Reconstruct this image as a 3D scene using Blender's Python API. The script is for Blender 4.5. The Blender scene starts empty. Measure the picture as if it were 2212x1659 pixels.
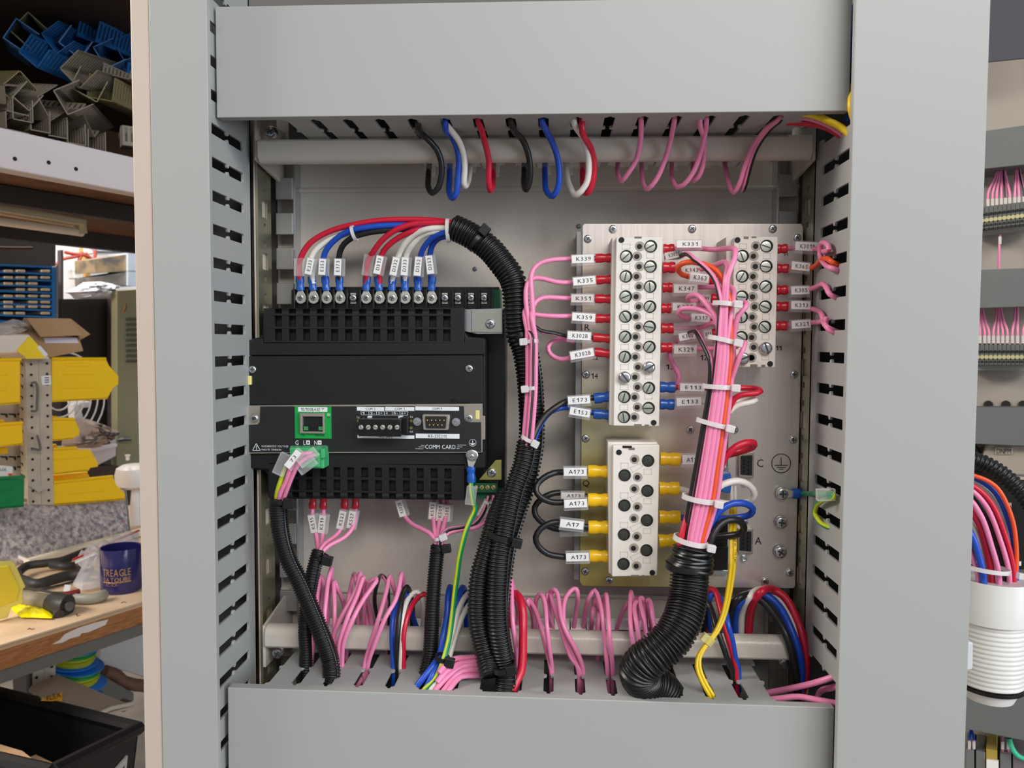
import bpy, bmesh, math, random
import numpy as np
from mathutils import Vector, Matrix
random.seed(7)
C = bpy.context.scene.collection
SC = bpy.context.scene
# ------------------------------------------------------------------ camera
H = 1.35
YAW, PITCH, ROLL = math.radians(2.962), math.radians(-2.953), math.radians(-0.243)
F = 1725.0
def _rot():
    cy, sy = math.cos(YAW), math.sin(YAW); cp, sp = math.cos(PITCH), math.sin(PITCH); cr, sr = math.cos(ROLL), math.sin(ROLL)
    return (np.array([[cy, -sy, 0], [sy, cy, 0], [0, 0, 1]]) @ np.array([[1, 0, 0], [0, cp, -sp], [0, sp, cp]])
            @ np.array([[cr, 0, sr], [0, 1, 0], [-sr, 0, cr]]))
RM = _rot()
cam_d = bpy.data.cameras.new('camera'); cam = bpy.data.objects.new('camera', cam_d); C.objects.link(cam)
cam_d.sensor_width = 36.0; cam_d.lens = F / 2212 * 36.0; cam_d.clip_start = 0.02; cam_d.clip_end = 60
r_, f_, u_ = RM[:, 0], RM[:, 1], RM[:, 2]
cam.matrix_world = Matrix(((r_[0], u_[0], -f_[0], 0), (r_[1], u_[1], -f_[1], 0), (r_[2], u_[2], -f_[2], H), (0, 0, 0, 1)))
cam_d.dof.use_dof = True; cam_d.dof.focus_distance = 0.55; cam_d.dof.aperture_fstop = 20.0
SC.camera = cam
# ------------------------------------------------------------------ view, world, lights
SC.view_settings.view_transform = 'Standard'; SC.view_settings.look = 'None'
SC.view_settings.exposure = 0.25; SC.view_settings.gamma = 1.0; SC.view_settings.use_curve_mapping = False
SC.cycles.use_denoising = True
SC.cycles.max_bounces = 6; SC.cycles.transparent_max_bounces = 12; SC.cycles.diffuse_bounces = 3; SC.cycles.glossy_bounces = 3
SC.cycles.sample_clamp_indirect = 4.0
W = bpy.data.worlds.new('workshop_light'); SC.world = W; W.use_nodes = True
bgn = W.node_tree.nodes['Background']; bgn.inputs[0].default_value = (0.93, 0.96, 1.0, 1); bgn.inputs[1].default_value = 0.30
def area(name, loc, target, sx, sy, power, col):
    l = bpy.data.lights.new(name, 'AREA'); l.shape = 'RECTANGLE'; l.size = sx; l.size_y = sy; l.energy = power; l.color = col
    o = bpy.data.objects.new(name, l); C.objects.link(o); o.location = loc
    d = Vector(target) - Vector(loc); o.rotation_euler = d.to_track_quat('-Z', 'Y').to_euler(); return o
area('ceiling_or_added_light', (0.9, -1.5, 2.6), (0.05, 0.5, 1.35), 2.0, 0.6, 36, (1.0, 0.97, 0.92))
area('ceiling_or_added_light', (-2.0, 0.35, 2.3), (-1.1, 1.7, 0.95), 1.4, 0.4, 55, (1.0, 0.93, 0.84))  # added lamp, placed to brighten the bins and bench
area('door_daylight', (2.6, -1.2, 1.7), (-0.2, 0.5, 1.35), 1.4, 1.9, 44, (0.76, 0.88, 1.0))
area('added_bench_light', (-1.75, 2.35, 2.3), (-1.4, 1.9, 0.9), 1.2, 0.15, 14, (1.0, 0.9, 0.78))  # unseen lamp added to light the left background
# ------------------------------------------------------------------ pixel rays -> points in the place
def ray(x, y):
    v = RM @ np.array([(x - 1106.0) / F, 1.0, -(y - 829.5) / F]); return v / v[1]
def P(x, y, d):                       # point seen at (x, y), d metres in front of the lens along the panel's depth axis
    v = ray(x, y) * d; return Vector((v[0], v[1], v[2] + H))
def PZ(x, y, z):                      # point seen at (x, y) on the horizontal plane at height z
    v = ray(x, y); t = (z - H) / v[2]; return Vector((v[0] * t, v[1] * t, z))
def PX(x, y, px):
    v = ray(x, y); t = px / v[0]; return Vector((px, v[1] * t, v[2] * t + H))
mm = 0.001
# ------------------------------------------------------------------ materials
def lin(c):
    return tuple(((v / 255) / 12.92 if v / 255 <= 0.04045 else ((v / 255 + 0.055) / 1.055) ** 2.4) for v in c)
MATS = {}
def mat(name, rgb, rough=0.5, metal=0.0, spec=0.5, noise=None, bump=None, coat=0, aniso=0):
    if name in MATS: return MATS[name]
    m = bpy.data.materials.new(name); m.use_nodes = True; nt = m.node_tree; b = nt.nodes['Principled BSDF']
    col = lin(rgb) + (1,)
    b.inputs['Base Color'].default_value = col; b.inputs['Roughness'].default_value = rough; b.inputs['Metallic'].default_value = metal
    b.inputs['Specular IOR Level'].default_value = spec; b.inputs['Coat Weight'].default_value = coat
    if noise or bump: tc = nt.nodes.new('ShaderNodeTexCoord')
    if noise:                         # (scale, other colour, contrast lo, hi)
        n = nt.nodes.new('ShaderNodeTexNoise'); n.inputs['Scale'].default_value = noise[0]; n.inputs['Detail'].default_value = 5
        r = nt.nodes.new('ShaderNodeValToRGB'); r.color_ramp.elements[0].position = noise[2]; r.color_ramp.elements[1].position = noise[3]
        r.color_ramp.elements[0].color = col; r.color_ramp.elements[1].color = lin(noise[1]) + (1,)
        if len(noise) > 4:
            mp = nt.nodes.new('ShaderNodeMapping'); mp.inputs['Scale'].default_value = noise[4]
            nt.links.new(tc.outputs['Object'], mp.inputs[0]); nt.links.new(mp.outputs[0], n.inputs['Vector'])
        else: nt.links.new(tc.outputs['Object'], n.inputs['Vector'])
        nt.links.new(n.outputs[0], r.inputs[0]); nt.links.new(r.outputs[0], b.inputs['Base Color'])
    if bump:                          # (scale, strength, distance)
        n2 = nt.nodes.new('ShaderNodeTexNoise'); n2.inputs['Scale'].default_value = bump[0]; n2.inputs['Detail'].default_value = 2
        bp = nt.nodes.new('ShaderNodeBump'); bp.inputs['Strength'].default_value = bump[1]; bp.inputs['Distance'].default_value = bump[2]
        if len(bump) > 3:
            mp = nt.nodes.new('ShaderNodeMapping'); mp.inputs['Scale'].default_value = bump[3]
            nt.links.new(tc.outputs['Object'], mp.inputs[0]); nt.links.new(mp.outputs[0], n2.inputs['Vector'])
        else: nt.links.new(tc.outputs['Object'], n2.inputs['Vector'])
        nt.links.new(n2.outputs[0], bp.inputs['Height']); nt.links.new(bp.outputs[0], b.inputs['Normal'])
    MATS[name] = m; return m
def clear(name, tint=(245, 245, 245), a=0.22, rough=0.12):   # clear plastic film: mostly see-through with a gloss
    if name in MATS: return MATS[name]
    m = bpy.data.materials.new(name); m.use_nodes = True; nt = m.node_tree; nt.nodes.clear()
    o = nt.nodes.new('ShaderNodeOutputMaterial'); t = nt.nodes.new('ShaderNodeBsdfTransparent'); p = nt.nodes.new('ShaderNodeBsdfPrincipled')
    p.inputs['Base Color'].default_value = lin(tint) + (1,); p.inputs['Roughness'].default_value = rough
    lw = nt.nodes.new('ShaderNodeLayerWeight'); lw.inputs[0].default_value = 0.35
    mr = nt.nodes.new('ShaderNodeMapRange'); mr.inputs[3].default_value = a; mr.inputs[4].default_value = min(1, a + 0.45)
    mx = nt.nodes.new('ShaderNodeMixShader')
    nt.links.new(lw.outputs['Facing'], mr.inputs[0]); nt.links.new(mr.outputs[0], mx.inputs[0])
    nt.links.new(t.outputs[0], mx.inputs[1]); nt.links.new(p.outputs[0], mx.inputs[2]); nt.links.new(mx.outputs[0], o.inputs[0])
    MATS[name] = m; return m
def emit(name, rgb, s):
    m = bpy.data.materials.new(name); m.use_nodes = True; nt = m.node_tree; b = nt.nodes['Principled BSDF']
    b.inputs['Emission Color'].default_value = lin(rgb) + (1,); b.inputs['Emission Strength'].default_value = s; MATS[name] = m; return m
GREY = mat('trunking_pvc', (165, 166, 164), 0.42, spec=0.4, bump=(900, 0.06, 0.0003))
PAINT = mat('textured_paint', (198, 190, 180), 0.30, spec=0.5, bump=(520, 0.32, 0.0005))
BEIGE = mat('beige_paint', (196, 180, 168), 0.45, bump=(500, 0.1, 0.0003))
GALV = mat('passivated_steel', (176, 172, 140), 0.36, 0.85, noise=(30, (150, 150, 138), 0.35, 0.7))
STEEL = mat('bright_steel', (205, 207, 210), 0.24, 0.95)
DULL = mat('dull_steel', (120, 122, 124), 0.4, 0.8)
DARK = mat('dark_void', (26, 25, 26), 0.8)
BLACKP = mat('black_textured_plastic', (27, 27, 28), 0.5, spec=0.35, bump=(1500, 0.25, 0.0003))
BLACKG = mat('black_gloss_plastic', (16, 16, 17), 0.32, spec=0.5)
LABELB = mat('black_printed_film', (30, 31, 34), 0.45)
WHITEP = mat('white_print', (232, 234, 236), 0.55)
INK = mat('black_ink', (38, 36, 40), 0.7)
NICKEL = mat('nickel_plate', (190, 180, 168), 0.33, 0.75)
BLOCK = mat('terminal_cream', (232, 226, 218), 0.42, spec=0.45)
PINK = mat('pink_pvc', (238, 138, 180), 0.34, spec=0.5)
RED = mat('red_pvc', (205, 28, 58), 0.34)
BLUE = mat('blue_pvc', (30, 78, 190), 0.34)
WHITE = mat('white_pvc', (235, 230, 222), 0.36)
BLACK = mat('black_pvc', (30, 30, 32), 0.36)
ORANGE = mat('orange_pvc', (238, 88, 40), 0.36)
YELLOW = mat('yellow_pvc', (238, 200, 20), 0.36)
GREENW = mat('green_pvc', (20, 140, 80), 0.36)
LIME = mat('yellow_stripe', (196, 210, 40), 0.36)
CRED = mat('red_crimp', (205, 26, 48), 0.26, spec=0.6)
CBLUE = mat('blue_crimp', (28, 88, 178), 0.26, spec=0.6)
CYEL = mat('yellow_crimp', (250, 198, 20), 0.26, spec=0.6)
HOSE = mat('black_conduit', (20, 20, 21), 0.38, spec=0.5)
TIEC = clear('natural_nylon', (240, 236, 236), 0.62, 0.3)
TIEB = mat('black_nylon', (24, 24, 25), 0.4)
CLEAR = clear('clear_sleeve', (248, 246, 248), 0.13, 0.1)
LABELW = mat('label_white', (240, 238, 236), 0.35)
LABELG = mat('label_grey_white', (214, 206, 200), 0.4)
COLS = dict(pink=PINK, red=RED, blue=BLUE, white=WHITE, black=BLACK, orange=ORANGE, yellow=YELLOW, green=GREENW)
CRIMP = dict(red=CRED, blue=CBLUE, yellow=CYEL)
# ------------------------------------------------------------------ mesh building
class MB:
    def __init__(s): s.v = []; s.f = []; s.m = []
    def poly(s, pts, mi=0):
        n = len(s.v); s.v += [tuple(p) for p in pts]; s.f.append(list(range(n, n + len(pts)))); s.m.append(mi)
    def box(s, x0, x1, y0, y1, z0, z1, mi=0):
        if x0 > x1: x0, x1 = x1, x0
        if y0 > y1: y0, y1 = y1, y0
        if z0 > z1: z0, z1 = z1, z0
        n = len(s.v); s.v += [(x0, y0, z0), (x1, y0, z0), (x1, y1, z0), (x0, y1, z0), (x0, y0, z1), (x1, y0, z1), (x1, y1, z1), (x0, y1, z1)]
        for q in ((0, 3, 2, 1), (4, 5, 6, 7), (0, 1, 5, 4), (1, 2, 6, 5), (2, 3, 7, 6), (3, 0, 4, 7)):
            s.f.append([n + i for i in q]); s.m.append(mi)
        return s
    def obox(s, c, a, b, d, mi=0):   # centre and three half axes
        c, a, b, d = Vector(c), Vector(a), Vector(b), Vector(d); n = len(s.v)
        for sz in (-1, 1):
            for sx, sy in ((-1, -1), (1, -1), (1, 1), (-1, 1)): s.v.append(tuple(c + a * sx + b * sy + d * sz))
        for q in ((0, 3, 2, 1), (4, 5, 6, 7), (0, 1, 5, 4), (1, 2, 6, 5), (2, 3, 7, 6), (3, 0, 4, 7)):
            s.f.append([n + i for i in q]); s.m.append(mi)
        return s
    def prism(s, poly, axis, a0, a1, mi=0):
        def m(p, a): return (a, p[0], p[1]) if axis == 'x' else ((p[0], a, p[1]) if axis == 'y' else (p[0], p[1], a))
        n = len(s.v); k = len(poly)
        s.v += [m(p, a0) for p in poly] + [m(p, a1) for p in poly]
        s.f.append(list(range(n, n + k))); s.f.append(list(range(n + 2 * k - 1, n + k - 1, -1))); s.m += [mi, mi]
        for i in range(k):
            j = (i + 1) % k; s.f.append([n + i, n + k + i, n + k + j, n + j]); s.m.append(mi)
        return s
    def slab(s, pts, off, mi=0):      # any planar outline and a thickness vector
        off = Vector(off); k = len(pts); n = len(s.v)
        s.v += [tuple(Vector(p)) for p in pts] + [tuple(Vector(p) + off) for p in pts]
        s.f.append(list(range(n, n + k))); s.f.append(list(range(n + 2 * k - 1, n + k - 1, -1))); s.m += [mi, mi]
        for i in range(k):
            j = (i + 1) % k; s.f.append([n + i, n + k + i, n + k + j, n + j]); s.m.append(mi)
        return s
    def sweep(s, pts, rad, n=8, cap=True, stripe=None, flat=None):  # rad: number or one per point; stripe: set of side numbers with slot 1
        pts = [Vector(p) for p in pts]; k = len(pts)
        if not hasattr(rad, '__len__'): rad = [rad] * k
        tang = [(pts[min(i + 1, k - 1)] - pts[max(i - 1, 0)]).normalized() for i in range(k)]
        ref = Vector((0, -1, 0)); t0 = tang[0]
        nv = ref - t0 * ref.dot(t0)
        if nv.length < 0.05: nv = Vector((0, 0, 1)) - t0 * t0.z
        nv.normalize(); base = len(s.v)
        for i in range(k):
            nv = nv - tang[i] * nv.dot(tang[i]); nv.normalize(); bv = tang[i].cross(nv)
            for j in range(n):
                a = 2 * math.pi * j / n; ca, sa = math.cos(a), math.sin(a)
                if flat: ca *= flat
                s.v.append(tuple(pts[i] + (nv * ca + bv * sa) * rad[i]))
        for i in range(k - 1):
            for j in range(n):
                q = (j + 1) % n; s.f.append([base + i * n + j, base + i * n + q, base + (i + 1) * n + q, base + (i + 1) * n + j])
                s.m.append(1 if stripe and j in stripe else 0)
        if cap:
            s.f.append([base + j for j in range(n - 1, -1, -1)]); s.f.append([base + (k - 1) * n + j for j in range(n)]); s.m += [0, 0]
        return s
    def lathe(s, prof, c, axis=(0, -1, 0), n=16, mi=0, e1=None):    # prof: (radius, height along axis)
        ax = Vector(axis).normalized(); e1 = Vector(e1) if e1 else (Vector((1, 0, 0)) if abs(ax.x) < 0.9 else Vector((0, 0, 1)))
        e1 = (e1 - ax * e1.dot(ax)).normalized(); e2 = ax.cross(e1); c = Vector(c); base = len(s.v); k = len(prof)
        for r, h in prof:
            for j in range(n):
                a = 2 * math.pi * j / n; s.v.append(tuple(c + ax * h + (e1 * math.cos(a) + e2 * math.sin(a)) * r))
        for i in range(k - 1):
            for j in range(n):
                q = (j + 1) % n; s.f.append([base + i * n + j, base + i * n + q, base + (i + 1) * n + q, base + (i + 1) * n + j]); s.m.append(mi)
        s.f.append([base + j for j in range(n - 1, -1, -1)]); s.f.append([base + (k - 1) * n + j for j in range(n)]); s.m += [mi, mi]
        return s
    def grid_plate(s, xs, zs, hole, y0, y1, mi=0, floor=False):      # plate y0 (front) to y1 with open cells
        nx, nz = len(xs) - 1, len(zs) - 1
        for i in range(nx):
            for j in range(nz):
                a, b, c, d = xs[i], xs[i + 1], zs[j], zs[j + 1]
                if not hole(i, j):
                    s.poly([(a, y0, c), (b, y0, c), (b, y0, d), (a, y0, d)], mi)
                    s.poly([(a, y1, d), (b, y1, d), (b, y1, c), (a, y1, c)], mi)
                    for di, dj, q in ((-1, 0, ((a, c), (a, d))), (1, 0, ((b, d), (b, c))), (0, -1, ((b, c), (a, c))), (0, 1, ((a, d), (b, d)))):
                        ii, jj = i + di, j + dj
                        if ii < 0 or jj < 0 or ii >= nx or jj >= nz or hole(ii, jj):
                            s.poly([(q[0][0], y0, q[0][1]), (q[1][0], y0, q[1][1]), (q[1][0], y1, q[1][1]), (q[0][0], y1, q[0][1])], mi)
        return s
WO = {}
def worldof(o): return WO[o.name]
def link(me, name, origin, parent=None):
    o = bpy.data.objects.new(name, me); C.objects.link(o)
    if parent is not None: o.parent = parent; o.location = Vector(origin) - worldof(parent)
    else: o.location = origin
    WO[o.name] = Vector(origin); return o
def add(mb, name, mats, parent=None, bevel=0, seg=2, sharp=38, origin=None, smooth=True):
    if not isinstance(mats, (list, tuple)): mats = [mats]
    v = np.array(mb.v); og = Vector((v.min(0) + v.max(0)) / 2) if origin is None else Vector(origin)
    me = bpy.data.meshes.new(name); me.from_pydata([tuple(p) for p in (v - np.array(og))], [], mb.f)
    for m in mats: me.materials.append(m)
    if len(mats) > 1: me.polygons.foreach_set('material_index', mb.m)
    bm = bmesh.new(); bm.from_mesh(me); bmesh.ops.remove_doubles(bm, verts=bm.verts, dist=1e-6); bmesh.ops.recalc_face_normals(bm, faces=bm.faces); bm.to_mesh(me); bm.free()
    if smooth:
        me.polygons.foreach_set('use_smooth', [True] * len(me.polygons)); me.set_sharp_from_angle(angle=math.radians(sharp))
    o = link(me, name, og, parent)
    if bevel:
        b = o.modifiers.new('edge', 'BEVEL'); b.width = bevel; b.segments = seg; b.limit_method = 'ANGLE'; b.angle_limit = math.radians(40); b.harden_normals = True
    return o
def tag(o, label, cat, group=None, kind=None):
    o['label'] = label; o['category'] = cat
    if group: o['group'] = group
    if kind: o['kind'] = kind
    return o
def root(name, loc, label, cat, group=None):
    o = bpy.data.objects.new(name, None); C.objects.link(o); o.location = loc; o.empty_display_size = 0.02; WO[o.name] = Vector(loc)
    return tag(o, label, cat, group)
def copy(o, parent, origin, name=None, rot=None):      # same mesh again under another parent
    c = o.copy(); C.objects.link(c); c.parent = parent
    c.location = (Vector(origin) - worldof(parent)) if parent is not None else Vector(origin)
    if rot is not None: c.rotation_euler = rot
    WO[c.name] = Vector(origin); return c
def struct(mb, name, m, bevel=0, parent=None):
    o = add(mb, name, m, parent, bevel)
    if parent is None: o['kind'] = 'structure'
    return o
def smoothpath(pts, step=0.004, closed=False):          # centripetal-ish Catmull-Rom through points
    p = [Vector(q) for q in pts]
    if len(p) == 2: p = [p[0], p[0].lerp(p[1], 0.5), p[1]]
    out = []; ext = [p[0] * 2 - p[1]] + p + [p[-1] * 2 - p[-2]]
    for i in range(1, len(ext) - 2):
        p0, p1, p2, p3 = ext[i - 1], ext[i], ext[i + 1], ext[i + 2]; L = (p2 - p1).length; n = max(2, int(L / step + 0.5))
        t0 = max((p1 - p0).length, 1e-5) ** .5; t1 = max(L, 1e-5) ** .5; t2 = max((p3 - p2).length, 1e-5) ** .5
        m1 = (p1 - p0) / t0 - (p2 - p0) / (t0 + t1) + (p2 - p1) / t1
        m2 = (p2 - p1) / t1 - (p3 - p1) / (t1 + t2) + (p3 - p2) / t2
        m1 *= t1; m2 *= t1
        for k in range(n):
            t = k / n; t2_, t3_ = t * t, t * t * t
            out.append(p1 * (2 * t3_ - 3 * t2_ + 1) + m1 * (t3_ - 2 * t2_ + t) + p2 * (-2 * t3_ + 3 * t2_) + m2 * (t3_ - t2_))
    out.append(p[-1]); return out
def bx(mb, x0, y0, x1, y1, d0, d1, mi=0):               # axis-aligned box whose front face fills these pixels at depth d0
    xm, ym = (x0 + x1) / 2, (y0 + y1) / 2
    return mb.box(P(x0, ym, d0).x, P(x1, ym, d0).x, d0, d1, P(xm, y1, d0).z, P(xm, y0, d0).z, mi)
def B(x0, y0, x1, y1, d0, d1): return bx(MB(), x0, y0, x1, y1, d0, d1)
def pr(pix, d0, d1, mb=None):                            # outline seen at depth d0, given thickness to d1
    mb = mb or MB(); return mb.prism([(P(x, y, d0).x, P(x, y, d0).z) for x, y in pix], 'y', d0, d1)
# ------------------------------------------------------------------ lettering
GL = {}
def _glyphs(chars):
    obs = []
    for ch in chars:
        cu = bpy.data.curves.new('g', 'FONT'); cu.body = ch; cu.resolution_u = 2; o = bpy.data.objects.new('g', cu); C.objects.link(o); obs.append((ch, o, cu))
    dg = bpy.context.evaluated_depsgraph_get()
    for ch, o, cu in obs:
        me = bpy.data.meshes.new_from_object(o.evaluated_get(dg)); v = np.array([tuple(q.co)[:2] for q in me.vertices]) if len(me.vertices) else np.zeros((0, 2))
        GL[ch] = (v, [list(p.vertices) for p in me.polygons]); bpy.data.objects.remove(o); bpy.data.meshes.remove(me); bpy.data.curves.remove(cu)
_glyphs('ABCDEFGHIJKLMNOPQRSTUVWXYZ0123456789/-+abcdefghijklmnopqrstuvwxyz.')
GL['1'] = (np.array([(.30, 0), (.42, 0), (.42, .72), (.33, .72), (.12, .56), (.12, .44), (.30, .54)]), [[0, 1, 2, 3, 6], [3, 4, 5, 6]])
def text_mb(s, c, right, up, w, h, mono=False, lift=Vector((0, -0.00012, 0))):
    pen = 0.0; V = []; Fc = []
    for ch in s:
        if ch == ' ': pen += 0.38; continue
        v, f = GL[ch]; x0, x1 = v[:, 0].min(), v[:, 0].max()
        if mono: q = v[:, 0] - (x0 + x1) / 2 + pen + 0.31; adv = 0.61
        else: q = v[:, 0] - x0 + pen; adv = (x1 - x0) + 0.11
        n = len(V); V += list(zip(q, v[:, 1])); Fc += [[n + i for i in p] for p in f]; pen += adv
    V = np.array(V); mn, mx = V.min(0), V.max(0); V = (V - (mn + mx) / 2) / (mx - mn)
    mb = MB(); right, up = Vector(right).normalized() * w, Vector(up).normalized() * h
    mb.v = [tuple(Vector(c) + lift + right * a + up * b) for a, b in V]; mb.f = Fc; mb.m = [0] * len(Fc); return mb
def text(s, x0, y0, x1, y1, d, m, parent, name='lettering', mono=False):
    a, b = P(x0, y0, d), P(x1, y1, d); c = (a + b) / 2
    return add(text_mb(s, c, (1, 0, 0), (0, 0, 1), abs(b.x - a.x), abs(b.z - a.z), mono), name, m, parent, smooth=False)
# ================================================================== room shell
floorm = mat('concrete_floor', (150, 140, 130), 0.7, noise=(6, (120, 112, 104), 0.35, 0.7))
struct(MB().box(-6, 6, -4, 6.2, -0.05, 0.0), 'floor', floorm)
wallm = mat('dark_painted_wall', (62, 56, 52), 0.8, noise=(4, (48, 44, 42), 0.3, 0.7))
struct(MB().box(-6, 6, 4.6, 4.7, 0, 3.2), 'wall_back', wallm)
struct(MB().box(-6.1, -6, -4, 4.7, 0, 3.2), 'wall_left', mat('pale_wall', (190, 186, 178), 0.8))
# ================================================================== the open wiring cabinet
dF, dT, dB, dR, dP = 0.486, 0.500, 0.560, 0.548, 0.612
cab = root('wiring_cabinet', P(1100, 1640, 0.61), 'open grey steel wiring cabinet with textured back plate and rounded rails', 'cabinet')
def vx(x0, x1, d): return (P(x0, 0, d).x + P(x1, 1659, d).x) / 2
ZT, ZB = P(1100, -160, dF).z, P(1100, 1840, dF).z
xLo, xLc, xLi = vx(279, 310, dF), vx(317, 355, dF), vx(441, 476, dF)
xRi, xRo = vx(1853, 1803, dF), vx(2139, 2085, dF)
add(MB().box(xLo, xLc - 0.0006, dF + 0.001, dF + 0.135, ZB, ZT), 'side_panel', BEIGE, cab, 0.001)['label'] = 'pinkish beige edge of the cabinet side'
add(MB().box(xRo - 0.004, xRo - 0.0015, dF + 0.004, dF + 0.14, ZB, ZT), 'side_panel', PAINT, cab)
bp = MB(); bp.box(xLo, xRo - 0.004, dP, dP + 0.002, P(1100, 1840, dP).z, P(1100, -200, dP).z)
xpl, xpr = vx(601, 609, dP), vx(1718, 1711, dP)
bp2 = MB(); bp2.box(xpl, xpr, dP - 0.0015, dP, P(1160, 1500, dP).z, P(1160, 240, dP).z)
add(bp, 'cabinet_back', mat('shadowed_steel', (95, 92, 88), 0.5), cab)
add(bp2, 'back_plate', PAINT, cab)
for y in (410, 1283):                                        # folds of the plate at top and bottom
    f = MB(); z = P(1160, y, dP).z
    f.sweep([Vector((xpl, dP - 0.0012, z)), Vector((xpr, dP - 0.0012, z))], 0.0022, 10)
    add(f, 'plate_fold', PAINT, cab)
# rounded rails and their cheeks
def rail(x0, x1, y0, y1, up):
    a, b = P(x0, (y0 + y1) / 2, dR), P(x1, (y0 + y1) / 2, dR); z1, z0 = P(1150, y0, dR if up else dR + 0.0085).z, P(1150, y1, dR + 0.0085 if up else dR).z
    r = 0.0065; t = 0.0018; prof = []
    if up:      # bend at the bottom
        prof = [(dR, z1), (dR, z0 + r)] + [(dR + r - r * math.cos(q), z0 + r - r * math.sin(q)) for q in np.linspace(0.3, 1.5, 6)] + [(dR + r + 0.002, z0)]
    else:
        prof = [(dR, z0), (dR, z1 - r)] + [(dR + r - r * math.cos(q), z1 - r + r * math.sin(q)) for q in np.linspace(0.3, 1.5, 6)] + [(dR + r + 0.002, z1)]
    inner = [(p[0] + t, p[1] + (t if up else -t)) for p in reversed(prof)]
    return MB().prism(prof + inner, 'x', a.x, b.x)
add(rail(555, 1757, 300, 352, True), 'upper_rail', PAINT, cab, 0.0006)
add(rail(571, 1712, 1358, 1410, False), 'lower_rail', PAINT, cab, 0.0006)
for x0, x1, y0, y1 in ((557, 614, 346, 408), (1757, 1701, 346, 408), (573, 628, 1352, 1266)):
    a, b = P(x0, y0, dR + 0.003), P(x1, y1, dP); up = 0.03 if y1 > y0 else -0.03
    q = MB().prism([(a.y, a.z), (b.y, b.z), (b.y, b.z + up * 1.4), (a.y, a.z + up)], 'x', (a.x + b.x) / 2 - 0.001, (a.x + b.x) / 2 + 0.001)
    add(q, 'rail_cheek', PAINT, cab)
# galvanised side strips with punched holes, and notched posts behind them
def strip(side):
    xs = vx(553, 566, dB) if side < 0 else vx(1764, 1738, dB)
    y0, y1 = dB + 0.002, dB + 0.0285
    zt, zb = P(1100, 215, dB).z, P(1100, 1530, dB).z
    ym = y0 + 0.0135; ys = [y0, ym - 0.0055, ym - 0.0022, ym + 0.0022, ym + 0.0055, y1]
    ph = 0.0375; zs = [zb]; kinds = []
    z = zb + 0.004
    while z + ph < zt:
        for dz, k in ((0.0, 's'), (0.0022, 'h'), (0.0062, 's'), (0.0105, 'w'), (0.0225, 's'), (0.0268, 'h'), (0.0308, 's')):
            zs.append(z + dz); kinds.append(k)
        z += ph
    zs.append(zt); kinds = ['s'] + kinds
    mb = MB()
    g = MB(); g.grid_plate(ys, zs, lambda i, j: (kinds[j] == 'w' and i in (1, 2, 3)) or (kinds[j] == 'h' and i == 2), xs, xs + 0.0015 * (1 if side > 0 else -1))
    mb.v = [(y, x, z) for x, y, z in g.v]; mb.f = g.f; mb.m = g.m
    o = add(mb, 'punched_side_strip', GALV, cab, smooth=False); o['label'] = 'dull yellowish galvanised strip'
    m2 = MB(); xo = xs - side * 0.0; zz = zb
    m2.box(xs + side * 0.0018, xs + side * 0.003, y0, y1, zb, zt); add(m2, 'added_hole_backing', BEIGE, cab)  # added sheet, set close behind the holes so it catches light
    z = zb + 0.002; proto = None
    while z < zt - 0.02:
        m3 = MB(); x0 = xs - side * 0.0005; m3.box(x0, x0 - side * 0.0135, dP - 0.016, dP - 0.013, z, z + 0.0165)
        if proto is None: proto = add(m3, 'post_tongue', mat('post_grey', (150, 148, 146), 0.4, 0.3), cab, 0.001); zz0 = z
        else: copy(proto, cab, worldof(proto) + Vector((0, 0, z - zz0)))
        z += 0.0262
    add(MB().box(xs - side * 0.0138, xs - side * 0.0152, dP - 0.014, dP - 0.002, zb, zt), 'post_edge', STEEL, cab)
strip(-1); strip(1)
# ------------------------------------------------------------------ screws
def screw_mb(r, h=0.5, n=18, kind='cross', dome=True):
    m = MB(); hh = r * h
    prof = [(r, 0), (r, hh * 0.45), (r * 0.93, hh * 0.75), (r * 0.75, hh * 0.95), (r * 0.5, hh), (0.0001, hh)] if dome else [(r, 0), (r, hh), (r * 0.9, hh * 1.1), (0.0001, hh * 1.1)]
    m.lathe(prof, (0, 0, 0), (0, -1, 0), n)
    t = r * 0.13; top = hh * (1.0 if dome else 1.1)
    if kind == 'cross':
        m.box(-r * .55, r * .55, -top - r * .02, -top + r * .1, -t, t, 1); m.box(-t, t, -top - r * .021, -top + r * .1, -r * .55, r * .55, 1)
    elif kind == 'slot':
        m.box(-r * .92, r * .92, -top - r * .02, -top + r * .1, -t, t, 1)
    elif kind == 'nut':
        m.lathe([(r * .62, hh), (r * .62, hh * 2.0)], (0, 0, 0), (0, -1, 0), 6); m.lathe([(r * .33, hh * 2), (r * .33, hh * 2.7), (r * .25, hh * 2.9)], (0, 0, 0), (0, -1, 0), 12)
    return m
SCR = {}
SLOTM = mat('screw_recess', (70, 72, 74), 0.5, 0.5)
def screw(x, y, d, r, parent, name='screw', kind='cross', ang=None, m=STEEL, dome=True, h=0.5):
    key = (round(r, 5), kind, m.name, dome, h); p = P(x, y, d); a = random.uniform(0, 3.14) if ang is None else math.radians(ang)
    if key not in SCR:
        o = add(screw_mb(r, h, 18, kind, dome), name, [m, SLOTM], parent, origin=(0, 0, 0)); SCR[key] = o.data
        o.location = p - worldof(parent); WO[o.name] = p; o.rotation_euler = (0, a, 0); return o
    o = link(SCR[key], name, p, parent); o.rotation_euler = (0, a, 0); return o
for x, y in ((588, 287), (1736, 266), (603, 1408), (1693, 1428)): screw(x, y, dB - 0.004, 0.0042, cab, 'bolt', 'cross', h=1.1)
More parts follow.
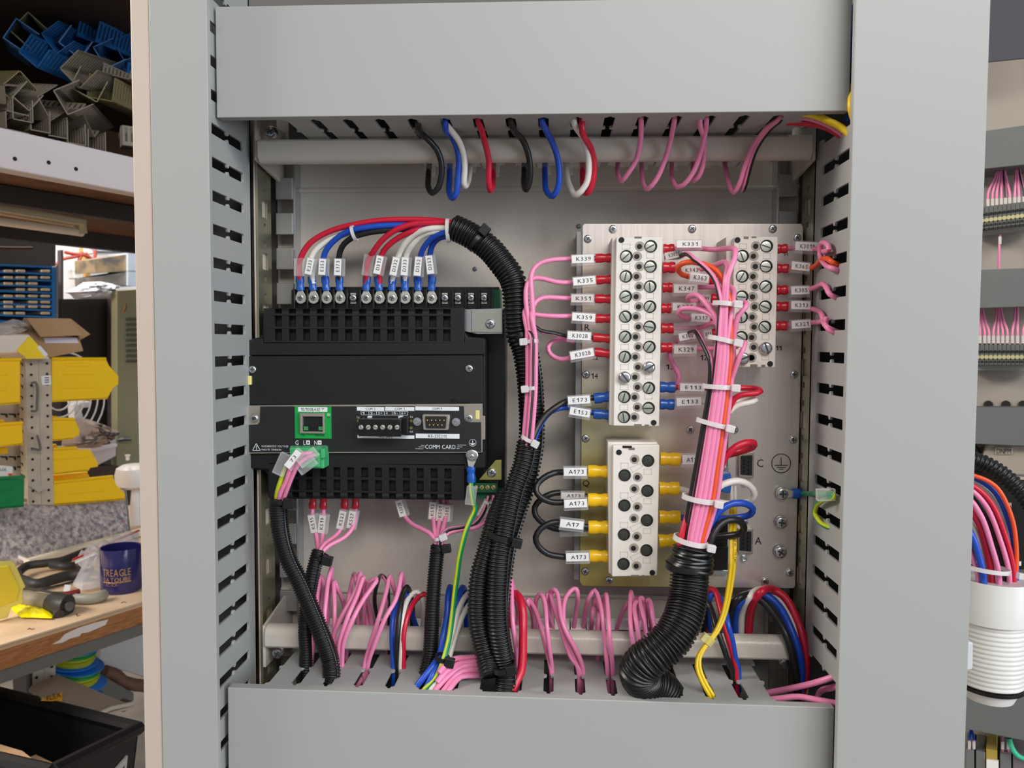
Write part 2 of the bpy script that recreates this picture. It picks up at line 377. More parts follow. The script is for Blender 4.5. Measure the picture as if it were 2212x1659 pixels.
for x, y in ((874, 345), (1666, 344), (1026, 581), (1250, 489)): screw(x, y, dP - 0.0016, 0.0017, cab, 'rivet', None, m=DULL)
# ================================================================== slotted wiring trunking
PITCH_NOTE = 0.02
def tooth(half, sh, d0, dn, d1):            # outline of one finger, (depth, along); sh = half slot width, d0 front, dn mid notch, d1 root
    w, nk = half - sh, half - 0.0011; b = 0.0016
    e = [(d0, nk - 0.0006), (d0 + 0.0008, nk), (d0 + 0.0022, nk), (d0 + 0.0022 + b, w), (dn - 0.0012 - b * .6, w), (dn - 0.0012, nk - 0.0004), (dn, nk), (dn + 0.0012, nk - 0.0004), (dn + 0.0012 + b * .6, w), (d1 - 0.002, w), (d1 - 0.0005, w + 0.0006), (d1, half)]
    return e + [(p[0], -p[1]) for p in reversed(e)]
# --- upright trunking on each side
def side_trunk(side):
    xi = xLi if side < 0 else xRi; xo = xLc if side < 0 else xRo
    lab = ('slotted grey wiring trunking standing upright beside the black meter', 'slotted grey wiring trunking standing upright beside the steel relay plate')[side > 0]
    t = root('wiring_trunking', Vector(((xi + xo) / 2, dB, ZB)), lab, 'trunking', 'wiring trunking framing the panel')
    q = side * 0.0016; add(MB().prism([(xi, dF), (xo, dF), (xo, dF + 0.005), (xo - q, dF + 0.005), (xo - q, dF + 0.0022), (xi + q, dF + 0.0022), (xi + q, dF + 0.005), (xi, dF + 0.005)], 'z', ZB, ZT), 'cover', GREY, t, 0.0006, 2)
    xw = xi + side * 0.0022                       # inner wall a little inside the cover lip
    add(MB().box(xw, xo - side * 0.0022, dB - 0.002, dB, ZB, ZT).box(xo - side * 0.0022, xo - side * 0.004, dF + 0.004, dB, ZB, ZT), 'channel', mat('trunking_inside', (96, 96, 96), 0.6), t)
    if side < 0: za, zb, n = P(447, 41, dF).z, P(478, 1631, dF).z, 22; lo, hi = -3, 26; cut = (-99, 99)
    else: za, zb, n = P(1842, 322, dF).z, P(1808, 1431, dF).z, 15; lo, hi = -1, 16
    pitch = (za - zb) / n; half = pitch / 2; d1 = dB - 0.0135
    prof = tooth(half, 0.0033, dF + 0.0035, dF + 0.0345, d1)
    proto = None
    for k in range(lo, hi):
        zc = za - pitch * (k + 0.5)
        if side > 0 and (k < 0 or k > 15): pass
        if proto is None:
            m = MB().prism([(a, b + zc) for a, b in prof], 'x', xw, xw + side * 0.0018); proto = add(m, 'finger', GREY, t, 0.0004, 2); z0 = zc
        else: copy(proto, t, worldof(proto) + Vector((0, 0, zc - z0)))
    zlo, zhi = za - pitch * hi, za - pitch * lo
    add(MB().box(xw, xw + side * 0.0018, d1, dB, zlo, zhi), 'wall_strip', GREY, t)
    return t, pitch, za
trL, _, _ = side_trunk(-1); trR, _, _ = side_trunk(1)
# --- cross trunking at top and bottom
def cross_trunk(top):
    if top: x0, x1, y0, y1, c0, c1, n, yy = 466, 1838, 2, 247, 638, 1726, 15, 256
    else: x0, x1, y0, y1, c0, c1, n, yy = 491, 1803, 1507, 1860, 598, 1648, 15, 1480
    xa, xb = P(x0, 740, dT).x, P(x1, 740, dT).x
    if top: xa, xb = P(x0, 120, dT).x, P(x1, 120, dT).x
    else: xa, xb = P(x0 + 1, 1520, dT).x, P(x1, 1540, dT).x
    zf0, zf1 = P(1150, y1, dT).z, P(1150, y0, dT).z
    lab = 'slotted grey wiring trunking running across above the hanging wire loops' if top else 'slotted grey wiring trunking running across below the pink wire loops'
    t = root('wiring_trunking', Vector(((xa + xb) / 2, dB, zf0 if top else zf1)), lab, 'trunking', 'wiring trunking framing the panel')
    s = -1 if top else 1; ze = zf0 if top else zf1   # the edge that faces the equipment
    zo = zf1 if top else zf0; add(MB().prism([(dT, ze), (dT + 0.0074, ze), (dT + 0.0074, ze - s * 0.0016), (dT + 0.0022, ze - s * 0.0016), (dT + 0.0022, zo + s * 0.0016), (dT + 0.0074, zo + s * 0.0016), (dT + 0.0074, zo), (dT, zo)], 'x', xa, xb), 'cover', GREY, t, 0.0006, 2)
    zw = ze - s * 0.0006
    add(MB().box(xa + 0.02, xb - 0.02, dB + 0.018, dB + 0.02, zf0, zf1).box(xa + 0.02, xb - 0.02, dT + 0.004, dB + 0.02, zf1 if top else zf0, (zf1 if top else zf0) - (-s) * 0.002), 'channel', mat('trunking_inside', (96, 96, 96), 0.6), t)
    a, b = P(c0, yy, dT + 0.006).x, P(c1, yy, dT + 0.006).x; pitch = (b - a) / n; half = pitch / 2; d1 = dB + 0.008
    prof = tooth(half, 0.0033, dT + 0.0082, dT + 0.0375, d1); proto = None
    for k in range(n + 1):
        if not top and k in (5, 7, 12): continue       # broken out for the hoses
        xc = a + pitch * k
        if proto is None:
            m = MB(); q = [(p[1] + xc, p[0]) for p in prof]; m.prism(q, 'z', zw, zw - s * 0.0018); proto = add(m, 'finger', GREY, t, 0.0004, 2); x00 = xc
        else: copy(proto, t, worldof(proto) + Vector((xc - x00, 0, 0)))
    add(MB().box(a - half, b + half, d1, dB + 0.02, zw, zw - s * 0.0018), 'wall_strip', GREY, t)
    if not top: t.rotation_euler = (0, math.radians(0.36), 0)
    return t
trT = cross_trunk(True); trB = cross_trunk(False)
# ================================================================== power meter (black) on the back plate
dM = 0.553
met = root('power_meter', P(790, 1075, dP), 'black power meter with comm card, vent grilles and terminal strip on top', 'meter')
outline = [(568, 667), (1000, 664), (1004, 668), (1004, 720), (1010, 727), (1044, 730), (1048, 735), (1048, 1008), (1044, 1014), (1010, 1016), (1004, 1022), (1004, 1074), (1000, 1078), (584, 1078), (579, 1074), (577, 1024), (571, 1017), (534, 1014), (529, 1009), (527, 738), (531, 732), (560, 729), (566, 723)]
add(pr(outline, dM + 0.0050, dM + 0.034), 'housing', BLACKP, met, 0.0012)
add(B(588, 668, 1092, 1074, dM + 0.036, dP - 0.0016), 'rear_housing', BLACKG, met, 0.001)
def grille(x0, x1, y0, y1, cols, rows):
    d = dM; ym, xm = (y0 + y1) / 2, (x0 + x1) / 2
    xs, zs = [x0], [y1]
    for a, b in cols: xs += [a, b]
    xs.append(x1)
    for a, b in reversed(rows): zs += [b, a]
    zs.append(y0)
    xs = [P(x, ym, d).x for x in xs]; zs = [P(xm, y, d).z for y in zs]
    return MB().grid_plate(xs, zs, lambda i, j: i % 2 == 1 and j % 2 == 1, d, d + 0.0051)
colsU = [(593 + 30.35 * k, 608.5 + 30.35 * k) for k in range(13)]
add(grille(569, 1003, 666.5, 741, colsU, [(668, 677.5), (683, 706), (712, 736)]), 'vent_grille', BLACKP, met, 0.0004, 1)
colsL = [(630 + 30.0 * k, 645 + 30.0 * k) for k in range(-1, 12)]
add(grille(581, 1003, 1003, 1077.5, colsL, [(1010, 1031), (1037, 1060), (1065, 1076.8)]), 'vent_grille', BLACKP, met, 0.0004, 1)
for y in (680.5, 709): add(bx(MB(), 583, y - 1.3, 975, y + 1.3, dM - 0.0005, dM + 0.001), 'grille_bar', BLACKP, met)
for y in (1034, 1062): add(bx(MB(), 600, y - 1.3, 980, y + 1.3, dM - 0.0005, dM + 0.001), 'grille_bar', BLACKP, met)
add(pr([(529, 735), (568, 731), (568, 741), (1003, 741), (1003, 729), (1047, 732), (1047, 766), (528, 768)], dM, dM + 0.0051), 'upper_band', BLACKP, met, 0.0006)
add(pr([(530, 769.5), (1042, 767.5), (1043, 874), (530, 876)], dM - 0.0008, dM + 0.005), 'front_cover', BLACKP, met, 0.0005)
add(pr([(529, 975), (1047, 975), (1047, 1010), (1003, 1014), (1003, 1004), (581, 1004), (581, 1014), (530, 1010)], dM, dM + 0.0051), 'lower_band', BLACKP, met, 0.0006)
for x, y in ((546, 798), (1013.5, 796)): screw(x, y, dM - 0.0008, 0.0027, met, 'cover_screw')
for x0, y0, x1, y1 in ((531, 812, 542, 832), (1026, 886, 1036, 907)): add(B(x0, y0, x1, y1, dM - 0.003, dM + 0.001), 'locking_tab', mat('cream_plastic', (226, 214, 132), 0.4), met, 0.0008)
add(B(978, 861, 982, 874, dM - 0.0025, dM), 'cover_notch', BLACKG, met); add(B(988, 866, 1015, 870, dM - 0.0016, dM), 'cover_notch', BLACKG, met)
# comm card
cardp = [(532, 876), (1042, 872), (1042, 898), (1048, 899), (1048, 949), (1042, 950), (1042, 977), (1032, 978), (1032, 985), (1028, 993), (1010, 993), (1006, 986), (1006, 978), (704, 979), (704, 965), (629, 966), (629, 979), (536, 980), (534, 952), (528, 951), (527, 902), (532, 900)]
card = add(pr(cardp, dM - 0.0026, dM - 0.0012), 'comm_card', NICKEL, met, 0.0002)
dC = dM - 0.0026
film = add(pr([(562, 878), (1002, 877.5), (1003, 905), (1006, 910), (1012, 912), (1039, 912), (1040, 976), (706, 976), (706, 962), (627, 963), (627, 977), (537, 977), (537, 918), (556, 917), (561, 912)], dC - 0.00025, dC + 0.0002), 'printed_film', LABELB, card)
dL = dC - 0.00028
for x, y in ((550, 904), (1013, 903)): screw(x, y, dC, 0.0026, card, 'card_screw')
def strip_label(x0, y0, x1, y1, s=None, tx=None, m=WHITEP):
    o = add(B(x0, y0, x1, y1, dL - 0.0001, dL + 0.0001), 'white_label', m, card)
    if s: text(s, tx[0], tx[1], tx[2], tx[3], dL - 0.0001, INK, card)
GRN = mat('green_label', (10, 160, 70), 0.45)
add(B(637, 878, 716, 947, dL - 0.00003, dL + 0.0002), 'green_label', GRN, card)
strip_label(644, 879.5, 707, 889.5, '10/100BASE-T', (650.5, 881, 700, 888))
add(B(706, 893, 713, 899, dL - 0.0006, dL), 'status_lamp', mat('lamp_pale', (150, 190, 150), 0.3), card)
text('TX', 651.5, 938.5, 658, 942.5, dL - 0.0002, INK, card); text('100/LINK', 682, 938.5, 702, 942.5, dL - 0.0002, INK, card); text('100', 706.5, 901, 713, 903.5, dL - 0.0002, INK, card)
jack = MB(); xs = [P(x, 913, dC).x for x in (650, 656, 699, 703)]; zs = [P(676, y, dC).z for y in (935.5, 931, 899, 892)]
jack.grid_plate(xs, zs, lambda i, j: i == 1 and j == 1, dC - 0.0030, dC)
jk = add(jack, 'network_jack', NICKEL, card, 0.0003)
add(B(656, 899, 699, 931, dC - 0.0006, dC), 'jack_cavity', mat('jack_black', (14, 14, 15), 0.5), card)
add(pr([(665, 920), (672, 920), (672, 926), (686, 926), (686, 920), (690, 920), (690, 931), (665, 931)], dC - 0.0012, dC - 0.0005), 'jack_latch', BLACKG, card)
for x in (656, 688): add(B(x, 921.5, x + 9, 929.5, dC - 0.0026, dC - 0.0005), 'jack_lamp', mat('lamp_green', (60, 140, 80), 0.3), card)
for x in (662, 670, 679): add(B(x, 891.5, x + 5, 893.2, dC - 0.0034, dC - 0.001), 'jack_spring', STEEL, card)
strip_label(771, 879, 830, 887.3, 'COM 2', (790, 880.5, 811, 886)); strip_label(832, 879, 895, 887.3, 'COM 1', (853, 880.5, 874, 886)); strip_label(897, 878.5, 991.5, 886.8, 'COM 1', (934, 880, 955, 885.5))
strip_label(772, 940, 895, 947, 'RS-485', (820, 941.8, 847.5, 946.2)); strip_label(898, 937, 992.5, 947, 'RS-232', (925, 938.5, 952, 945.5)); text('DTE', 954, 940, 965.5, 945.5, dL - 0.0001, INK, card)
for q in range(7): add(B(779.6 + q * 16.8, 888.4, 780.4 + q * 16.8, 896.4, dL, dL + 0.0002), 'printed_line', WHITEP, card)
for y in (888.2, 896.2): add(B(779.6, y, 881, y + 0.7, dL, dL + 0.0002), 'printed_line', WHITEP, card)
for q, s in enumerate(('1', '2-', '3+', '4', '5-', '6+')): text(s, 783 + q * 16.8, 890, (787 if len(s) == 1 else 793) + q * 16.8, 895, dL, WHITEP, card)
for s, x, y in (('TX', 770.5, 900), ('TX', 885.5, 899), ('RX', 885.5, 930.5)): text(s, x, y, x + 6.5, y + 4, dL, WHITEP, card)
for x, y in ((772, 906), (886, 906.5), (886, 921.5)): add(MB().lathe([(0.0011, 0), (0.0009, 0.0003)], P(x + 2, y + 3, dL), n=12), 'status_lamp', mat('lamp_amber', (120, 108, 60), 0.4), card)
for s, x0, x1 in (('G', 638, 645), ('L', 655.5, 660), ('N', 679, 685.5)): text(s, x0, 951.5, x1, 961, dL, WHITEP, card)
for x in (661.5, 686.5): add(B(x, 951.5, x + 8, 960.5, dL, dL + 0.0002), 'printed_key', WHITEP, card); add(B(x + 2, 955.5, x + 6, 956.8, dL - 0.0002, dL + 0.0002), 'printed_line', INK, card)
add(B(664.8, 953.5, 666.1, 958.8, dL - 0.0002, dL + 0.0002), 'printed_line', INK, card)
text('HAZARDOUS VOLTAGE', 565.5, 961.5, 623, 966.5, dL, WHITEP, card); text('HAUTE TENSION', 565.5, 969, 607.5, 973.5, dL, WHITEP, card)
text('COMM CARD', 918.5, 960.5, 984, 970, dL, WHITEP, card)
for x0, x1, y in ((909, 917, 961.5), (904, 917, 965), (897, 915, 969), (988, 1007, 961), (987, 999, 965), (986, 992, 968.5)): add(B(x0, y, x1, y + 0.8, dL, dL + 0.0002), 'printed_line', WHITEP, card)
def frame_line(pts, w, d, m, parent, name='printed_line', closed=True):
    q = [P(x, y, d) for x, y in pts]; n = len(q); mb = MB()
    for i in range(n if closed else n - 1):
        a, b = q[i], q[(i + 1) % n]; u = (b - a); L = u.length; u.normalize(); v = Vector((-u.z, 0, u.x)); mb.obox((a + b) / 2, u * (L / 2 + w / 2), v * w / 2, Vector((0, 0.00012, 0)))
    return add(mb, name, m, parent, smooth=False)
frame_line([(545.5, 973), (553.5, 958), (562.5, 973)], 0.0004, dL, WHITEP, card, 'hazard_triangle'); frame_line([(555, 961.5), (553, 966.5), (555, 966.5), (553.5, 971.5)], 0.0003, dL, WHITEP, card, closed=False)
def earth(x, y, r, d, m, parent, w):
    frame_line([(x + r * math.cos(a), y + r * math.sin(a)) for a in np.linspace(0, 2 * math.pi, 25)[:-1]], w, d, m, parent, 'earth_symbol')
    frame_line([(x, y - r * .58), (x, y + r * .18)], w, d, m, parent, closed=False)
    for k, (q, yy) in enumerate(((.64, .2), (.42, .42), (.2, .6))): frame_line([(x - r * q, y + r * yy), (x + r * q, y + r * yy)], w, d, m, parent, closed=False)
earth(1021, 956.5, 7.6, dL, WHITEP, card, 0.0004)
# serial connectors
def dsub(x, y, w, h, d, parent, vert, pins, name='serial_port'):
    c = P(x, y, d); s = d / F; W2, H2 = w / 2 * s, h / 2 * s
    def outl(k, sk): return [(-W2 * k, H2 * k * .8), (-W2 * k * .96, H2 * k), (W2 * k * .96, H2 * k), (W2 * k, H2 * k * .8), (W2 * k * sk, -H2 * k * .85), (W2 * k * sk * .94, -H2 * k), (-W2 * k * sk * .94, -H2 * k), (-W2 * k * sk, -H2 * k * .85)]
    def tr(p): return [(c.x - q[1], c.z + q[0]) if vert == -1 else ((c.x + q[1], c.z + q[0]) if vert else (c.x + q[0], c.z + q[1])) for q in p]
    o = add(MB().prism(tr(outl(1.0, .93)), 'y', d - 0.0045, d + 0.0004), name, NICKEL, parent, 0.0006)
    add(MB().prism(tr(outl(.78, .93)), 'y', d - 0.0049, d - 0.0035), 'port_insert', mat('port_black', (30, 30, 32), 0.5), parent if parent is not met else o)
    m = MB()
    for i in range(9):
        px = (i - 2) * W2 * .30 if i < 5 else (i - 6.5) * W2 * .30; pz = H2 * .28 if i < 5 else -H2 * .32
        q = tr([(px, pz)])[0]; m.lathe([(0.0005, 0), (0.0005, 0.0012), (0.0002, 0.0014)], (q[0], d - 0.0049, q[1]), n=8)
    add(m, 'pins', pins, parent)['kind'] = 'stuff'
    for k in (-1, 1):
        q = tr([(k * W2 * 1.42, 0)])[0]
        sc = MB().lathe([(0.0021, 0), (0.0021, 0.0035), (0.0015, 0.0036), (0.0013, 0.001)], (q[0], d, q[1]), n=6); sc.lathe([(0.0029, 0), (0.0029, 0.0008)], (q[0], d, q[1]), n=16); add(sc, 'jack_post', STEEL, parent)
    return o
dsub(943.5, 911, 60, 34, dC, card, 0, mat('gold_pins', (212, 170, 90), 0.3, 0.9))
# six-way screw plug
pl = B(774, 906, 866, 943, dM - 0.018, dM); pl.v = [(x, y, z) for x, y, z in pl.v]
add(pl, 'screw_plug', BLACKG, card, 0.0006); add(B(862, 902, 882, 938, dM - 0.010, dM), 'plug_socket', BLACKG, card, 0.0008); add(B(774, 932, 866, 941, dM - 0.0192, dM - 0.017), 'plug_ledge', BLACKG, card)
for k in range(6): screw(780 + 15.6 * k, 923, dM - 0.018, 0.0016, card, 'clamp_screw', 'slot', m=mat('tin', (220, 214, 204), 0.35, 0.7), dome=False, h=0.3)
for x in (793, 860): add(B(x, 899, x + 9, 905, dM - 0.006, dM - 0.001), 'plug_hook', WHITEP, card, 0.0004)
# green supply plug
GPL = mat('green_plug', (70, 176, 112), 0.4); add(B(625, 967, 700, 1012, dM - 0.013, dM), 'supply_plug', GPL, met, 0.0008); add(B(640, 978, 690, 1010, dM - 0.018, dM - 0.012), 'supply_plug_body', GPL, met, 0.0008)
add(B(692, 969, 701, 990, dM - 0.016, dM - 0.01), 'supply_plug_latch', GPL, met, 0.0005)
# top terminal strip
dS = 0.586
st = add(B(629, 626, 1064, 668, dS, dP - 0.0016), 'terminal_strip', BLACKG, met, 0.0005)
add(B(640, 620, 1078, 630, dS + 0.006, dP - 0.0016), 'strip_back', BLACKG, met); add(B(1060, 626, 1080, 668, dS + 0.004, dP - 0.0016), 'circuit_board', mat('circuit_green', (16, 92, 60), 0.45), met)
fin = None
for k in range(16):
    x = 634.5 + 28.26 * k
    if fin is None: fin = add(B(x - 2.2, 624, x + 2.2, 668, dS - 0.006, dS + 0.002), 'barrier_fin', BLACKG, st, 0.0004); f0 = x
    else: copy(fin, st, worldof(fin) + (P(x, 646, dS) - P(f0, 646, dS)))
for k in range(15):
    x = 650 + 28.26 * k; add(B(x - 6, 633, x + 6, 656, dS - 0.0012, dS + 0.001), 'contact_plate', mat('tin', (220, 214, 204), 0.35, 0.7), st); screw(x, 644, dS - 0.0022, 0.0029, st, 'terminal_screw', h=0.6)
# brackets, lower terminal block and earth stud
add(pr([(1000, 668), (1085, 666), (1085, 721), (1032, 722), (1004, 716)], dM + 0.008, dM + 0.010), 'mounting_bracket', STEEL, met, 0.0004)
add(B(1018, 670, 1085, 718, dM + 0.0068, dM + 0.0085), 'bracket_plate', mat('zinc_plate', (196, 196, 184), 0.3, 0.9), met, 0.0004); screw(1059, 700, dM + 0.0068, 0.0034, met, 'bracket_screw')
add(pr([(1036, 1034), (1070, 994), (1083, 993), (1083, 1037), (1034, 1037)], dM + 0.010, dM + 0.012), 'mounting_bracket', mat('zinc_yellow', (186, 182, 110), 0.32, 0.85), met, 0.0004); screw(1062, 1021, dM + 0.010, 0.0033, met, 'bracket_screw')
add(B(1024, 1044, 1073, 1064, dM + 0.014, dM + 0.03), 'small_terminal_block', mat('dark_green_block', (18, 84, 56), 0.4), met, 0.0004); add(B(1020, 1060, 1085, 1078, dM + 0.020, dM + 0.034), 'small_board', mat('circuit_green', (16, 92, 60), 0.45), met)
for k in range(4): screw(1028 + 12.6 * k, 1053, dM + 0.014, 0.0016, met, 'clamp_screw', 'slot', m=mat('brass', (205, 186, 110), 0.35, 0.8), dome=False, h=0.3)
screw(1020, 984, dC, 0.0043, met, 'earth_nut', 'nut', h=0.25)
# ================================================================== protection relay rear plate with test blocks
dQ, dK = 0.580, 0.545
rel = root('protection_relay', P(1490, 1268, dP), 'rear of a steel cased relay with three cream screw terminal blocks', 'relay')
PL = bpy.data.materials.new('brushed_plate_painted_reflection'); PL.use_nodes = True; MATS['plate'] = PL
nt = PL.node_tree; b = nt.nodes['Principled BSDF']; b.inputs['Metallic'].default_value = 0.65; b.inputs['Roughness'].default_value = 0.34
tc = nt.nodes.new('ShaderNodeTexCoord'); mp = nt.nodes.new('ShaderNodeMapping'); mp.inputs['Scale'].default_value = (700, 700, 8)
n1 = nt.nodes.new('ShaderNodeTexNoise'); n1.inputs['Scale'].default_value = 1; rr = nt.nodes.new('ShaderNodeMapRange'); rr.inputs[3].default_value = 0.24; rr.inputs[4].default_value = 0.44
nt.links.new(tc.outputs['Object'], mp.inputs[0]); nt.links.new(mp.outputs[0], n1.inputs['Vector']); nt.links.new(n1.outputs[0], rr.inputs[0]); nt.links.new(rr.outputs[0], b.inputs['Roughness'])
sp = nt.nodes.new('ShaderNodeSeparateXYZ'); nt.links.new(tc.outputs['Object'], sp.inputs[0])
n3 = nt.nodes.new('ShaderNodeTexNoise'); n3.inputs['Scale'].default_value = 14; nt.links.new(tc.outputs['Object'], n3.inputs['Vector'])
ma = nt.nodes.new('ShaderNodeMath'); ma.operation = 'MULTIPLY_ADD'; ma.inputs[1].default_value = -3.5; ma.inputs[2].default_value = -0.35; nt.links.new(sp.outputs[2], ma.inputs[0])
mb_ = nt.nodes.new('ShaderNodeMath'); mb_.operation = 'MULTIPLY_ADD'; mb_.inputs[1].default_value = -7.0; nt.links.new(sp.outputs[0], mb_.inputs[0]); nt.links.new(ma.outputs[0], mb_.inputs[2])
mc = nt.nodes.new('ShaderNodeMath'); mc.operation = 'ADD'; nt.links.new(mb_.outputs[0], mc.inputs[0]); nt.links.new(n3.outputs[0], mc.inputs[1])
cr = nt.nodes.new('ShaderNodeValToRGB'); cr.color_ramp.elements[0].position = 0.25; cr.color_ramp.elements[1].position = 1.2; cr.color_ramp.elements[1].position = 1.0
cr.color_ramp.elements[0].color = lin((226, 216, 210)) + (1,); cr.color_ramp.elements[1].color = lin((196, 186, 112)) + (1,)  # gold is a reflection painted into the colour, strongest at lower left
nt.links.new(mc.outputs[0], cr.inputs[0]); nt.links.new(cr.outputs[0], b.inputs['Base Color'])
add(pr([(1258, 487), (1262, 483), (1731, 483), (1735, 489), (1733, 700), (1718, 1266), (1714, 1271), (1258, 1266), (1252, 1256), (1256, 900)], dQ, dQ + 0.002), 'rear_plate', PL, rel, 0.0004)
add(B(1243, 500, 1700, 1256, dQ + 0.002, dP - 0.0016), 'relay_case', mat('case_grey', (150, 150, 148), 0.4, 0.4), rel)
add(B(1240, 630, 1258, 1050, dQ + 0.010, dQ + 0.012), 'side_flange', DULL, rel)
for x, y in ((1324, 495), (1495, 494.5), (1669, 494.5), (1270, 516), (1722, 514), (1266, 809), (1715, 809), (1265, 947), (1491, 928), (1586, 928), (1713, 950), (1264, 1234), (1315, 1253), (1652, 1256), (1706, 1237)): screw(x, y, dQ, 0.0029, rel, 'plate_screw')
for x, y in ((1689, 1066), (1687, 1128), (1685, 1192)): screw(x, y, dQ - 0.002, 0.0046, rel, 'earth_screw', h=0.6)
HOLE = mat('deep_hole', (16, 15, 15), 0.7); RECESS = mat('socket_dark', (58, 56, 52), 0.6)
def ringhole(x, y, d, r, parent, name='screw_socket'):
    c = P(x, y, d); add(MB().lathe([(r, -0.0002), (r, 0.0002), (r * .93, 0.00022), (r * .92, -0.0002)], c, n=20), name, HOLE, parent)
def block(quad, sideq, screws, proud, holes, windows, corner, notches, d0, labels=None):
    xm = sum(q[0] for q in quad) / 4
    o = add(pr(quad, d0, dQ - 0.0002), 'terminal_block', BLOCK, rel, 0.0007)
    add(pr(sideq, d0 + 0.006, dQ - 0.0002), 'block_step', BLOCK, rel, 0.0004)
    for x, y in screws:
        add(MB().lathe([(0.0042, 0), (0.0042, 0.0004), (0.0036, 0.00045)], P(x, y, d0), n=22), 'screw_socket', HOLE, o)
        screw(x - 1.5, y + 1, d0 - 0.0005, 0.0033, o, 'clamp_screw', 'slot', m=mat('pale_zinc', (205, 208, 196), 0.3, 0.8) if d0 != dK2 else DARKS, dome=False, h=0.15)
    for x, y in proud: screw(x, y, d0, 0.0043, o, 'raised_screw', 'slot', m=STEEL, h=0.9)
    for x, y in holes:
        add(MB().lathe([(0.0033, 0), (0.0030, 0.0003), (0.0022, 0.0002)], P(x, y, d0), n=18), 'test_socket', mat('socket_rim', (168, 160, 150), 0.5), o)
        add(MB().lathe([(0.00175, 0), (0.00175, 0.0005)], P(x - .8, y + .6, d0), n=14), 'test_hole', HOLE, o)
    for x0, y0, x1, y1 in windows: frame_line([(x0, y0), (x1, y0), (x1, y1), (x0, y1)], 0.00028, d0, mat('moulded_line', (196, 188, 178), 0.5), o, 'moulded_window')
    for x, y in corner: add(MB().lathe([(0.0019, 0), (0.0019, 0.0004)], P(x, y, d0), n=16), 'rivet_hole', HOLE, o)
    for x0, y0, x1, y1 in notches: add(B(x0, y0, x1, y1, d0 - 0.0002, d0 + 0.003), 'edge_notch', mat('notch_shadow', (120, 112, 104), 0.6), o)
    return o
dK2 = 0.5449; DARKS = mat('dark_zinc', (86, 88, 78), 0.35, 0.8)
Lx = lambda y: 1332 - (y - 515) * 0.0165
s1 = []; h1 = []; w1 = []
for k in range(9):
    y = 553.5 + 43.4 * k
    if k != 6: s1.append((1353 - k * .6, y))
    h1.append((1376.5 - k * .7, y))
for k in range(9):
    y = 532 + 43.4 * k
    if k != 6: s1.append((1406 - k * .6, y + (0 if k < 7 else 2)))
    h1.append((1382 - k * .6, y))
for k in range(9): w1 += [(1344 - k * .6, 527 + 43.4 * k, 1361 - k * .6, 538 + 43.4 * k)]
for k in range(8): w1.append((1397 - k * .6, 546 + 43.4 * k, 1413 - k * .6, 558 + 43.4 * k))
block([(1331, 512), (1431, 511), (1424, 921), (1325, 920)], [(1322, 513), (1333, 513), (1327, 920), (1316, 918)], s1, [(1401.5, 793.5), (1349, 815)], h1, w1, [(1342.5, 518.5), (1412, 913)], [(1371, 511, 1386, 515), (1370, 916, 1386, 921), (1393, 917, 1402, 921)], dK)
s2 = []; h2 = []; w2 = []
for k in range(6):
    y = 553 + 43.8 * k
    if k != 5: s2.append((1604 - k * .6, y))
    h2.append((1628 - k * .9, y))
for k in range(6):
    y = 531.5 + 43.6 * k
    if k != 5: s2.append((1656 - k * .9, y))
    h2.append((1633 - k * .9, y))
h2.append((1623, 773)); 
for k in range(6): w2 += [(1597 - k * .6, 526.5 + 43.6 * k, 1613 - k * .6, 537 + 43.6 * k), (1649 - k * .8, 547 + 43.6 * k, 1664 - k * .8, 559 + 43.6 * k)]
block([(1586, 512), (1681, 511), (1675, 794), (1580, 793)], [(1568, 512), (1588, 512), (1582, 793), (1574, 790)], s2, [(1653, 752), (1604, 774)], h2, w2, [(1593, 518.5), (1663.5, 786)], [(1607, 511, 1617, 516), (1624, 511, 1634, 514), (1621, 787, 1636, 793), (1645, 788, 1653, 793)], dK)
s3 = [(1349.5, 1026.5), (1349, 1091.5), (1348, 1154.5), (1347, 1218), (1400, 995), (1398.5, 1060), (1397.5, 1123.5), (1396.5, 1188.5)]
h3 = [(1371, 992), (1377.5, 1030.5), (1370.5, 1055.5), (1377, 1094.5), (1369.5, 1119.5), (1376, 1158.5), (1369, 1183.5), (1375, 1222)]
w3 = []
for k in range(4): w3 += [(1341 - k * .5, 1000 + 64 * k, 1357 - k * .5, 1012 + 64 * k), (1391 - k * .8, 1013 + 64 * k, 1407 - k * .8, 1024 + 64 * k)]
b3 = block([(1324, 962), (1425, 961), (1420, 1244), (1322, 1246)], [(1313, 955), (1420, 955), (1422, 966), (1326, 964), (1324, 1243), (1315, 1238)], s3, [], h3, w3, [(1337, 977), (1409, 1237)], [(1358, 967, 1371, 972), (1363, 1242, 1380, 1246), (1387, 1242, 1392, 1246)], dK2)
for k in range(4):
    y = 1003 + 64 * k; frame_line([(1361, y + 7), (1382, y - 2), (1388, y + 4), (1367, y + 17)], 0.00028, dK2, mat('moulded_line', (196, 188, 178), 0.5), b3, 'moulded_link')
add(B(1345, 963, 1365, 968, dK2 - 0.0003, dK2 + 0.001), 'edge_notch', HOLE, b3)
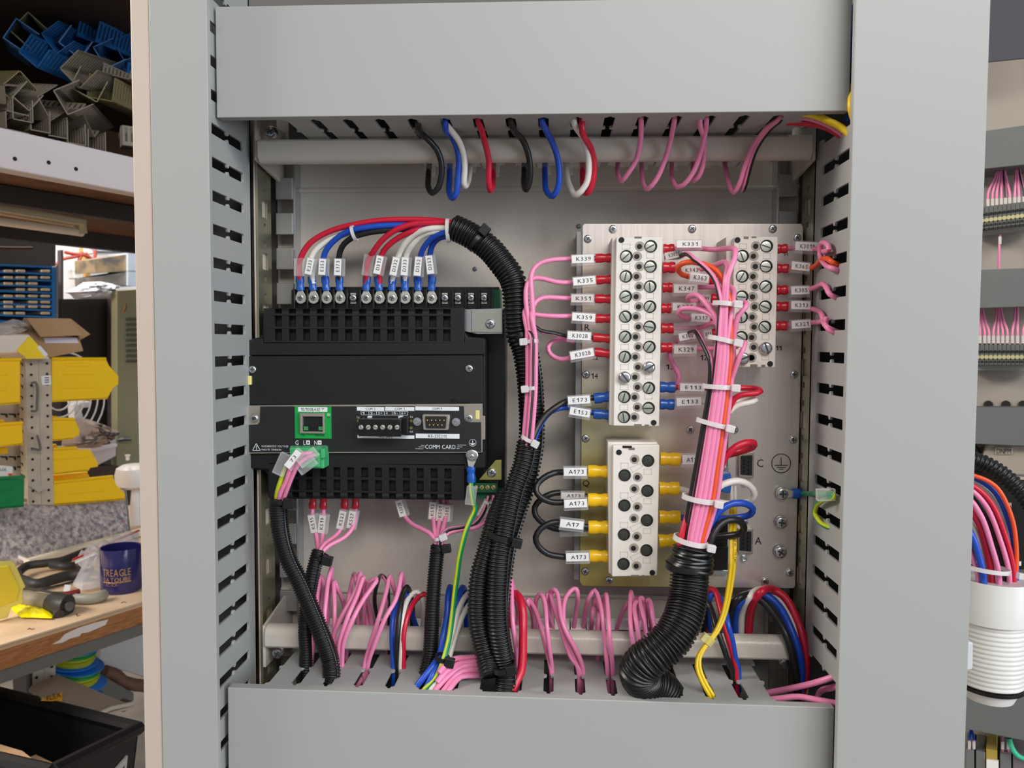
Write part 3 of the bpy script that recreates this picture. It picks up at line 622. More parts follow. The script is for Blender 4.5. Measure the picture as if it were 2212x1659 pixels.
# relay ports and lettering
PORT = mat('port_black', (30, 30, 32), 0.5)
dsub(1609, 1003, 56, 32, dQ, rel, 1, HOLE, 'data_port'); dsub(1607, 1166, 56, 32, dQ, rel, 1, HOLE, 'data_port')
for s, x0, y0, x1, y1 in (('C', 1635.5, 992, 1648.5, 1009), ('A', 1631, 1160, 1645, 1176), ('R', 1263, 700, 1274, 714), ('Q', 1258.5, 1037, 1273, 1053), ('14', 1277.5, 806, 1291.5, 818), ('11', 1676, 747, 1688, 757), ('12', 1513, 767, 1528, 778), ('12', 1280, 766, 1292, 777), ('13', 1439, 787, 1455, 798), ('H', 1694.5, 546, 1702, 553), ('B', 1595, 1000, 1601, 1010)): text(s, x0, y0, x1, y1, dQ - 0.0001, INK, rel)
earth(1687.5, 1001, 20.5, dQ - 0.0002, INK, rel, 0.0005)
add(B(1535, 1180, 1573, 1232, dQ - 0.012, dQ), 'module_bay', BLACKG, rel, 0.0006); add(B(1532, 1233, 1572, 1241, dQ - 0.004, dQ), 'module_edge', STEEL, rel)
add(B(1546, 1010, 1574, 1020, dQ - 0.005, dQ), 'module_edge', NICKEL, rel); add(B(1540, 1120, 1572, 1180, dQ - 0.010, dQ), 'module_bay', BLACKG, rel)
add(B(1571, 925, 1573, 1018, dQ - 0.0008, dQ), 'plate_seam', DULL, rel)
# fibre plugs
FB = mat('fibre_plug_blue', (40, 96, 180), 0.4)
add(pr([(1556, 1025), (1578, 1022), (1582, 1040), (1578, 1066), (1560, 1064)], dQ - 0.02, dQ), 'fibre_socket', FB, rel, 0.0006)
# ================================================================== wires: every one a thing, with its crimp lugs, marker sleeves and markers
def pix(pts):
    ds = [p[2] if len(p) > 2 else None for p in pts]; known = [i for i, d in enumerate(ds) if d is not None]
    out = []
    for i, p in enumerate(pts):
        if ds[i] is None:
            a = max([k for k in known if k < i], default=None); b = min([k for k in known if k > i], default=None)
            d = ds[a] if b is None else ds[b] if a is None else ds[a] + (ds[b] - ds[a]) * (i - a) / (b - a)
        else: d = ds[i]
        out.append(P(p[0], p[1], d * mm))
    return out
TIN = mat('tin', (220, 214, 204), 0.35, 0.7)
def lug(w, col, x0, y0, x1, y1, d, wd, ring=None, name='crimp_lug'):
    a, b = P(x0, y0, d * mm), P(x1, y1, d * mm); r = wd / 2 * d * mm / F; n = 9
    k = [0.95, 0.99, 1.0, 1.0, 0.88, 0.86, 0.98, 1.0, 0.98]; pts = [a.lerp(b, i / (n - 1)) for i in range(n)]
    o = add(MB().sweep(pts, [r * q for q in k], 14, flat=0.8), name, CRIMP[col], w, sharp=60)
    if ring:
        c = P(ring[0], ring[1], (d - 0.5) * mm); u = (c - b); L = u.length; u.normalize(); v = Vector((-u.z, 0, u.x)); q = 0.0042
        pts = [b - v * r * .55, b + v * r * .55, c + v * q * .8 - u * q * .6, c + v * q + u * q * .1, c + v * q * .7 + u * q * .75, c + u * q, c - v * q * .7 + u * q * .75, c - v * q + u * q * .1, c - v * q * .8 - u * q * .6]
        add(MB().slab([(p.x, d * mm - 0.0008, p.z) for p in pts], (0, 0.0008, 0)), 'ring_tongue', TIN, w, 0.0002)
    return o
def marker(w, x0, y0, x1, y1, d, s, h, shade=0, sl=1.5, off=0.12, bare=False):
    a, b = P(x0, y0, d * mm), P(x1, y1, d * mm); u = b - a; L = u.length; u.normalize(); v = Vector((-u.z, 0, u.x)); c = (a + b) / 2; hh = h * d * mm / F
    if not bare:
        add(MB().obox(c - v * hh * off, u * (L / 2 + 0.0006), Vector((0, 0.0021, 0)), v * hh * sl / 2), 'marker_sleeve', CLEAR, w, 0.0003, 1)
    if s:
        o = add(MB().obox(c + Vector((0, -0.0023, 0)), u * L / 2, Vector((0, 0.00012, 0)), v * hh / 2), 'marker', LABELW if not shade else LABELG, w)
        tw = min(L * 0.66, hh * 0.52 * len(s)); add(text_mb(s, c + Vector((0, -0.00245, 0)) + u * L * .04, u, v, tw, hh * 0.5, True), 'marker_text', INK, o, smooth=False)
def wire(label, col, pts, r, lugs=(), marks=(), group=None, stripe=None, name=None, cat='wire', cap=True):
    if group == 'wires from the small block to the upright trunking': pts = [(p[0], p[1], min(p[2], 307000 / (p[0] - 1195)) if 1770 < p[0] < 1800 else p[2]) for p in pts]
    path = smoothpath(pix(pts)); m = MB(); n = 10
    if stripe: m.sweep(path, r * mm, n, stripe=stripe[1]); ms = [COLS[col], stripe[0]]
    else: m.sweep(path, r * mm, n); ms = [COLS[col]]
    o = add(m, name or (col + '_wire'), ms, None, origin=path[0], sharp=70); tag(o, label, cat, group)
    for q in lugs: lug(o, *q)
    for q in marks: marker(o, *q)
    return o
BS = (BLACK, {0, 1, 9}); BS2 = (BLACK, {0, 1, 2}); BS3 = (BLACK, {7, 8, 9}); GY = (LIME, {0, 1, 2, 3, 4})
# --- wires from the meter's top terminals into the conduit
G = 'wires on the meter terminal strip'
def mt(label, col, tx, lugtop, sl, s, path, r=2.15):
    lx = tx - 1
    wire(label, col, [(lx, 612, 583)] + path, r, [(col_l, lugtop[0], 597, tx - 1, 628, 583, 18, (tx, 644))], [(sl[0], sl[1], sl[2], sl[3], 577, s, 15)] if sl else [], G)
col_l = 'blue'
mt('red wire with a bare clear sleeve on the first meter terminal', 'red', 650, (648, 0), (645.5, 595, 645.5, 560), None, [(646, 574), (652, 552), (668, 527), (695, 508), (730, 493.5), (771, 484, 572), (825, 476), (907, 474.6), (961, 478.6), (985, 484), (1030, 515, 566)])
mt('white wire marked E333 on the second meter terminal', 'white', 677.6, (673, 0), (667, 593, 674, 559), 'E333', [(671, 563, 580), (679, 544), (706, 522), (744, 506), (798, 495, 576), (880, 490), (960, 486), (1030, 517, 568)])
mt('blue wire marked E353 on the third meter terminal', 'blue', 706, (702, 0), (697, 594, 699, 560), 'E353', [(699, 557, 580), (706, 538), (725, 517), (752, 500), (793, 491, 569), (839, 487), (893, 487), (960, 489), (1030, 519, 567)])
mt('black wire marked E373 on the fourth meter terminal', 'black', 734.6, (733, 0), (731, 595, 732, 560), 'E373', [(732, 557, 580), (739, 533), (760, 514), (798, 502, 570), (852, 496), (893, 493), (960, 492), (1030, 521, 569)])
mt('red wire with a bare clear sleeve on the sixth meter terminal', 'red', 791.5, (793, 0), (791, 594, 797, 552), None, [(795.6, 563, 579), (806.5, 544), (825.5, 519), (858, 495, 567), (893, 484), (934, 481), (980, 483), (1030, 513, 564)])
mt('red wire marked D313 on the seventh meter terminal', 'red', 820, (816, 0), (815, 592, 823, 554), 'D313', [(824, 552, 579), (836, 533), (860.7, 514), (890.5, 500, 568), (928.5, 491), (980, 486), (1030, 514, 568)])
mt('white wire marked D332 on the eighth meter terminal', 'white', 847, (848, 0), (850, 595, 858, 557), 'D332', [(861, 552, 578), (871.6, 530), (893, 508), (923, 495, 565), (958, 493), (980, 493.6), (1030, 520, 563)])
mt('white wire marked D333 on the ninth meter terminal', 'white', 875.6, (874, 0), (874, 595, 877, 557), 'D333', [(878, 552, 579), (888, 533), (909.5, 511), (939, 500, 566), (980, 498), (1030, 524, 565)])
mt('blue wire marked D352 on the tenth meter terminal', 'blue', 904, (902, 0), (902, 596, 906, 556), 'D352', [(908, 554.6, 578), (915, 535.6), (931, 516.6), (955.6, 504, 564), (979, 503), (1030, 528, 562)])
mt('blue wire marked D353 on the eleventh meter terminal', 'blue', 932.6, (934, 0), (931.5, 592, 927, 553), 'D353', [(928.5, 552, 579), (934, 530), (947.5, 515), (977, 511, 566), (1030, 534, 564)])
# --- loops hanging out of the upper trunking
G2 = 'wire loops hanging from the upper trunking'
def hang(label, col, pts, r, sleeve=None, stripe=None, dmin=531):
    n = len(pts); out = []
    lo = max(range(n), key=lambda i: pts[i][1])
    for i, (x, y) in enumerate(pts):
        if i <= lo: d = 520 + (dmin + 10 - 520) * min(1, i / 2.2) + (14 * max(0, (i - 2)) / max(1, lo - 2))
        else: d = 556 + 24 * (i - lo) / max(1, n - 1 - lo)
        out.append((x, y, d))
    out.insert(0, (pts[0][0], pts[0][1] - 50, 521)); out.append((pts[-1][0], pts[-1][1] - 22, 582)); a = pts[-1]; b = pts[-2]
    mk = [(b[0] + (a[0] - b[0]) * .1, b[1] + (a[1] - b[1]) * .1 - 2, a[0], a[1] + 4, 576, None, 15)] if sleeve is None else []
    wire(label, col, out, r, (), mk, G2, stripe)
hang('black wire loop hanging nearest the meter conduit end', 'black', [(903, 268), (904, 283), (922, 299), (943, 322), (953, 349), (954, 376), (946, 407), (934, 417), (925, 403), (925, 385), (928, 342)], 2.1)
hang('blue wire loop hanging from the fifth slot next to the first black loop', 'blue', [(962, 270), (964, 284), (977, 297), (988, 322), (991.5, 349), (989, 383), (986, 416), (978, 428), (970, 414), (971, 385), (972, 342)], 2.1)
hang('white wire loop sharing a slot with the first blue loop', 'white', [(959, 258), (974, 281), (992, 306), (1001, 333), (1004, 367), (1002, 395), (1005, 402), (1011, 392), (1014, 375), (1017, 342)], 2.1)
hang('red wire loop hanging alone between the white and black loops', 'red', [(1032, 256), (1040, 281), (1048, 310), (1056, 346), (1056, 392), (1059, 412), (1064, 401), (1065, 385), (1066, 345)], 2.1)
hang('black wire loop hanging between the red and blue loops', 'black', [(1104, 262), (1111, 283), (1128, 301), (1140, 328), (1145, 360), (1144, 392), (1137, 410), (1132, 398), (1132, 378), (1133, 342)], 2.1)
hang('wide blue wire loop hanging above the conduit bend', 'blue', [(1171, 261), (1179, 281), (1194, 310), (1204, 340), (1208, 371), (1205, 407), (1194, 424), (1180, 412), (1177, 380), (1177, 342)], 2.1)
hang('white wire loop hanging in front of a red loop', 'white', [(1240, 265), (1250, 283), (1262, 301), (1269, 328), (1272, 365), (1266, 398), (1246, 421), (1232, 405), (1225, 383), (1222, 342)], 2.1, dmin=527)
hang('red wire loop hanging partly behind a white loop', 'red', [(1258, 285), (1264, 299), (1277, 322), (1283, 351), (1282, 383), (1273, 414), (1264, 417), (1259, 396), (1259, 342)], 2.1)
hang('pink wire loop hanging nearest the white and red pair', 'pink', [(1385, 257), (1385, 280), (1383, 307), (1375, 344), (1357, 374), (1343, 391), (1335, 379), (1334, 362), (1335, 342)], 1.7)
hang('pink wire loop second among the hanging pink loops', 'pink', [(1457, 257), (1453, 280), (1449, 302), (1434, 352), (1417, 389), (1400, 408), (1390, 399), (1386, 369), (1385, 340)], 1.7)
hang('pink wire loop third among the hanging pink loops', 'pink', [(1526, 262), (1524, 282), (1514, 327), (1499, 369), (1479, 397), (1464, 404), (1453, 389), (1451, 370), (1451, 342)], 1.7)
hang('pink wire loop tucked behind the third hanging pink loop', 'pink', [(1512, 268), (1516, 285), (1521, 300), (1521, 330), (1518, 359), (1509, 382), (1499, 390), (1497, 375), (1497, 342)], 1.7)
hang('pink wire of the last hanging loop reaching up across the rail', 'pink', [(1688, 250), (1656, 277), (1628, 314), (1609, 359), (1596, 399), (1585, 416), (1574, 394), (1567, 362), (1565, 342)], 1.7)
hang('pink and black striped wire hanging beside the last pink loop', 'pink', [(1690, 252), (1663, 278), (1636, 316), (1621, 355), (1611, 395), (1605, 411), (1606, 390), (1611, 342)], 1.7, stripe=BS3)
# --- loops rising out of the lower trunking
G3 = 'wire loops rising from the lower trunking'
def rise(label, col, pts, r, stripe=None, d0=541, apex=None, front=541):
    n = len(pts); hi = min(range(n), key=lambda i: pts[i][1]); d0 = max(d0, 540); front = max(front, 536); out = [(pts[0][0] + 1, pts[0][1] + 55, d0)]
    for i, (x, y) in enumerate(pts):
        if i <= hi:
            t = (pts[0][1] - y) / max(1, pts[0][1] - pts[hi][1]); d = d0 + (front - d0) * min(1, t * 4) + max(0, t - .55) * 44
        else: d = 556 + 26 * min(1, (y - pts[hi][1]) / 75)
        out.append((x, y, d))
    wire(label, col, out, r, (), (), G3, stripe)
rise('pink loop with the tallest crown close to the crossing conduits', 'pink', [(702, 1430), (701, 1333), (705, 1287), (709, 1253), (716, 1228), (714, 1260), (709, 1300), (708, 1372)], 1.65)
rise('small pink loop half hidden behind the crossing conduits', 'pink', [(672, 1436), (682, 1330), (686, 1278), (693, 1244), (698, 1256), (692, 1305), (690, 1372)], 1.65)
rise('pink loop standing straight beside the crossing conduits', 'pink', [(727, 1432), (723, 1393), (723, 1310), (722, 1256), (729, 1271), (744, 1310), (752, 1372)], 1.65)
rise('pink loop leaning over, upper of a leaning pair', 'pink', [(731, 1432), (719, 1385), (734, 1340), (755, 1301), (773, 1264), (778, 1239), (783, 1260), (781, 1297), (793, 1345), (798, 1372)], 1.65)
rise('pink loop leaning over, lower of a leaning pair', 'pink', [(737, 1430), (732, 1393), (751, 1333), (771, 1287), (782, 1255), (785, 1248), (787, 1280), (784, 1372)], 1.65, front=531)
rise('pink loop leaning furthest with a low rounded crown', 'pink', [(739, 1432), (742, 1390), (762, 1338), (787, 1292), (810, 1260), (814, 1251), (799, 1256), (793, 1287), (801, 1333), (806, 1372)], 1.65, front=528)
rise('thin upright pink loop behind the leaning pink pair', 'pink', [(748, 1372), (749, 1340), (752, 1299), (760, 1260), (764, 1242), (770, 1252), (772, 1300), (774, 1372)], 1.65, d0=566, front=566)
rise('pink and black striped ring loop behind the leaning pink wires', 'pink', [(837, 1372), (838, 1300), (835, 1255), (826, 1244), (815, 1260), (809, 1292), (815, 1333), (824, 1360), (828, 1374)], 1.65, BS2, d0=566, front=566)
rise('straight pink loop in the third slot, shorter of two', 'pink', [(787, 1440), (797, 1402), (815, 1345), (829, 1299), (838, 1264), (842, 1244), (849, 1264), (858, 1300), (862, 1372)], 1.65)
rise('straight pink loop in the third slot, taller of two', 'pink', [(794, 1440), (810, 1390), (833, 1333), (854, 1297), (863, 1264), (867, 1239), (872, 1262), (874, 1300), (870, 1372)], 1.65, front=531)
rise('blue wire in the slot with black, white and red wires', 'blue', [(850, 1432), (847, 1379), (849, 1333), (860, 1299), (874, 1284), (881, 1288), (888, 1320), (906, 1372)], 1.9)
rise('black wire curving over beside white and red wires', 'black', [(856, 1434), (858, 1379), (864, 1322), (872, 1278), (879, 1268), (887, 1287), (891, 1322), (890, 1372)], 1.9, front=530)
rise('white wire curving over between black and red wires', 'white', [(866, 1434), (868, 1379), (870, 1333), (879, 1299), (890, 1283), (902, 1278), (912, 1292), (914, 1372)], 1.9)
rise('red wire curving toward the short upright conduit', 'red', [(871, 1420), (872, 1368), (881, 1329), (897, 1297), (915, 1283), (929, 1290), (934, 1330), (936, 1372)], 1.9)
wire('pink wire passing low through the third trunking slot', 'pink', [(796, 1432, 544), (788, 1455, 543), (777, 1474, 540), (768, 1488, 538), (756, 1500, 538)], 1.65, group=G3)
def low(label, col, pts, r, stripe=None): wire(label, col, pts, r, (), (), G3, stripe)
low('blue wire strapped to the green and yellow wire, outer of two', 'blue', [(880, 1515, 514), (905, 1476, 516), (934, 1440, 522), (950, 1413, 530), (958, 1372, 538), (966, 1331, 542), (968, 1290, 548), (972, 1268, 556), (976, 1290, 566), (978, 1372, 582)], 2.2)
low('blue wire strapped to the green and yellow wire, inner of two', 'blue', [(900, 1520, 515), (924, 1480, 516), (938, 1450, 520), (952, 1420, 530), (964, 1372, 541), (978, 1325, 548), (988, 1298, 552), (999, 1269, 562), (1006, 1285, 570), (1008, 1372, 582)], 2.2)
low('white wire behind the green and yellow wire, lower of two', 'white', [(927, 1498, 512), (955, 1450, 522), (966, 1404, 532), (980, 1361, 540), (988, 1323, 546), (1002, 1293, 554), (1015, 1281, 562), (1024, 1300, 570), (1026, 1372, 582)], 2.0)
low('white wire behind the green and yellow wire, upper of two', 'white', [(962, 1450, 528), (976, 1400, 538), (984, 1372, 541), (999, 1331, 547), (1013, 1307, 554), (1028, 1297, 562), (1036, 1330, 572), (1038, 1372, 582)], 2.0)
gyw = wire('green and yellow earth wire from the meter stud down to the trunking', 'green', [(1018, 1036, 551), (1018, 1052, 550), (1023, 1086, 549), (1027, 1099, 549), (1017, 1122, 547), (1007, 1146, 544), (999, 1175, 542), (992, 1208, 541), (988, 1240, 540), (983, 1277, 538), (977, 1331, 534), (969, 1385, 528), (958, 1426, 520), (944, 1461, 518), (918, 1489, 514), (890, 1520, 514)], 1.9,
     [('blue', 1018, 1042, 1017, 1008, 550.6, 20, (1020, 984))], [(1014, 1088, 1018, 1052, 546, None, 15)], 'earth wires', GY)
for k, (x1, y1, x0, y0) in enumerate(((1003, 1421, 966, 1432), (1001, 1432, 962, 1452), (999, 1440, 955, 1474), (997, 1450, 960, 1490), (996, 1462, 968, 1494))):
    low('pink wire bunched in the wide broken slot, number %s from the rail' % ('one', 'two', 'three', 'four', 'five')[k], 'pink', [(x1 + 40, y1 - 3, 534 - 2 * k), (x1, y1, 531 - 3 * k), ((x0 + x1) / 2, (y0 + y1) / 2 - 4, 526 - 3 * k), (x0, y0, 520 - 3 * k), (x0 - 18, y0 + 22, 514 - 2 * k)], 1.9)
low('thick red wire curving down beside the triple conduits', 'red', [(1085, 1540, 513), (1104, 1497, 513), (1112, 1478, 515), (1125, 1452, 520), (1129, 1419, 526), (1129.6, 1385, 532), (1130, 1351, 538), (1129, 1317, 542), (1124, 1296, 546), (1115, 1283, 552), (1104, 1295, 562), (1098, 1320, 570), (1098, 1375, 582)], 2.9)
rise('tall pink wire rising behind the conduits next to the thick red wire', 'pink', [(1117, 1446), (1117, 1419), (1113, 1385), (1108, 1351), (1106, 1317), (1105, 1275), (1103, 1252), (1110, 1275), (1117, 1309), (1119, 1334), (1116, 1372)], 1.65, d0=522, front=530)
rise('pink loop behind the thick red wire dropping to the sixth slot', 'pink', [(1190, 1446), (1178, 1393), (1168, 1351), (1156, 1317), (1147, 1301), (1143, 1296), (1138, 1298), (1148, 1318), (1154, 1372)], 1.65)
rise('pink loop with a narrow arch right of the thick red wire', 'pink', [(1192, 1442), (1187, 1402), (1181, 1351), (1176, 1300), (1169, 1284), (1161, 1289), (1157, 1306), (1158, 1372)], 1.65, front=530)
rise('pink loop crossing to the seventh slot, longer of a twisted pair', 'pink', [(1252, 1447), (1233, 1419), (1220, 1385), (1210, 1351), (1196, 1309), (1186, 1278), (1181, 1290), (1184, 1326), (1200, 1368)], 1.65)
rise('pink loop crossing to the seventh slot, rounder of a twisted pair', 'pink', [(1259, 1445), (1247, 1410), (1223, 1365), (1213, 1338), (1208, 1309), (1203, 1280), (1196, 1273), (1190, 1284), (1190, 1330), (1194, 1372)], 1.65, front=529)
rise('wide pink arch reaching over toward the relay plate edge', 'pink', [(1249, 1446), (1240, 1420), (1222, 1372), (1217, 1317), (1223, 1289), (1237, 1273), (1245, 1272), (1248, 1284), (1245, 1317), (1238, 1372)], 1.65)
rise('large pink arch to the eighth slot below the relay plate', 'pink', [(1312, 1445), (1309, 1412), (1301, 1331), (1293, 1293), (1285, 1275), (1274, 1288), (1264, 1326), (1259, 1372)], 1.65)
rise('slim pink loop leaning on the large arch', 'pink', [(1323, 1443), (1317, 1372), (1313, 1317), (1309, 1284), (1304, 1304), (1299, 1372)], 1.65, front=530)
rise('pink wire standing inside the large arch', 'pink', [(1290, 1372), (1292, 1340), (1290, 1300), (1286, 1293), (1280, 1322), (1277, 1372)], 1.65, d0=566, front=566)
rise('pink loop first of the dense cluster beside the big conduit', 'pink', [(1374, 1432), (1363, 1358), (1361, 1304), (1363, 1279), (1367, 1300), (1364, 1372)], 1.65)
rise('pink loop slanting behind the dense cluster', 'pink', [(1374, 1376), (1380, 1361), (1380, 1312), (1374, 1293), (1358, 1301), (1344, 1326), (1328, 1372)], 1.65, d0=566, front=566)
rise('pink loop second of the dense cluster beside the big conduit', 'pink', [(1387, 1430), (1375, 1345), (1370, 1310), (1374, 1300), (1380, 1330), (1378, 1372)], 1.65, front=532)
rise('pink loop third of the dense cluster beside the big conduit', 'pink', [(1400, 1430), (1391, 1339), (1382, 1293), (1386, 1291), (1394, 1330), (1396, 1372)], 1.65)
rise('pink loop half hidden by the big conduit, tallest there', 'pink', [(1418, 1420), (1409, 1323), (1403, 1297), (1399, 1296), (1404, 1330), (1410, 1372)], 1.65)
# --- right hand end of the lower trunking
rise('black cable arching widest near the relay plate corner', 'black', [(1722, 1490), (1714, 1426), (1698, 1372), (1671, 1326), (1644, 1296), (1617, 1284), (1595, 1293), (1578, 1317), (1574, 1372)], 2.7, d0=545, front=545)
rise('blue cable arching just outside the black cable', 'blue', [(1730, 1490), (1731, 1440), (1723, 1399), (1706, 1353), (1682, 1309), (1650, 1283), (1622, 1281), (1601, 1298), (1588, 1331), (1587, 1372)], 2.7, d0=549, front=550)
rise('white cable arching between the blue and red cables', 'white', [(1738, 1480), (1732, 1410), (1717, 1361), (1698, 1317), (1671, 1282), (1644, 1273), (1618, 1290), (1602, 1325), (1600, 1372)], 2.5, d0=553, front=556)
rise('red cable arching outermost near the relay plate corner', 'red', [(1727, 1515), (1739, 1467), (1742, 1420), (1731, 1366), (1715, 1323), (1693, 1288), (1668, 1273), (1645, 1278), (1628, 1300), (1620, 1331), (1617, 1372)], 2.9, d0=548, front=552)
rise('red cable dropping into a slot behind the yellow fibre pair', 'red', [(1591, 1447), (1582, 1410), (1568, 1361), (1557, 1317), (1546, 1280), (1536, 1272), (1530, 1300), (1528, 1372)], 2.2)
rise('blue cable dropping beside the red cable behind the yellow fibres', 'blue', [(1594, 1440), (1588, 1421), (1582, 1385), (1573, 1350), (1563, 1307), (1543, 1280), (1534, 1290), (1532, 1372)], 2.0, front=540)
rise('black cable dropping beside the red cable behind the yellow fibres', 'black', [(1583, 1447), (1576, 1436), (1563, 1399), (1546, 1350), (1533, 1309), (1524, 1300), (1520, 1372)], 2.0, front=532)
low('pink wire running from the lower trunking end to the upright trunking, topmost', 'pink', [(1640, 1499, 540), (1666, 1495, 536), (1712, 1486, 525), (1752, 1477, 515), (1780, 1469, 508), (1812, 1458, 505)], 2.0)
low('pink wire running level along the lower trunking cover edge', 'pink', [(1650, 1512, 524), (1682, 1509, 520), (1725, 1505, 516), (1766, 1512, 510), (1812, 1520, 507)], 2.0)
low('pink wire hooking back at the upright trunking foot', 'pink', [(1815, 1478, 505), (1798, 1486, 512), (1776, 1491, 520), (1767, 1502, 522), (1775, 1530, 520)], 2.0)
# --- yellow fibre pair
for k, (dx, lab) in enumerate(((0, 'yellow fibre lead, the one with printing, hanging from the relay'), (-8, 'plain yellow fibre lead beside the printed one'))):
    o = wire(lab, 'yellow', [(1588 + dx, 1085, 566), (1587 + dx, 1138, 556), (1588 + dx, 1169, 550), (1587 + dx, 1212, 545), (1580 + dx * .9, 1266, 540), (1566 + dx * .7, 1328, 535), (1549 + dx * .6, 1366, 530), (1530 + dx * .4, 1390, 526), (1513 + dx * .5, 1415, 523), (1511 + dx * .8, 1440, 520), (1521 + dx * .9, 1469, 517), (1541 + dx, 1504, 515), (1556 + dx, 1540, 516)], 1.35, group='yellow fibre leads')
    add(MB().sweep([P(1588 + dx, 1050, 0.572), P(1588 + dx, 1070, 0.569), P(1588 + dx, 1092, 0.565)], [0.0011, 0.0014, 0.0012], 10), 'white_boot', WHITE, o)
    if k == 0:
        for j, (s, ya, yb) in enumerate((('FIBER', 1150, 1180), ('OPTION', 1186, 1224))):
            a, b = P(1588, ya, 0.5452 + .0028 * (1 - j)), P(1587, yb, 0.5452 - .0005 * j); u = b - a; add(text_mb(s, (a + b) / 2 + Vector((0, -0.0014, 0)), u, Vector((u.z, 0, -u.x)), u.length, 0.0013), 'printing', INK, o, smooth=False)
wc = add(MB().obox(P(1528, 1381, 0.5255), (0.0034, 0, -0.0025), (0, 0.002, 0), (0.0016, 0, 0.0022)), 'fibre_clip', clear('clip_clear', (250, 240, 150), 0.4), None, 0.0004); tag(wc, 'small clear clip holding the two yellow fibres together', 'clip')
# --- left side of the tall terminal block
G4 = 'pink wires on the tall terminal block'
def lb(label, s, ym, mk, pts, cr, stripe=None, dl=560, shade=0, col='pink', crc='red', r=1.7, wd=20, h=17):
    wire(label, col, pts, r, [(crc, cr[0], cr[1], cr[2], cr[3], dl, wd)], [(mk[0], mk[1], mk[2], mk[3], 556, s, h, shade)] if mk else [], G4, stripe)
low_b = lambda x, d=544: [(x - 1, 725, d), (x, 790, d), (x - 1, 850, d), (x - 5, 905, d), (x - 9, 950, d), (x - 12, 985, d + 2)]
lb('pink wire marked K339, uppermost on the tall terminal block', 'K339', 0, (1235, 561, 1282, 559), [(1300, 558, 562), (1240, 559, 560), (1195, 561, 554), (1168, 568), (1152, 582), (1147, 603), (1149, 635), (1151, 671, 545)] + low_b(1153), (1286, 558, 1322, 557))
lb('pink wire marked K335, second down on the tall terminal block', 'K335', 0, (1238, 609, 1286, 605), [(1300, 606, 562), (1240, 610, 560), (1201, 609, 554), (1174, 602), (1152, 601), (1139, 614), (1136, 644), (1141, 690, 545)] + low_b(1146), (1286, 605, 1322, 603))
lb('pink wire marked K351, third down on the tall terminal block', 'K351', 0, (1234, 645, 1282, 645), [(1300, 646, 562), (1240, 645, 560), (1201, 643, 554), (1174, 643), (1157, 652), (1150, 671), (1150, 690, 543)] + low_b(1157, 542), (1286, 645, 1322, 646), shade=1)
lb('pink wire marked K359, fourth down on the tall terminal block', 'K359', 0, (1236, 684, 1285, 687), [(1300, 689, 562), (1240, 683, 560), (1201, 683, 554), (1168, 681), (1146, 677), (1135, 668), (1133, 682), (1139, 715, 545)] + low_b(1140), (1286, 688, 1322, 688))
lb('pink and black wire marked K302B leading to the tied bundle', 'K302B', 0, (1226, 724, 1276, 727), [(1296, 731, 562), (1225, 727, 560), (1195, 720, 554), (1168, 715), (1152, 704), (1144, 702), (1138, 712, 547)] + low_b(1149, 541), (1281, 729, 1321, 732), BS, wd=20)
wire('short pink jumper loop marked K302B at its lower end', 'pink', [(1296, 761, 562), (1231, 773, 560), (1211, 776), (1190, 766), (1184, 750), (1194, 738), (1214, 733, 566), (1240, 738, 568)], 1.7, [('red', 1284, 760, 1322, 765, 560, 20)], [(1232, 769, 1282, 760, 556, 'K302B', 17)], G4)
lb('black wire marked E173 low on the tall terminal block', 'E173', 0, (1227, 865, 1274, 862), [(1296, 858, 562), (1226, 866, 560), (1201, 879, 556), (1176, 900), (1160, 925), (1150, 948), (1140, 985, 545)], (1283, 861, 1321, 856), col='black', crc='blue', r=2.1, wd=24)
lb('blue wire marked E153 lowest on the tall terminal block', 'E153', 0, (1231, 886, 1274, 893), [(1296, 895, 564), (1231, 881, 563), (1211, 881, 560), (1190, 889), (1173, 908), (1160, 933), (1152, 955), (1142, 990, 549)], (1282, 894, 1321, 897), col='blue', crc='blue', r=2.0, wd=22)
# --- black jumpers of the short block
GJ = 'black jumper loops of the short terminal block'
wire('black jumper loop marked A173 at both ends, topmost of three', 'black', [(1290, 1018, 560), (1217, 1019.7, 560), (1195, 1022, 556), (1173.6, 1033), (1159, 1049), (1160, 1066, 550), (1176, 1079), (1195, 1085), (1217, 1085, 552), (1290, 1080, 560)], 2.15,
     [('yellow', 1270, 1018, 1316, 1019, 559, 28), ('yellow', 1270, 1080, 1316, 1080, 556, 30)], [(1218, 1018, 1267, 1018, 553, 'A173', 18), (1219, 1087, 1268, 1085, 549, 'A173', 18)], GJ)
wire('black jumper loop between the other two, its markers tilted behind', 'black', [(1290, 1076, 566), (1211, 1064, 566), (1190, 1067, 564), (1168, 1079), (1155, 1096), (1157, 1114, 562), (1174, 1131), (1195, 1141), (1217, 1144, 566), (1290, 1141, 566)], 2.15, (), [(1212, 1069, 1262, 1070, 562, 'A173', 14, 1), (1210, 1145, 1268, 1143, 562, None, 16)], GJ)
wire('black jumper loop marked A173 at both ends, lowest of three', 'black', [(1290, 1139, 558), (1268, 1138, 556), (1209, 1128, 552), (1190, 1129.5), (1168, 1142), (1157, 1161, 548), (1163, 1180), (1182, 1196), (1203, 1201), (1222, 1203, 554), (1290, 1201, 560)], 2.15,
     [('yellow', 1271, 1139, 1315, 1139, 557, 30), ('yellow', 1273, 1201, 1315, 1202, 559, 28)], [(1210, 1128, 1260, 1134, 549, 'A17', 18), (1223, 1202, 1272, 1201, 552, 'A173', 18)], GJ)
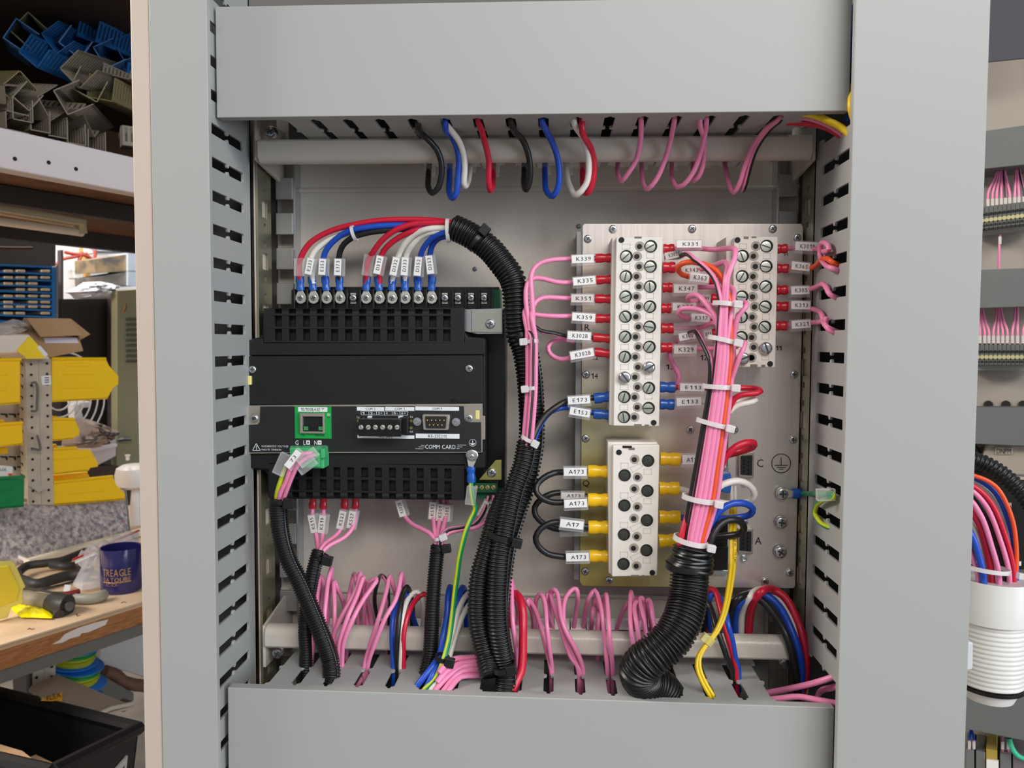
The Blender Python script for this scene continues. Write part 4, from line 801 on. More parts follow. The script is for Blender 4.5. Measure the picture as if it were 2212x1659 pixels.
# --- right side of the tall block, the pink bundle
G5 = 'wires of the tied pink bundle'
EDGE = [(560, 1566, 1592), (600, 1557, 1586), (650, 1552, 1584), (733, 1541, 1587), (780, 1537, 1586), (837, 1530, 1581), (915, 1517, 1573), (1000, 1502, 1562), (1082, 1487, 1551), (1178, 1467, 1530), (1225, 1468, 1526), (1260, 1470, 1524)]
def bun(y0, f, back=0):
    out = []
    for y, a, b in EDGE:
        if y < y0: continue
        d = 527 - 7 * math.sin(math.pi * f) + back
        if y > 1170: f2 = 0.5 + (f - 0.5) * 0.8; d += 0
        else: f2 = f
        out.append((a + (b - a) * f2, y, d))
    return out
R = 1.72
wire('pink wire marked K331 entering the bundle from the top', 'pink', [(1436, 538, 562), (1514, 537, 556), (1534, 539), (1559, 538, 545), (1579, 536, 534), (1589, 540, 526), (1588, 556, 523)] + bun(600, .52), R, [('red', 1456, 538, 1433, 538, 558, 22)], [(1461, 528, 1514, 528, 552, 'K331', 15)], G5)
wire('pink wire marked K343 joining the bundle behind the orange wire', 'pink', [(1436, 578, 562), (1470, 580, 562), (1516, 581, 558), (1542, 574), (1566, 566, 540), (1572, 580, 530)] + bun(600, .37), R, [('red', 1458, 578, 1432, 578, 558, 24)], [(1471, 585, 1512, 583, 560, 'K343', 17, 1)], G5)
wire('pink and black striped wire marked K302B ending at the bundle top', 'pink', [(1436, 556, 566), (1462, 556, 562), (1484, 548, 545), (1499, 559, 535), (1516, 572), (1534, 589), (1548, 611, 524), (1554, 636, 521)] + bun(650, .12) [0:0] + [(1557, 660, 521), (1554, 700, 520), (1552, 733, 520)] + bun(780, .22), R, (), [(1436, 555, 1472, 547, 558, 'K302B', 15, 1)], G5, BS)
wire('orange wire marked K363 looping into the bundle', 'orange', [(1540, 604, 562), (1500, 600, 558), (1486, 597, 556), (1471, 591, 550), (1464, 580, 545), (1474, 569, 540), (1494, 566), (1516, 570), (1538, 578, 532), (1555, 593), (1565, 617, 528), (1576, 649, 525)] + bun(733, .80), R + .1, [('red', 1531, 602, 1548, 606, 557, 24)], [(1489, 598, 1530, 603, 552, 'K363', 18)], G5)
wire('pink wire marked K347 running behind the bundle and back', 'pink', [(1436, 621, 562), (1506, 620, 558), (1531, 620), (1550, 619, 545), (1577, 619, 534), (1585, 630, 530), (1584, 645, 526)] + bun(733, .66), R, [('red', 1453, 621, 1431, 621, 558, 22)], [(1455, 624, 1505, 624, 552, 'K347', 18, 1)], G5)
wire('pink wire marked 189 curling over into the bundle', 'pink', [(1536, 646, 562), (1500, 650, 556), (1491, 651, 552), (1486, 644, 548), (1493, 638, 542), (1506, 637), (1520, 649, 532), (1535, 669, 528), (1547, 686, 525), (1552, 712, 524)] + bun(780, .14, 3.2), R, [('red', 1535, 645, 1552, 645, 559, 22)], [(1512, 645, 1533, 645, 556, '189', 16, 1)], G5)
wire('pink wire marked K355 swinging out past the bundle and back', 'pink', [(1436, 666, 562), (1504, 661, 558), (1549, 659, 545), (1590, 656, 532), (1607, 653, 527), (1613, 658, 523), (1608, 667, 522), (1594, 684, 522), (1588, 708, 523)] + bun(733, .95), R, [('red', 1451, 666, 1429, 666, 558, 22)], [(1452, 663, 1502, 663, 553, 'K355', 16, 1)], G5)
wire('pink wire marked K317 curling over into the bundle', 'pink', [(1540, 690, 562), (1500, 689, 556), (1488, 688, 553), (1475, 684, 549), (1466, 677, 546), (1471, 668, 543), (1490, 666), (1512, 669, 536), (1534, 678, 530), (1548, 694, 526)] + bun(733, .30, 3.2), R, [('red', 1533, 689, 1548, 691, 559, 22)], [(1492, 686, 1532, 688, 552, 'K317', 17)], G5)
wire('pink wire in a long blank sleeve rising into the bundle', 'pink', [(1432, 709, 562), (1460, 709, 562), (1505, 708, 558), (1521, 705), (1538, 698, 545), (1550, 700, 534)] + bun(733, .45, 3.4), R, [('red', 1455, 709, 1429, 709, 558, 23)], [(1456, 709, 1504, 706, 556, None, 17)], G5)
wire('pink and black striped wire joining the bundle below the second tie', 'pink', [(1478, 724, 562), (1502, 717, 545), (1509, 725, 538), (1516, 738), (1526, 758, 529), (1534, 778, 525)] + bun(837, .06), R, (), [(1466, 729, 1500, 723, 556, 'K302', 16)], G5, BS3)
wire('short pink wire with a small marker tucked behind the bundle', 'pink', [(1540, 722, 564), (1524, 723, 562), (1510, 722, 562), (1490, 730, 564), (1458, 738, 566)], R, [('red', 1537, 721, 1551, 721, 560, 22)], [(1519, 723, 1536, 721, 556, '013', 17, 1)], G5)
wire('pink wire marked K329 emerging right of the bundle', 'pink', [(1432, 751, 562), (1504, 753, 558), (1531, 753, 552), (1587, 750, 534), (1601, 742, 528), (1609, 740, 525), (1606, 752, 523), (1598, 770, 522)] + bun(780, .90, 2.4)[1:], R, [('red', 1451, 751, 1428, 751, 558, 22)], [(1455, 755, 1503, 755, 552, 'K329', 18, 1)], G5)
wire('pink wire dropping from behind K329 to the blue lugs', 'pink', [(1452, 742, 568), (1446, 760, 567), (1448, 775, 566), (1460, 797), (1467, 814), (1463, 828, 568), (1456, 842, 570)], R + .1, group=G5)
wire('extra pink wire in the middle of the bundle', 'pink', [(1562, 655, 528), (1560, 690, 526)] + bun(733, .60, 3.4), R, group=G5)
wire('extra pink wire behind the orange one in the bundle', 'pink', [(1580, 690, 530)] + bun(733, .74, 3.2), R, group=G5)
wire('red wire marked E113 folding back into the bundle', 'red', [(1440, 836, 564), (1470, 837, 562), (1521, 838, 558), (1563, 840, 550), (1599, 838, 540), (1635, 840, 532), (1643, 845, 528), (1631, 850, 526), (1608, 852, 526), (1588, 860, 527)] + bun(915, .9, 5), 1.9, [('blue', 1458, 837, 1426, 836, 558, 24)], [(1468, 836, 1520, 837, 553, 'E113', 16)], G5)
wire('white wire marked E153 folding back into the bundle', 'white', [(1440, 873, 564), (1470, 871, 562), (1514, 868, 558), (1550, 868, 550), (1599, 868, 541), (1625, 861, 534), (1632, 865, 530), (1618, 870, 528), (1595, 875), (1579, 886, 529)] + bun(915, .75, 8), 1.9, [('blue', 1456, 874, 1426, 873, 558, 24)], [(1461, 868, 1513, 866, 553, 'E133', 17)], G5)
wire('thick red wire marked A1 looping behind the bundle', 'red', [(1430, 991, 562), (1470, 992, 562), (1510, 990, 556), (1560, 985, 552), (1600, 975, 548), (1625, 966, 540), (1628, 957, 534), (1612, 956, 530), (1590, 965, 528), (1568, 986, 529), (1545, 1030, 533), (1500, 1080, 530), (1484, 1120, 527), (1470, 1178, 524), (1474, 1225, 524)], 2.4, [('yellow', 1469, 992, 1426, 991, 558, 29)], [(1473, 992, 1515, 992, 554, 'A113', 20)], G5)
wire('thick white wire looping out beside the lower bundle', 'white', [(1430, 1055, 562), (1470, 1057, 562), (1520, 1075, 556), (1570, 1088, 552), (1600, 1087, 548), (1620, 1083, 543), (1630, 1066, 539), (1617, 1047, 536), (1595, 1039, 533), (1574, 1042, 531), (1550, 1054, 531), (1536, 1090, 531), (1515, 1178, 530), (1508, 1225, 530)], 2.3, [('yellow', 1467, 1055, 1424, 1055, 558, 29)], [(1471, 1059, 1500, 1057, 554, ' ', 20)] if False else [], G5)
wire('thick blue wire looping out beside the lower bundle', 'blue', [(1430, 1117, 562), (1470, 1118, 562), (1520, 1120, 556), (1570, 1120, 552), (1601, 1117, 548), (1621, 1111, 542), (1626, 1099, 538), (1611, 1088, 534), (1584, 1087, 531), (1557, 1101, 530), (1540, 1123, 530), (1524, 1178, 529), (1516, 1225, 529)], 2.3, [('yellow', 1469, 1117, 1424, 1117, 558, 29)], (), G5)
wire('thick black wire looping out at the bundle foot', 'black', [(1430, 1168, 562), (1470, 1165, 562), (1530, 1160, 556), (1576, 1157, 550), (1600, 1152, 545), (1607, 1140, 540), (1600, 1127, 535), (1584, 1122, 531), (1563, 1127, 529), (1546, 1144, 527), (1533, 1172, 525), (1524, 1225, 527)], 2.4, [('yellow', 1466, 1166, 1423, 1169, 558, 29)], (), G5)
# --- right side of the small block
G6 = 'wires from the small block to the upright trunking'
wire('pink wire marked K301B on the small terminal block', 'pink', [(1684, 537, 562), (1716, 536, 558), (1765, 538, 548), (1783, 543, 534), (1791, 537, 527), (1786, 527, 529), (1773, 527, 537), (1771, 550, 539), (1781, 570, 534), (1798, 580, 528), (1840, 590, 520)], R, [('red', 1700, 537, 1679, 538, 558, 20)], [(1716, 532, 1764, 534, 552, 'K301B', 18)], G6)
wire('orange wire marked K365 on the small terminal block', 'orange', [(1684, 580, 562), (1716, 580, 558), (1748, 580, 552), (1763, 573, 544), (1774, 561, 537), (1788, 559, 529), (1797, 566, 526), (1840, 582, 520)], R, [('red', 1703, 580, 1679, 580, 558, 20)], [(1708, 574, 1747, 578, 552, 'K365', 17)], G6)
wire('pink wire marked K305 on the small terminal block', 'pink', [(1684, 626, 562), (1716, 627, 558), (1744, 626, 553), (1763, 620, 544), (1779, 614, 534), (1786, 623, 530), (1793, 636, 529), (1840, 655, 520)], R, [('red', 1700, 626, 1678, 627, 558, 21)], [(1707, 628, 1746, 627, 552, 'K305', 17)], G6)
wire('pink wire marked K313 on the small terminal block', 'pink', [(1684, 662, 562), (1716, 662, 558), (1748, 666, 553), (1766, 671, 543), (1776, 682, 537), (1779, 696, 535), (1789, 708, 531), (1840, 728, 520)], R, [('red', 1702, 662, 1677, 662, 558, 21)], [(1707, 659, 1748, 660, 552, 'K313', 17)], G6)
wire('pink wire marked K321 lowest on the small terminal block', 'pink', [(1684, 704, 562), (1716, 702, 558), (1751, 697, 552), (1771, 695, 539), (1783, 691, 531), (1786, 687, 529), (1784, 699, 531), (1790, 712, 530), (1840, 730, 520)], R, [('red', 1699, 704, 1676, 704, 558, 21)], [(1708, 702, 1749, 699, 552, 'K321', 17)], G6)
wire('green and yellow earth wire on the relay stud entering the upright trunking', 'green', [(1735, 1066, 574), (1752, 1067, 552), (1765, 1067, 525), (1780, 1067, 508), (1799, 1068, 499), (1801, 1073, 498), (1792, 1077, 503), (1779, 1080, 512), (1764, 1092, 528), (1760, 1108, 532), (1767, 1122, 527), (1776, 1132, 523), (1840, 1155, 500)], 1.7, [('blue', 1754, 1067, 1712, 1066, 576.5, 23, (1689, 1066))], [(1766, 1067, 1801, 1066, 500, None, 17)], 'earth wires', GY)
# --- supply leads into the green plug
GS = 'supply leads of the meter plug'
wire('green and yellow supply lead under a clear sleeve', 'green', [(648, 990, 538), (632, 992, 532), (618, 1010, 528), (608, 1035, 528), (600, 1060, 530), (597, 1085, 533), (600, 1110, 534)], 1.8, (), [(599, 1022, 617, 982, 523, None, 17)], GS, GY)
wire('pink supply lead with a clear marker sleeve, outer', 'pink', [(672, 980, 537), (650, 982, 527), (632, 1003, 524), (618, 1040, 527), (607, 1062, 529), (602, 1085, 532), (604, 1110, 533)], 1.75, (), [(622, 1008, 648, 974, 522, '73', 15)], GS)
wire('pink supply lead with a clear marker sleeve, inner', 'pink', [(680, 984, 537), (662, 990, 526), (646, 1003, 523), (634, 1025, 525), (622, 1055, 528), (612, 1085, 532), (610, 1110, 534)], 1.75, (), [(648, 1000, 680, 974, 520, None, 16), (648, 1016, 678, 994, 523, None, 14)], GS, BS3)
# --- wires leaving the underside of the meter
G7 = 'marked pink wires below the meter'
def under(label, s, mk, pts, cr=None, stripe=None):
    wire(label, 'pink', pts, 1.6, [('red', cr[0], cr[1], cr[2], cr[3], 574, 17)] if cr else [], [(mk[0], mk[1], mk[2], mk[3], 570, s, 15, 1)], G7, stripe)
under('pink wire marked K515 on the first red lug below the meter', 'K515', (681, 1149, 674, 1112), [(676, 1080, 576), (675, 1112, 574), (682, 1150, 570), (686, 1178, 560), (688, 1200, 552), (684, 1225, 550)], (675, 1098, 676, 1072))
under('pink wire marked K519 on the second red lug below the meter', 'K519', (695, 1150, 699, 1112), [(699, 1080, 576), (699, 1112, 574), (697, 1150, 570), (694, 1178, 560), (690, 1202, 553), (687, 1225, 551)], (698, 1099, 699, 1072))
under('pink wire marked K523 on the third red lug below the meter', 'K523', (735, 1141, 743, 1103), [(745, 1080, 576), (743, 1108, 574), (738, 1141, 570), (722, 1160, 564), (702, 1174, 556), (690, 1192, 551), (685, 1225, 549)], (744, 1098, 745, 1072))
under('pink wire marked K527 on the fourth red lug below the meter', 'K527', (757, 1140, 764, 1103), [(768, 1080, 576), (768, 1110, 574), (763, 1138, 568), (745, 1160, 562), (712, 1178, 554), (694, 1196, 550), (687, 1225, 548)], (768, 1098, 768, 1072))
under('pink wire marked K502B slanting to the short upright conduit', 'K502B', (872, 1114, 862, 1080), [(860, 1066, 582), (864, 1085, 578), (874, 1114, 570), (890, 1132, 562), (918, 1146, 554), (936, 1160, 550), (944, 1200, 549)])
under('pink wire marked K513 dropping to the short upright conduit', 'K513', (934, 1120, 936, 1084), [(938, 1068, 580), (937, 1090, 574), (936, 1122, 568), (938, 1146, 556), (941, 1170, 551), (943, 1205, 549)])
under('pink wire marked K501 between K513 and K505', 'K501', (950, 1124, 953, 1088), [(952, 1068, 582), (951, 1092, 574), (949, 1126, 568), (945, 1150, 557), (945, 1172, 550), (945, 1205, 548)])
under('pink wire marked K505 beside K501 below the meter', 'K505', (965, 1125, 967, 1090), [(965, 1068, 580), (966, 1092, 574), (961, 1126, 566), (955, 1148, 556), (950, 1170, 551), (947, 1205, 549)])
under('pink and black wire marked K535 from the small green block', 'K535', (1037, 1115, 1054, 1083), [(1056, 1072, 572), (1052, 1086, 570), (1040, 1114, 564), (1022, 1134, 558), (990, 1140, 554), (968, 1144, 552), (952, 1160, 549), (948, 1205, 547)], None, BS3)
under('pink wire marked K531 from the small green block', 'K531', (1053, 1120, 1066, 1086), [(1067, 1070, 572), (1064, 1088, 570), (1052, 1121, 564), (1032, 1138, 558), (1000, 1144, 555), (972, 1150, 553), (956, 1165, 550), (950, 1205, 548)])
# --- supplies running into the upright trunking at the top
G8 = 'wires entering the upright trunking'
for lab, col, pts, r in (('thick red wire entering the upright trunking below the top cover', 'red', [(1700, 262, 530), (1738, 264, 528), (1775, 270, 524), (1806, 284, 518), (1830, 300, 512)], 2.6),
        ('yellow wire entering the upright trunking below the top cover', 'yellow', [(1735, 244, 512), (1762, 250, 512), (1790, 262, 508), (1815, 274, 506), (1838, 292, 502)], 2.2),
        ('pink wire entering the upright trunking below the top cover', 'pink', [(1715, 252, 520), (1750, 256, 520), (1785, 268, 516), (1812, 284, 512), (1832, 300, 510)], 1.8),
        ('yellow wire bulging out of the gap beside the top cover', 'yellow', [(1842, 180, 506), (1838, 215, 500), (1839, 240, 499), (1845, 262, 503)], 2.0),
        ('blue wire in the gap beside the top cover', 'blue', [(1848, 10, 508), (1845, 90, 504), (1843, 180, 505), (1842, 230, 508), (1830, 262, 512)], 2.0)):
    wire(lab, col, pts, r, group=G8)
# ================================================================== corrugated conduits
def conduit(label, pts, r, pitch, seam=True, d_end=None, n=20):
    path = smoothpath(pix(pts), 0.003); L = [0]
    for a, b in zip(path, path[1:]): L.append(L[-1] + (b - a).length)
    tot = L[-1]; k = int(tot / pitch); S = []; Rr = []
    prof = ((0.0, .84), (.14, .86), (.24, .98), (.5, 1.0), (.66, .98), (.76, .86), (.9, .84))
    def at(s):
        i = max(0, min(len(L) - 2, int(np.searchsorted(L, s)) - 1)); t = (s - L[i]) / max(1e-9, L[i + 1] - L[i]); return path[i].lerp(path[i + 1], t)
    for i in range(k):
        for u, q in prof: S.append(at((i + u) * pitch)); Rr.append(q * r * mm)
    m = MB().sweep(S, Rr, n)
    o = add(m, 'corrugated_conduit', HOSE, None, origin=path[0], sharp=80); tag(o, label, 'conduit', 'black corrugated conduits')
    if seam:
        sp = [s + Vector((0.86, -0.5, 0)).normalized() * (r * mm * 0.94) for s in S[::7]]
        add(MB().sweep(sp, 0.0006, 5), 'slit_seam', BLACKG, o)
    add(MB().lathe([(r * mm * .78, -0.0002), (r * mm * .78, 0.0008)], S[0], (S[0] - S[3]), 16), 'conduit_mouth', HOLE, o)
    return o
conduit('black corrugated conduit arching down over the meter corner', [(978, 491, 566), (1000, 500, 565), (1020, 511, 564), (1056, 536, 562), (1083, 568, 560), (1107, 603, 558), (1114, 644, 557), (1116, 685, 557), (1121, 720, 558), (1133, 753, 560), (1143, 807, 562), (1147, 854, 564), (1149, 910, 566), (1147, 963, 566), (1132, 1040, 563), (1110, 1105, 560), (1088, 1180, 553), (1076, 1267, 542), (1072, 1350, 536), (1076, 1420, 530), (1082, 1470, 524)], 9.4, 0.0028)
conduit('black corrugated conduit taking the pink wires beside the meter', [(1139, 955, 547), (1130, 1003, 544), (1112, 1055, 540), (1099, 1105, 535), (1090, 1150, 531), (1080, 1200, 526), (1075, 1267, 523), (1074, 1300, 521), (1076, 1351, 519), (1082, 1393, 519), (1089, 1427, 519), (1094, 1455, 517), (1090, 1515, 514)], 7.3, 0.0024)
conduit('black corrugated conduit nearest the earth wire among three', [(1092, 1070, 553), (1078, 1105, 546), (1066, 1140, 540), (1052, 1190, 534), (1038, 1240, 530), (1033, 1290, 527), (1034, 1343, 525), (1042, 1385, 523), (1050, 1419, 520), (1060, 1460, 512)], 7.2, 0.0024)
conduit('black corrugated conduit from the supply plug crossing in front', [(602, 1078, 533), (602, 1112, 534), (608, 1160, 534), (622, 1207, 533), (644, 1250, 532), (672, 1315, 531), (695, 1372, 529), (713, 1426, 529), (716, 1462, 524), (711, 1505, 520)], 6.2, 0.0018)
conduit('short black corrugated conduit crossing behind at the lower corner', [(689, 1190, 551), (681, 1218, 548), (673, 1253, 546), (663, 1310, 544), (660, 1356, 541), (662, 1405, 541), (662, 1432, 541), (660, 1480, 541)], 5.2, 0.0018)
conduit('short upright black corrugated conduit below the meter', [(946, 1178, 549), (943, 1207, 548), (939, 1245, 546), (934, 1317, 542), (931, 1385, 540), (927, 1426, 538), (921, 1450, 535), (916, 1500, 532)], 5.2, 0.0018)
conduit('large black corrugated conduit curling at the pink bundle foot', [(1496, 1182, 527), (1492, 1207, 526), (1490, 1236, 525), (1486, 1290, 520), (1472, 1344, 512), (1447, 1384, 507), (1413, 1414, 504), (1389, 1434, 505), (1380, 1452, 508), (1392, 1472, 514), (1424, 1486, 520), (1455, 1530, 524)], 13.0, 0.0023, n=28)
# tape rings round the large conduit mouth
tp = root('black_tape', P(1494, 1215, 0.527), 'wrinkled black tape wound around the large conduit mouth', 'tape')
for k, (y, x, rr_, tl) in enumerate(((1190, 1497, 11.6, .10), (1199, 1495.5, 12.4, -.06), (1207, 1494, 12.8, .12), (1214, 1492, 13.5, .04), (1222, 1491, 13.9, -.10))):
    c = P(x, y, 0.5262); pts = [c + Vector((math.cos(a) * rr_ * mm, math.sin(a) * rr_ * mm, (-.12 + tl) * math.cos(a) * rr_ * mm)) for a in np.linspace(0, 2 * math.pi, 33)]
    add(MB().sweep(pts, 0.0015, 8, cap=False), 'tape_turn', BLACKG, tp)
# ================================================================== cable ties
def tie(label, x0, y0, x1, y1, d, depth, wd=9, clearm=True, head=1, hs=1.0):
    """strap round a bundle: seen from (x0,y0) to (x1,y1)"""
    a, b = P(x0, y0, d * mm), P(x1, y1, d * mm); c = (a + b) / 2; u = b - a; L = u.length / 2; u.normalize(); w = wd / 2 * d * mm / F; v = Vector((-u.z, 0, u.x)); m = MB(); K = 28; R2 = depth * mm; q = []
    for i in range(K):
        t = 2 * math.pi * i / K; q.append(c + u * L * math.cos(t) + Vector((0, 1, 0)) * (R2 + R2 * -math.sin(t)))
    th = 0.0009; n = len(m.v)
    for i in range(K):
        nrm = (q[i] - (c + Vector((0, R2, 0)))).normalized()
        for s, o in ((-1, 0), (1, 0), (1, th), (-1, th)): m.v.append(tuple(q[i] + v * w * s + nrm * o))
    for i in range(K):
        j = (i + 1) % K
        for e in range(4): g = (e + 1) % 4; m.f.append([i * 4 + e, i * 4 + g, j * 4 + g, j * 4 + e]); m.m.append(0)
    M = TIEC if clearm else TIEB
    o = add(m, 'cable_tie', M, None, sharp=50); tag(o, label, 'cable tie', 'clear cable ties' if clearm else 'black cable ties')
    if head:
        h = P(x1 + head * 6 * (x1 - x0) / max(1, abs(x1 - x0) + abs(y1 - y0)), y1 + head * 6 * (y1 - y0) / max(1, abs(x1 - x0) + abs(y1 - y0)), (d + .3) * mm)
        add(MB().obox(h, u * 0.0026 * hs, Vector((0, 0.0022, 0)), v * 0.0024 * hs), 'tie_head', M, o, 0.0006)
    return o
tie('clear cable tie round the red, white and blue wires at the conduit mouth', 965, 472, 967, 519, 559, 6, 8, head=0)
tie('clear cable tie round the four outer meter wires', 757, 488, 765, 516, 564, 5, 7, head=0)
tie('clear cable tie round the thin pink bundle, uppermost', 1160, 736, 1136, 738, 540, 4, 8)
tie('clear cable tie round the thin pink bundle, middle', 1156, 838, 1139, 840, 540, 4, 8)
tie('clear cable tie where the thin pink bundle enters its conduit', 1128, 944, 1152, 957, 538, 6, 8)
tie('clear cable tie on the thick pink bundle, first from the top', 1548, 653, 1589, 657, 517, 8, 10)
tie('clear cable tie on the thick pink bundle, second from the top', 1538, 728, 1590, 740, 517, 8, 10)
tie('clear cable tie on the thick pink bundle, third from the top', 1526, 835, 1584, 838, 517, 8, 10)
tie('clear cable tie on the thick pink bundle, fourth from the top', 1512, 909, 1573, 925, 517, 8, 10)
tie('clear cable tie on the thick pink bundle, fifth from the top', 1481, 1077, 1548, 1089, 516, 9, 11)
tie('clear cable tie on the thick pink bundle at the tape', 1463, 1169, 1532, 1184, 514, 11, 11)
tie('clear cable tie at the short upright conduit mouth', 937, 1168, 953, 1162, 545, 4, 7)
tie('black cable tie near the top of the arching conduit', 1013, 536, 1044, 500, 552, 9, 9, False, 1, 1.4)
tie('black cable tie round the arching conduit beside the bracket', 1108, 733, 1140, 716, 547, 10, 9, False, 0)
tie('black cable tie round the conduits above their parting', 1052, 1158, 1112, 1172, 522, 14, 12, False, 1, 1.3)
tie('black cable tie round the conduits at the trunking slot', 1066, 1457, 1110, 1446, 503, 8, 11, False, -1, 1.3)
tie('black cable tie at the supply conduit mouth', 586, 1085, 619, 1087, 526, 6, 9, False, 1, 1.5)
tie('black cable tie at the short crossing conduit mouth', 673, 1203, 702, 1210, 545, 5, 9, False, 1, 1.4)
tie('black cable tie at the short upright conduit', 931, 1190, 959, 1186, 543, 5, 9, False, 1, 1.2)
tie('black cable tie strapping the blue wires to the earth wire', 940, 1424, 966, 1430, 518, 5, 9, False, 1, 1.3)
tie('black cable tie round the large conduit under the tape', 1446, 1232, 1534, 1236, 511, 13, 13, False, 0)
# ================================================================== rail terminals behind the rounded rails
TRN = clear('milky_plastic', (226, 226, 222), 0.75, 0.4)
for lab, x0, x1, n in (('milky rail terminals behind the upper rail above the first wires', 908, 1090, 7), ('milky rail terminals behind the upper rail, middle run', 1112, 1302, 8), ('milky rail terminals behind the upper rail above the pink loops', 1316, 1630, 12)):
    t = root('rail_terminals', P((x0 + x1) / 2, 345, 0.585), lab, 'terminals', 'terminals behind the rails'); w = (x1 - x0) / n
    for k in range(n): add(B(x0 + k * w, 300, x0 + (k + .9) * w, 345 + (k % 3) * 3, 0.580, 0.600), 'terminal', TRN, t, 0.0005)
for lab, x0, x1, n in (('rail terminals with white strips behind the lower rail near the crossing conduits', 700, 916, 6), ('rail terminals with white strips behind the lower rail, middle run', 950, 1126, 5), ('rail terminals with white strips behind the lower rail below the relay', 1128, 1440, 9)):
    t = root('rail_terminals', P((x0 + x1) / 2, 1380, 0.59), lab, 'terminals', 'terminals behind the rails'); w = (x1 - x0) / n
    for k in range(n):
        o = add(B(x0 + k * w, 1362, x0 + (k + .96) * w, 1390, 0.584, 0.604), 'terminal', mat('terminal_grey', (130, 128, 126), 0.5), t, 0.0005); a, b = P(x0 + k * w + 1, 1360, 0.577), P(x0 + (k + .94) * w, 1336, 0.588); add(MB().slab([(a.x, .577, a.z), (b.x, .577, a.z), (b.x, .588, b.z), (a.x, .588, b.z)], (0, .0006, -.0006)), 'marker_strip', LABELW, o)
# ================================================================== workshop behind, seen past the cabinet's left edge
UA = Vector((math.sin(math.radians(27.5)), math.cos(math.radians(27.5)), 0)); NB = Vector((UA.y, -UA.x, 0)); BK = -NB; UP = Vector((0, 0, 1))
ZBN = H - 0.456; O0 = PZ(304, 1300, ZBN)
def L(a, t, z): return Vector((O0.x, O0.y, 0)) + UA * a + BK * t + UP * z
def hitp(x, y, n, o):
    v = Vector(ray(x, y)); c = Vector((0, 0, H)); t = (o - c).dot(n) / v.dot(n); return c + v * t
def PT(x, y, t): return hitp(x, y, BK, L(0, t, 0))          # on the upright plane t behind the bench edge
def PA(x, y, a): return hitp(x, y, UA, L(a, 0, 0))           # on the upright plane across the bench at a
def lbox(a0, a1, t0, t1, z0, z1, mb=None):
    mb = mb or MB(); return mb.obox(L((a0 + a1) / 2, (t0 + t1) / 2, (z0 + z1) / 2), UA * abs(a1 - a0) / 2, BK * abs(t1 - t0) / 2, UP * abs(z1 - z0) / 2)
def loc(p): q = p - Vector((O0.x, O0.y, 0)); return q.dot(UA), q.dot(BK), q.z
SHG = mat('post_beige_grey', (196, 184, 168), 0.5, noise=(25, (176, 164, 148), 0.4, 0.75))
# --- bench
bench = root('work_bench', L(-0.2, 0.3, 0), 'workshop bench with chipboard top and a worn timber front edge', 'bench')
TOPW = mat('bench_board', (222, 192, 160), 0.6, noise=(14, (204, 172, 140), 0.4, 0.7))
EDGEW = mat('timber_edge', (176, 116, 66), 0.6, noise=(16, (140, 84, 44), 0.35, 0.7, (3, 3, 22)))
add(lbox(-0.6, 0.5, 0.0, 1.1, ZBN - 0.004, ZBN), 'bench_top', TOPW, bench, 0.001)
add(lbox(-0.6, 0.5, 0.002, 0.75, ZBN - 0.010, ZBN - 0.0045), 'bench_under_board', mat('board_edge', (206, 168, 130), 0.7), bench)
add(lbox(-0.6, 0.5, 0.003, 0.06, ZBN - 0.041, ZBN - 0.0105), 'front_rail', EDGEW, bench, 0.001)
add(lbox(-0.6, 0.5, 0.006, 0.09, ZBN - 0.062, ZBN - 0.042), 'steel_angle', mat('grey_steel_angle', (120, 116, 108), 0.5, 0.4), bench)
pw = MB(); pw.slab([PT(x, y, 0.0025) for x, y in ((113, 1392), (130, 1382), (140, 1370), (170, 1356), (205, 1345), (234, 1338), (228, 1350), (205, 1360), (190, 1366), (176, 1368), (172, 1374), (150, 1380), (135, 1388))], BK * 0.001); add(pw, 'paint_splash', mat('chipped_paint', (228, 214, 204), 0.6), bench)
for pts in (((60, 1360), (64, 1357), (69, 1360), (74, 1358)), ((165, 1326), (168, 1331), (173, 1329)), ((262, 1303), (267, 1300), (272, 1302))):
    add(MB().sweep(smoothpath([PZ(x, y, ZBN + 0.0003) for x, y in pts], 0.002), 0.0006, 5), 'pen_mark', INK, bench)
# --- storage shelf above
shelf = root('storage_shelf', L(-0.2, 0.3, 1.6), 'storage shelf with a pale steel front beam and timber deck', 'shelf')
b0, b1 = PT(0, 272, 0.0), PT(285, 340, 0.0); b2, b3 = PT(0, 358, 0.0), PT(287, 420, 0.0)
zbt, zbb = (b0.z + b1.z) / 2, (b2.z + b3.z) / 2; ash = loc(b1)[0]
bm_ = MB(); bm_.slab([b0 - UA * .4 + (b0 - b1).normalized() * 0 + Vector((0, 0, 0)), b1 + UA * .3, b3 + UA * .3, b2 - UA * .4], BK * 0.035)
add(bm_, 'front_beam', mat('beam_pale_grey', (216, 206, 208), 0.4), shelf, 0.003)
for x, y in ((32, 343), (105, 351), (164, 365)): add(MB().lathe([(0.0032, -0.0001), (0.0032, 0.0006)], PT(x, y, -0.0002), NB, 10), 'beam_hole', HOLE, shelf)
DECK = mat('shelf_board', (112, 74, 48), 0.7, noise=(8, (84, 54, 36), 0.35, 0.7, (2, 2, 14)))
for k in range(3): add(lbox(-0.75 + k * .001, 0.7, 0.037 + 0.24 * k, 0.037 + 0.24 * k + 0.236, zbb + 0.03, zbb + 0.048), 'deck_board', DECK, shelf, 0.001)
add(lbox(-0.75, 0.7, 0.28, 0.31, zbb - 0.005, zbb + 0.028), 'cross_beam', mat('dark_beam', (60, 52, 50), 0.6), shelf)
add(lbox(-0.75, 0.9, 0.76, 0.79, zbb - 0.01, zbb + 0.05), 'rear_beam', mat('dark_beam', (60, 52, 50), 0.6), shelf)
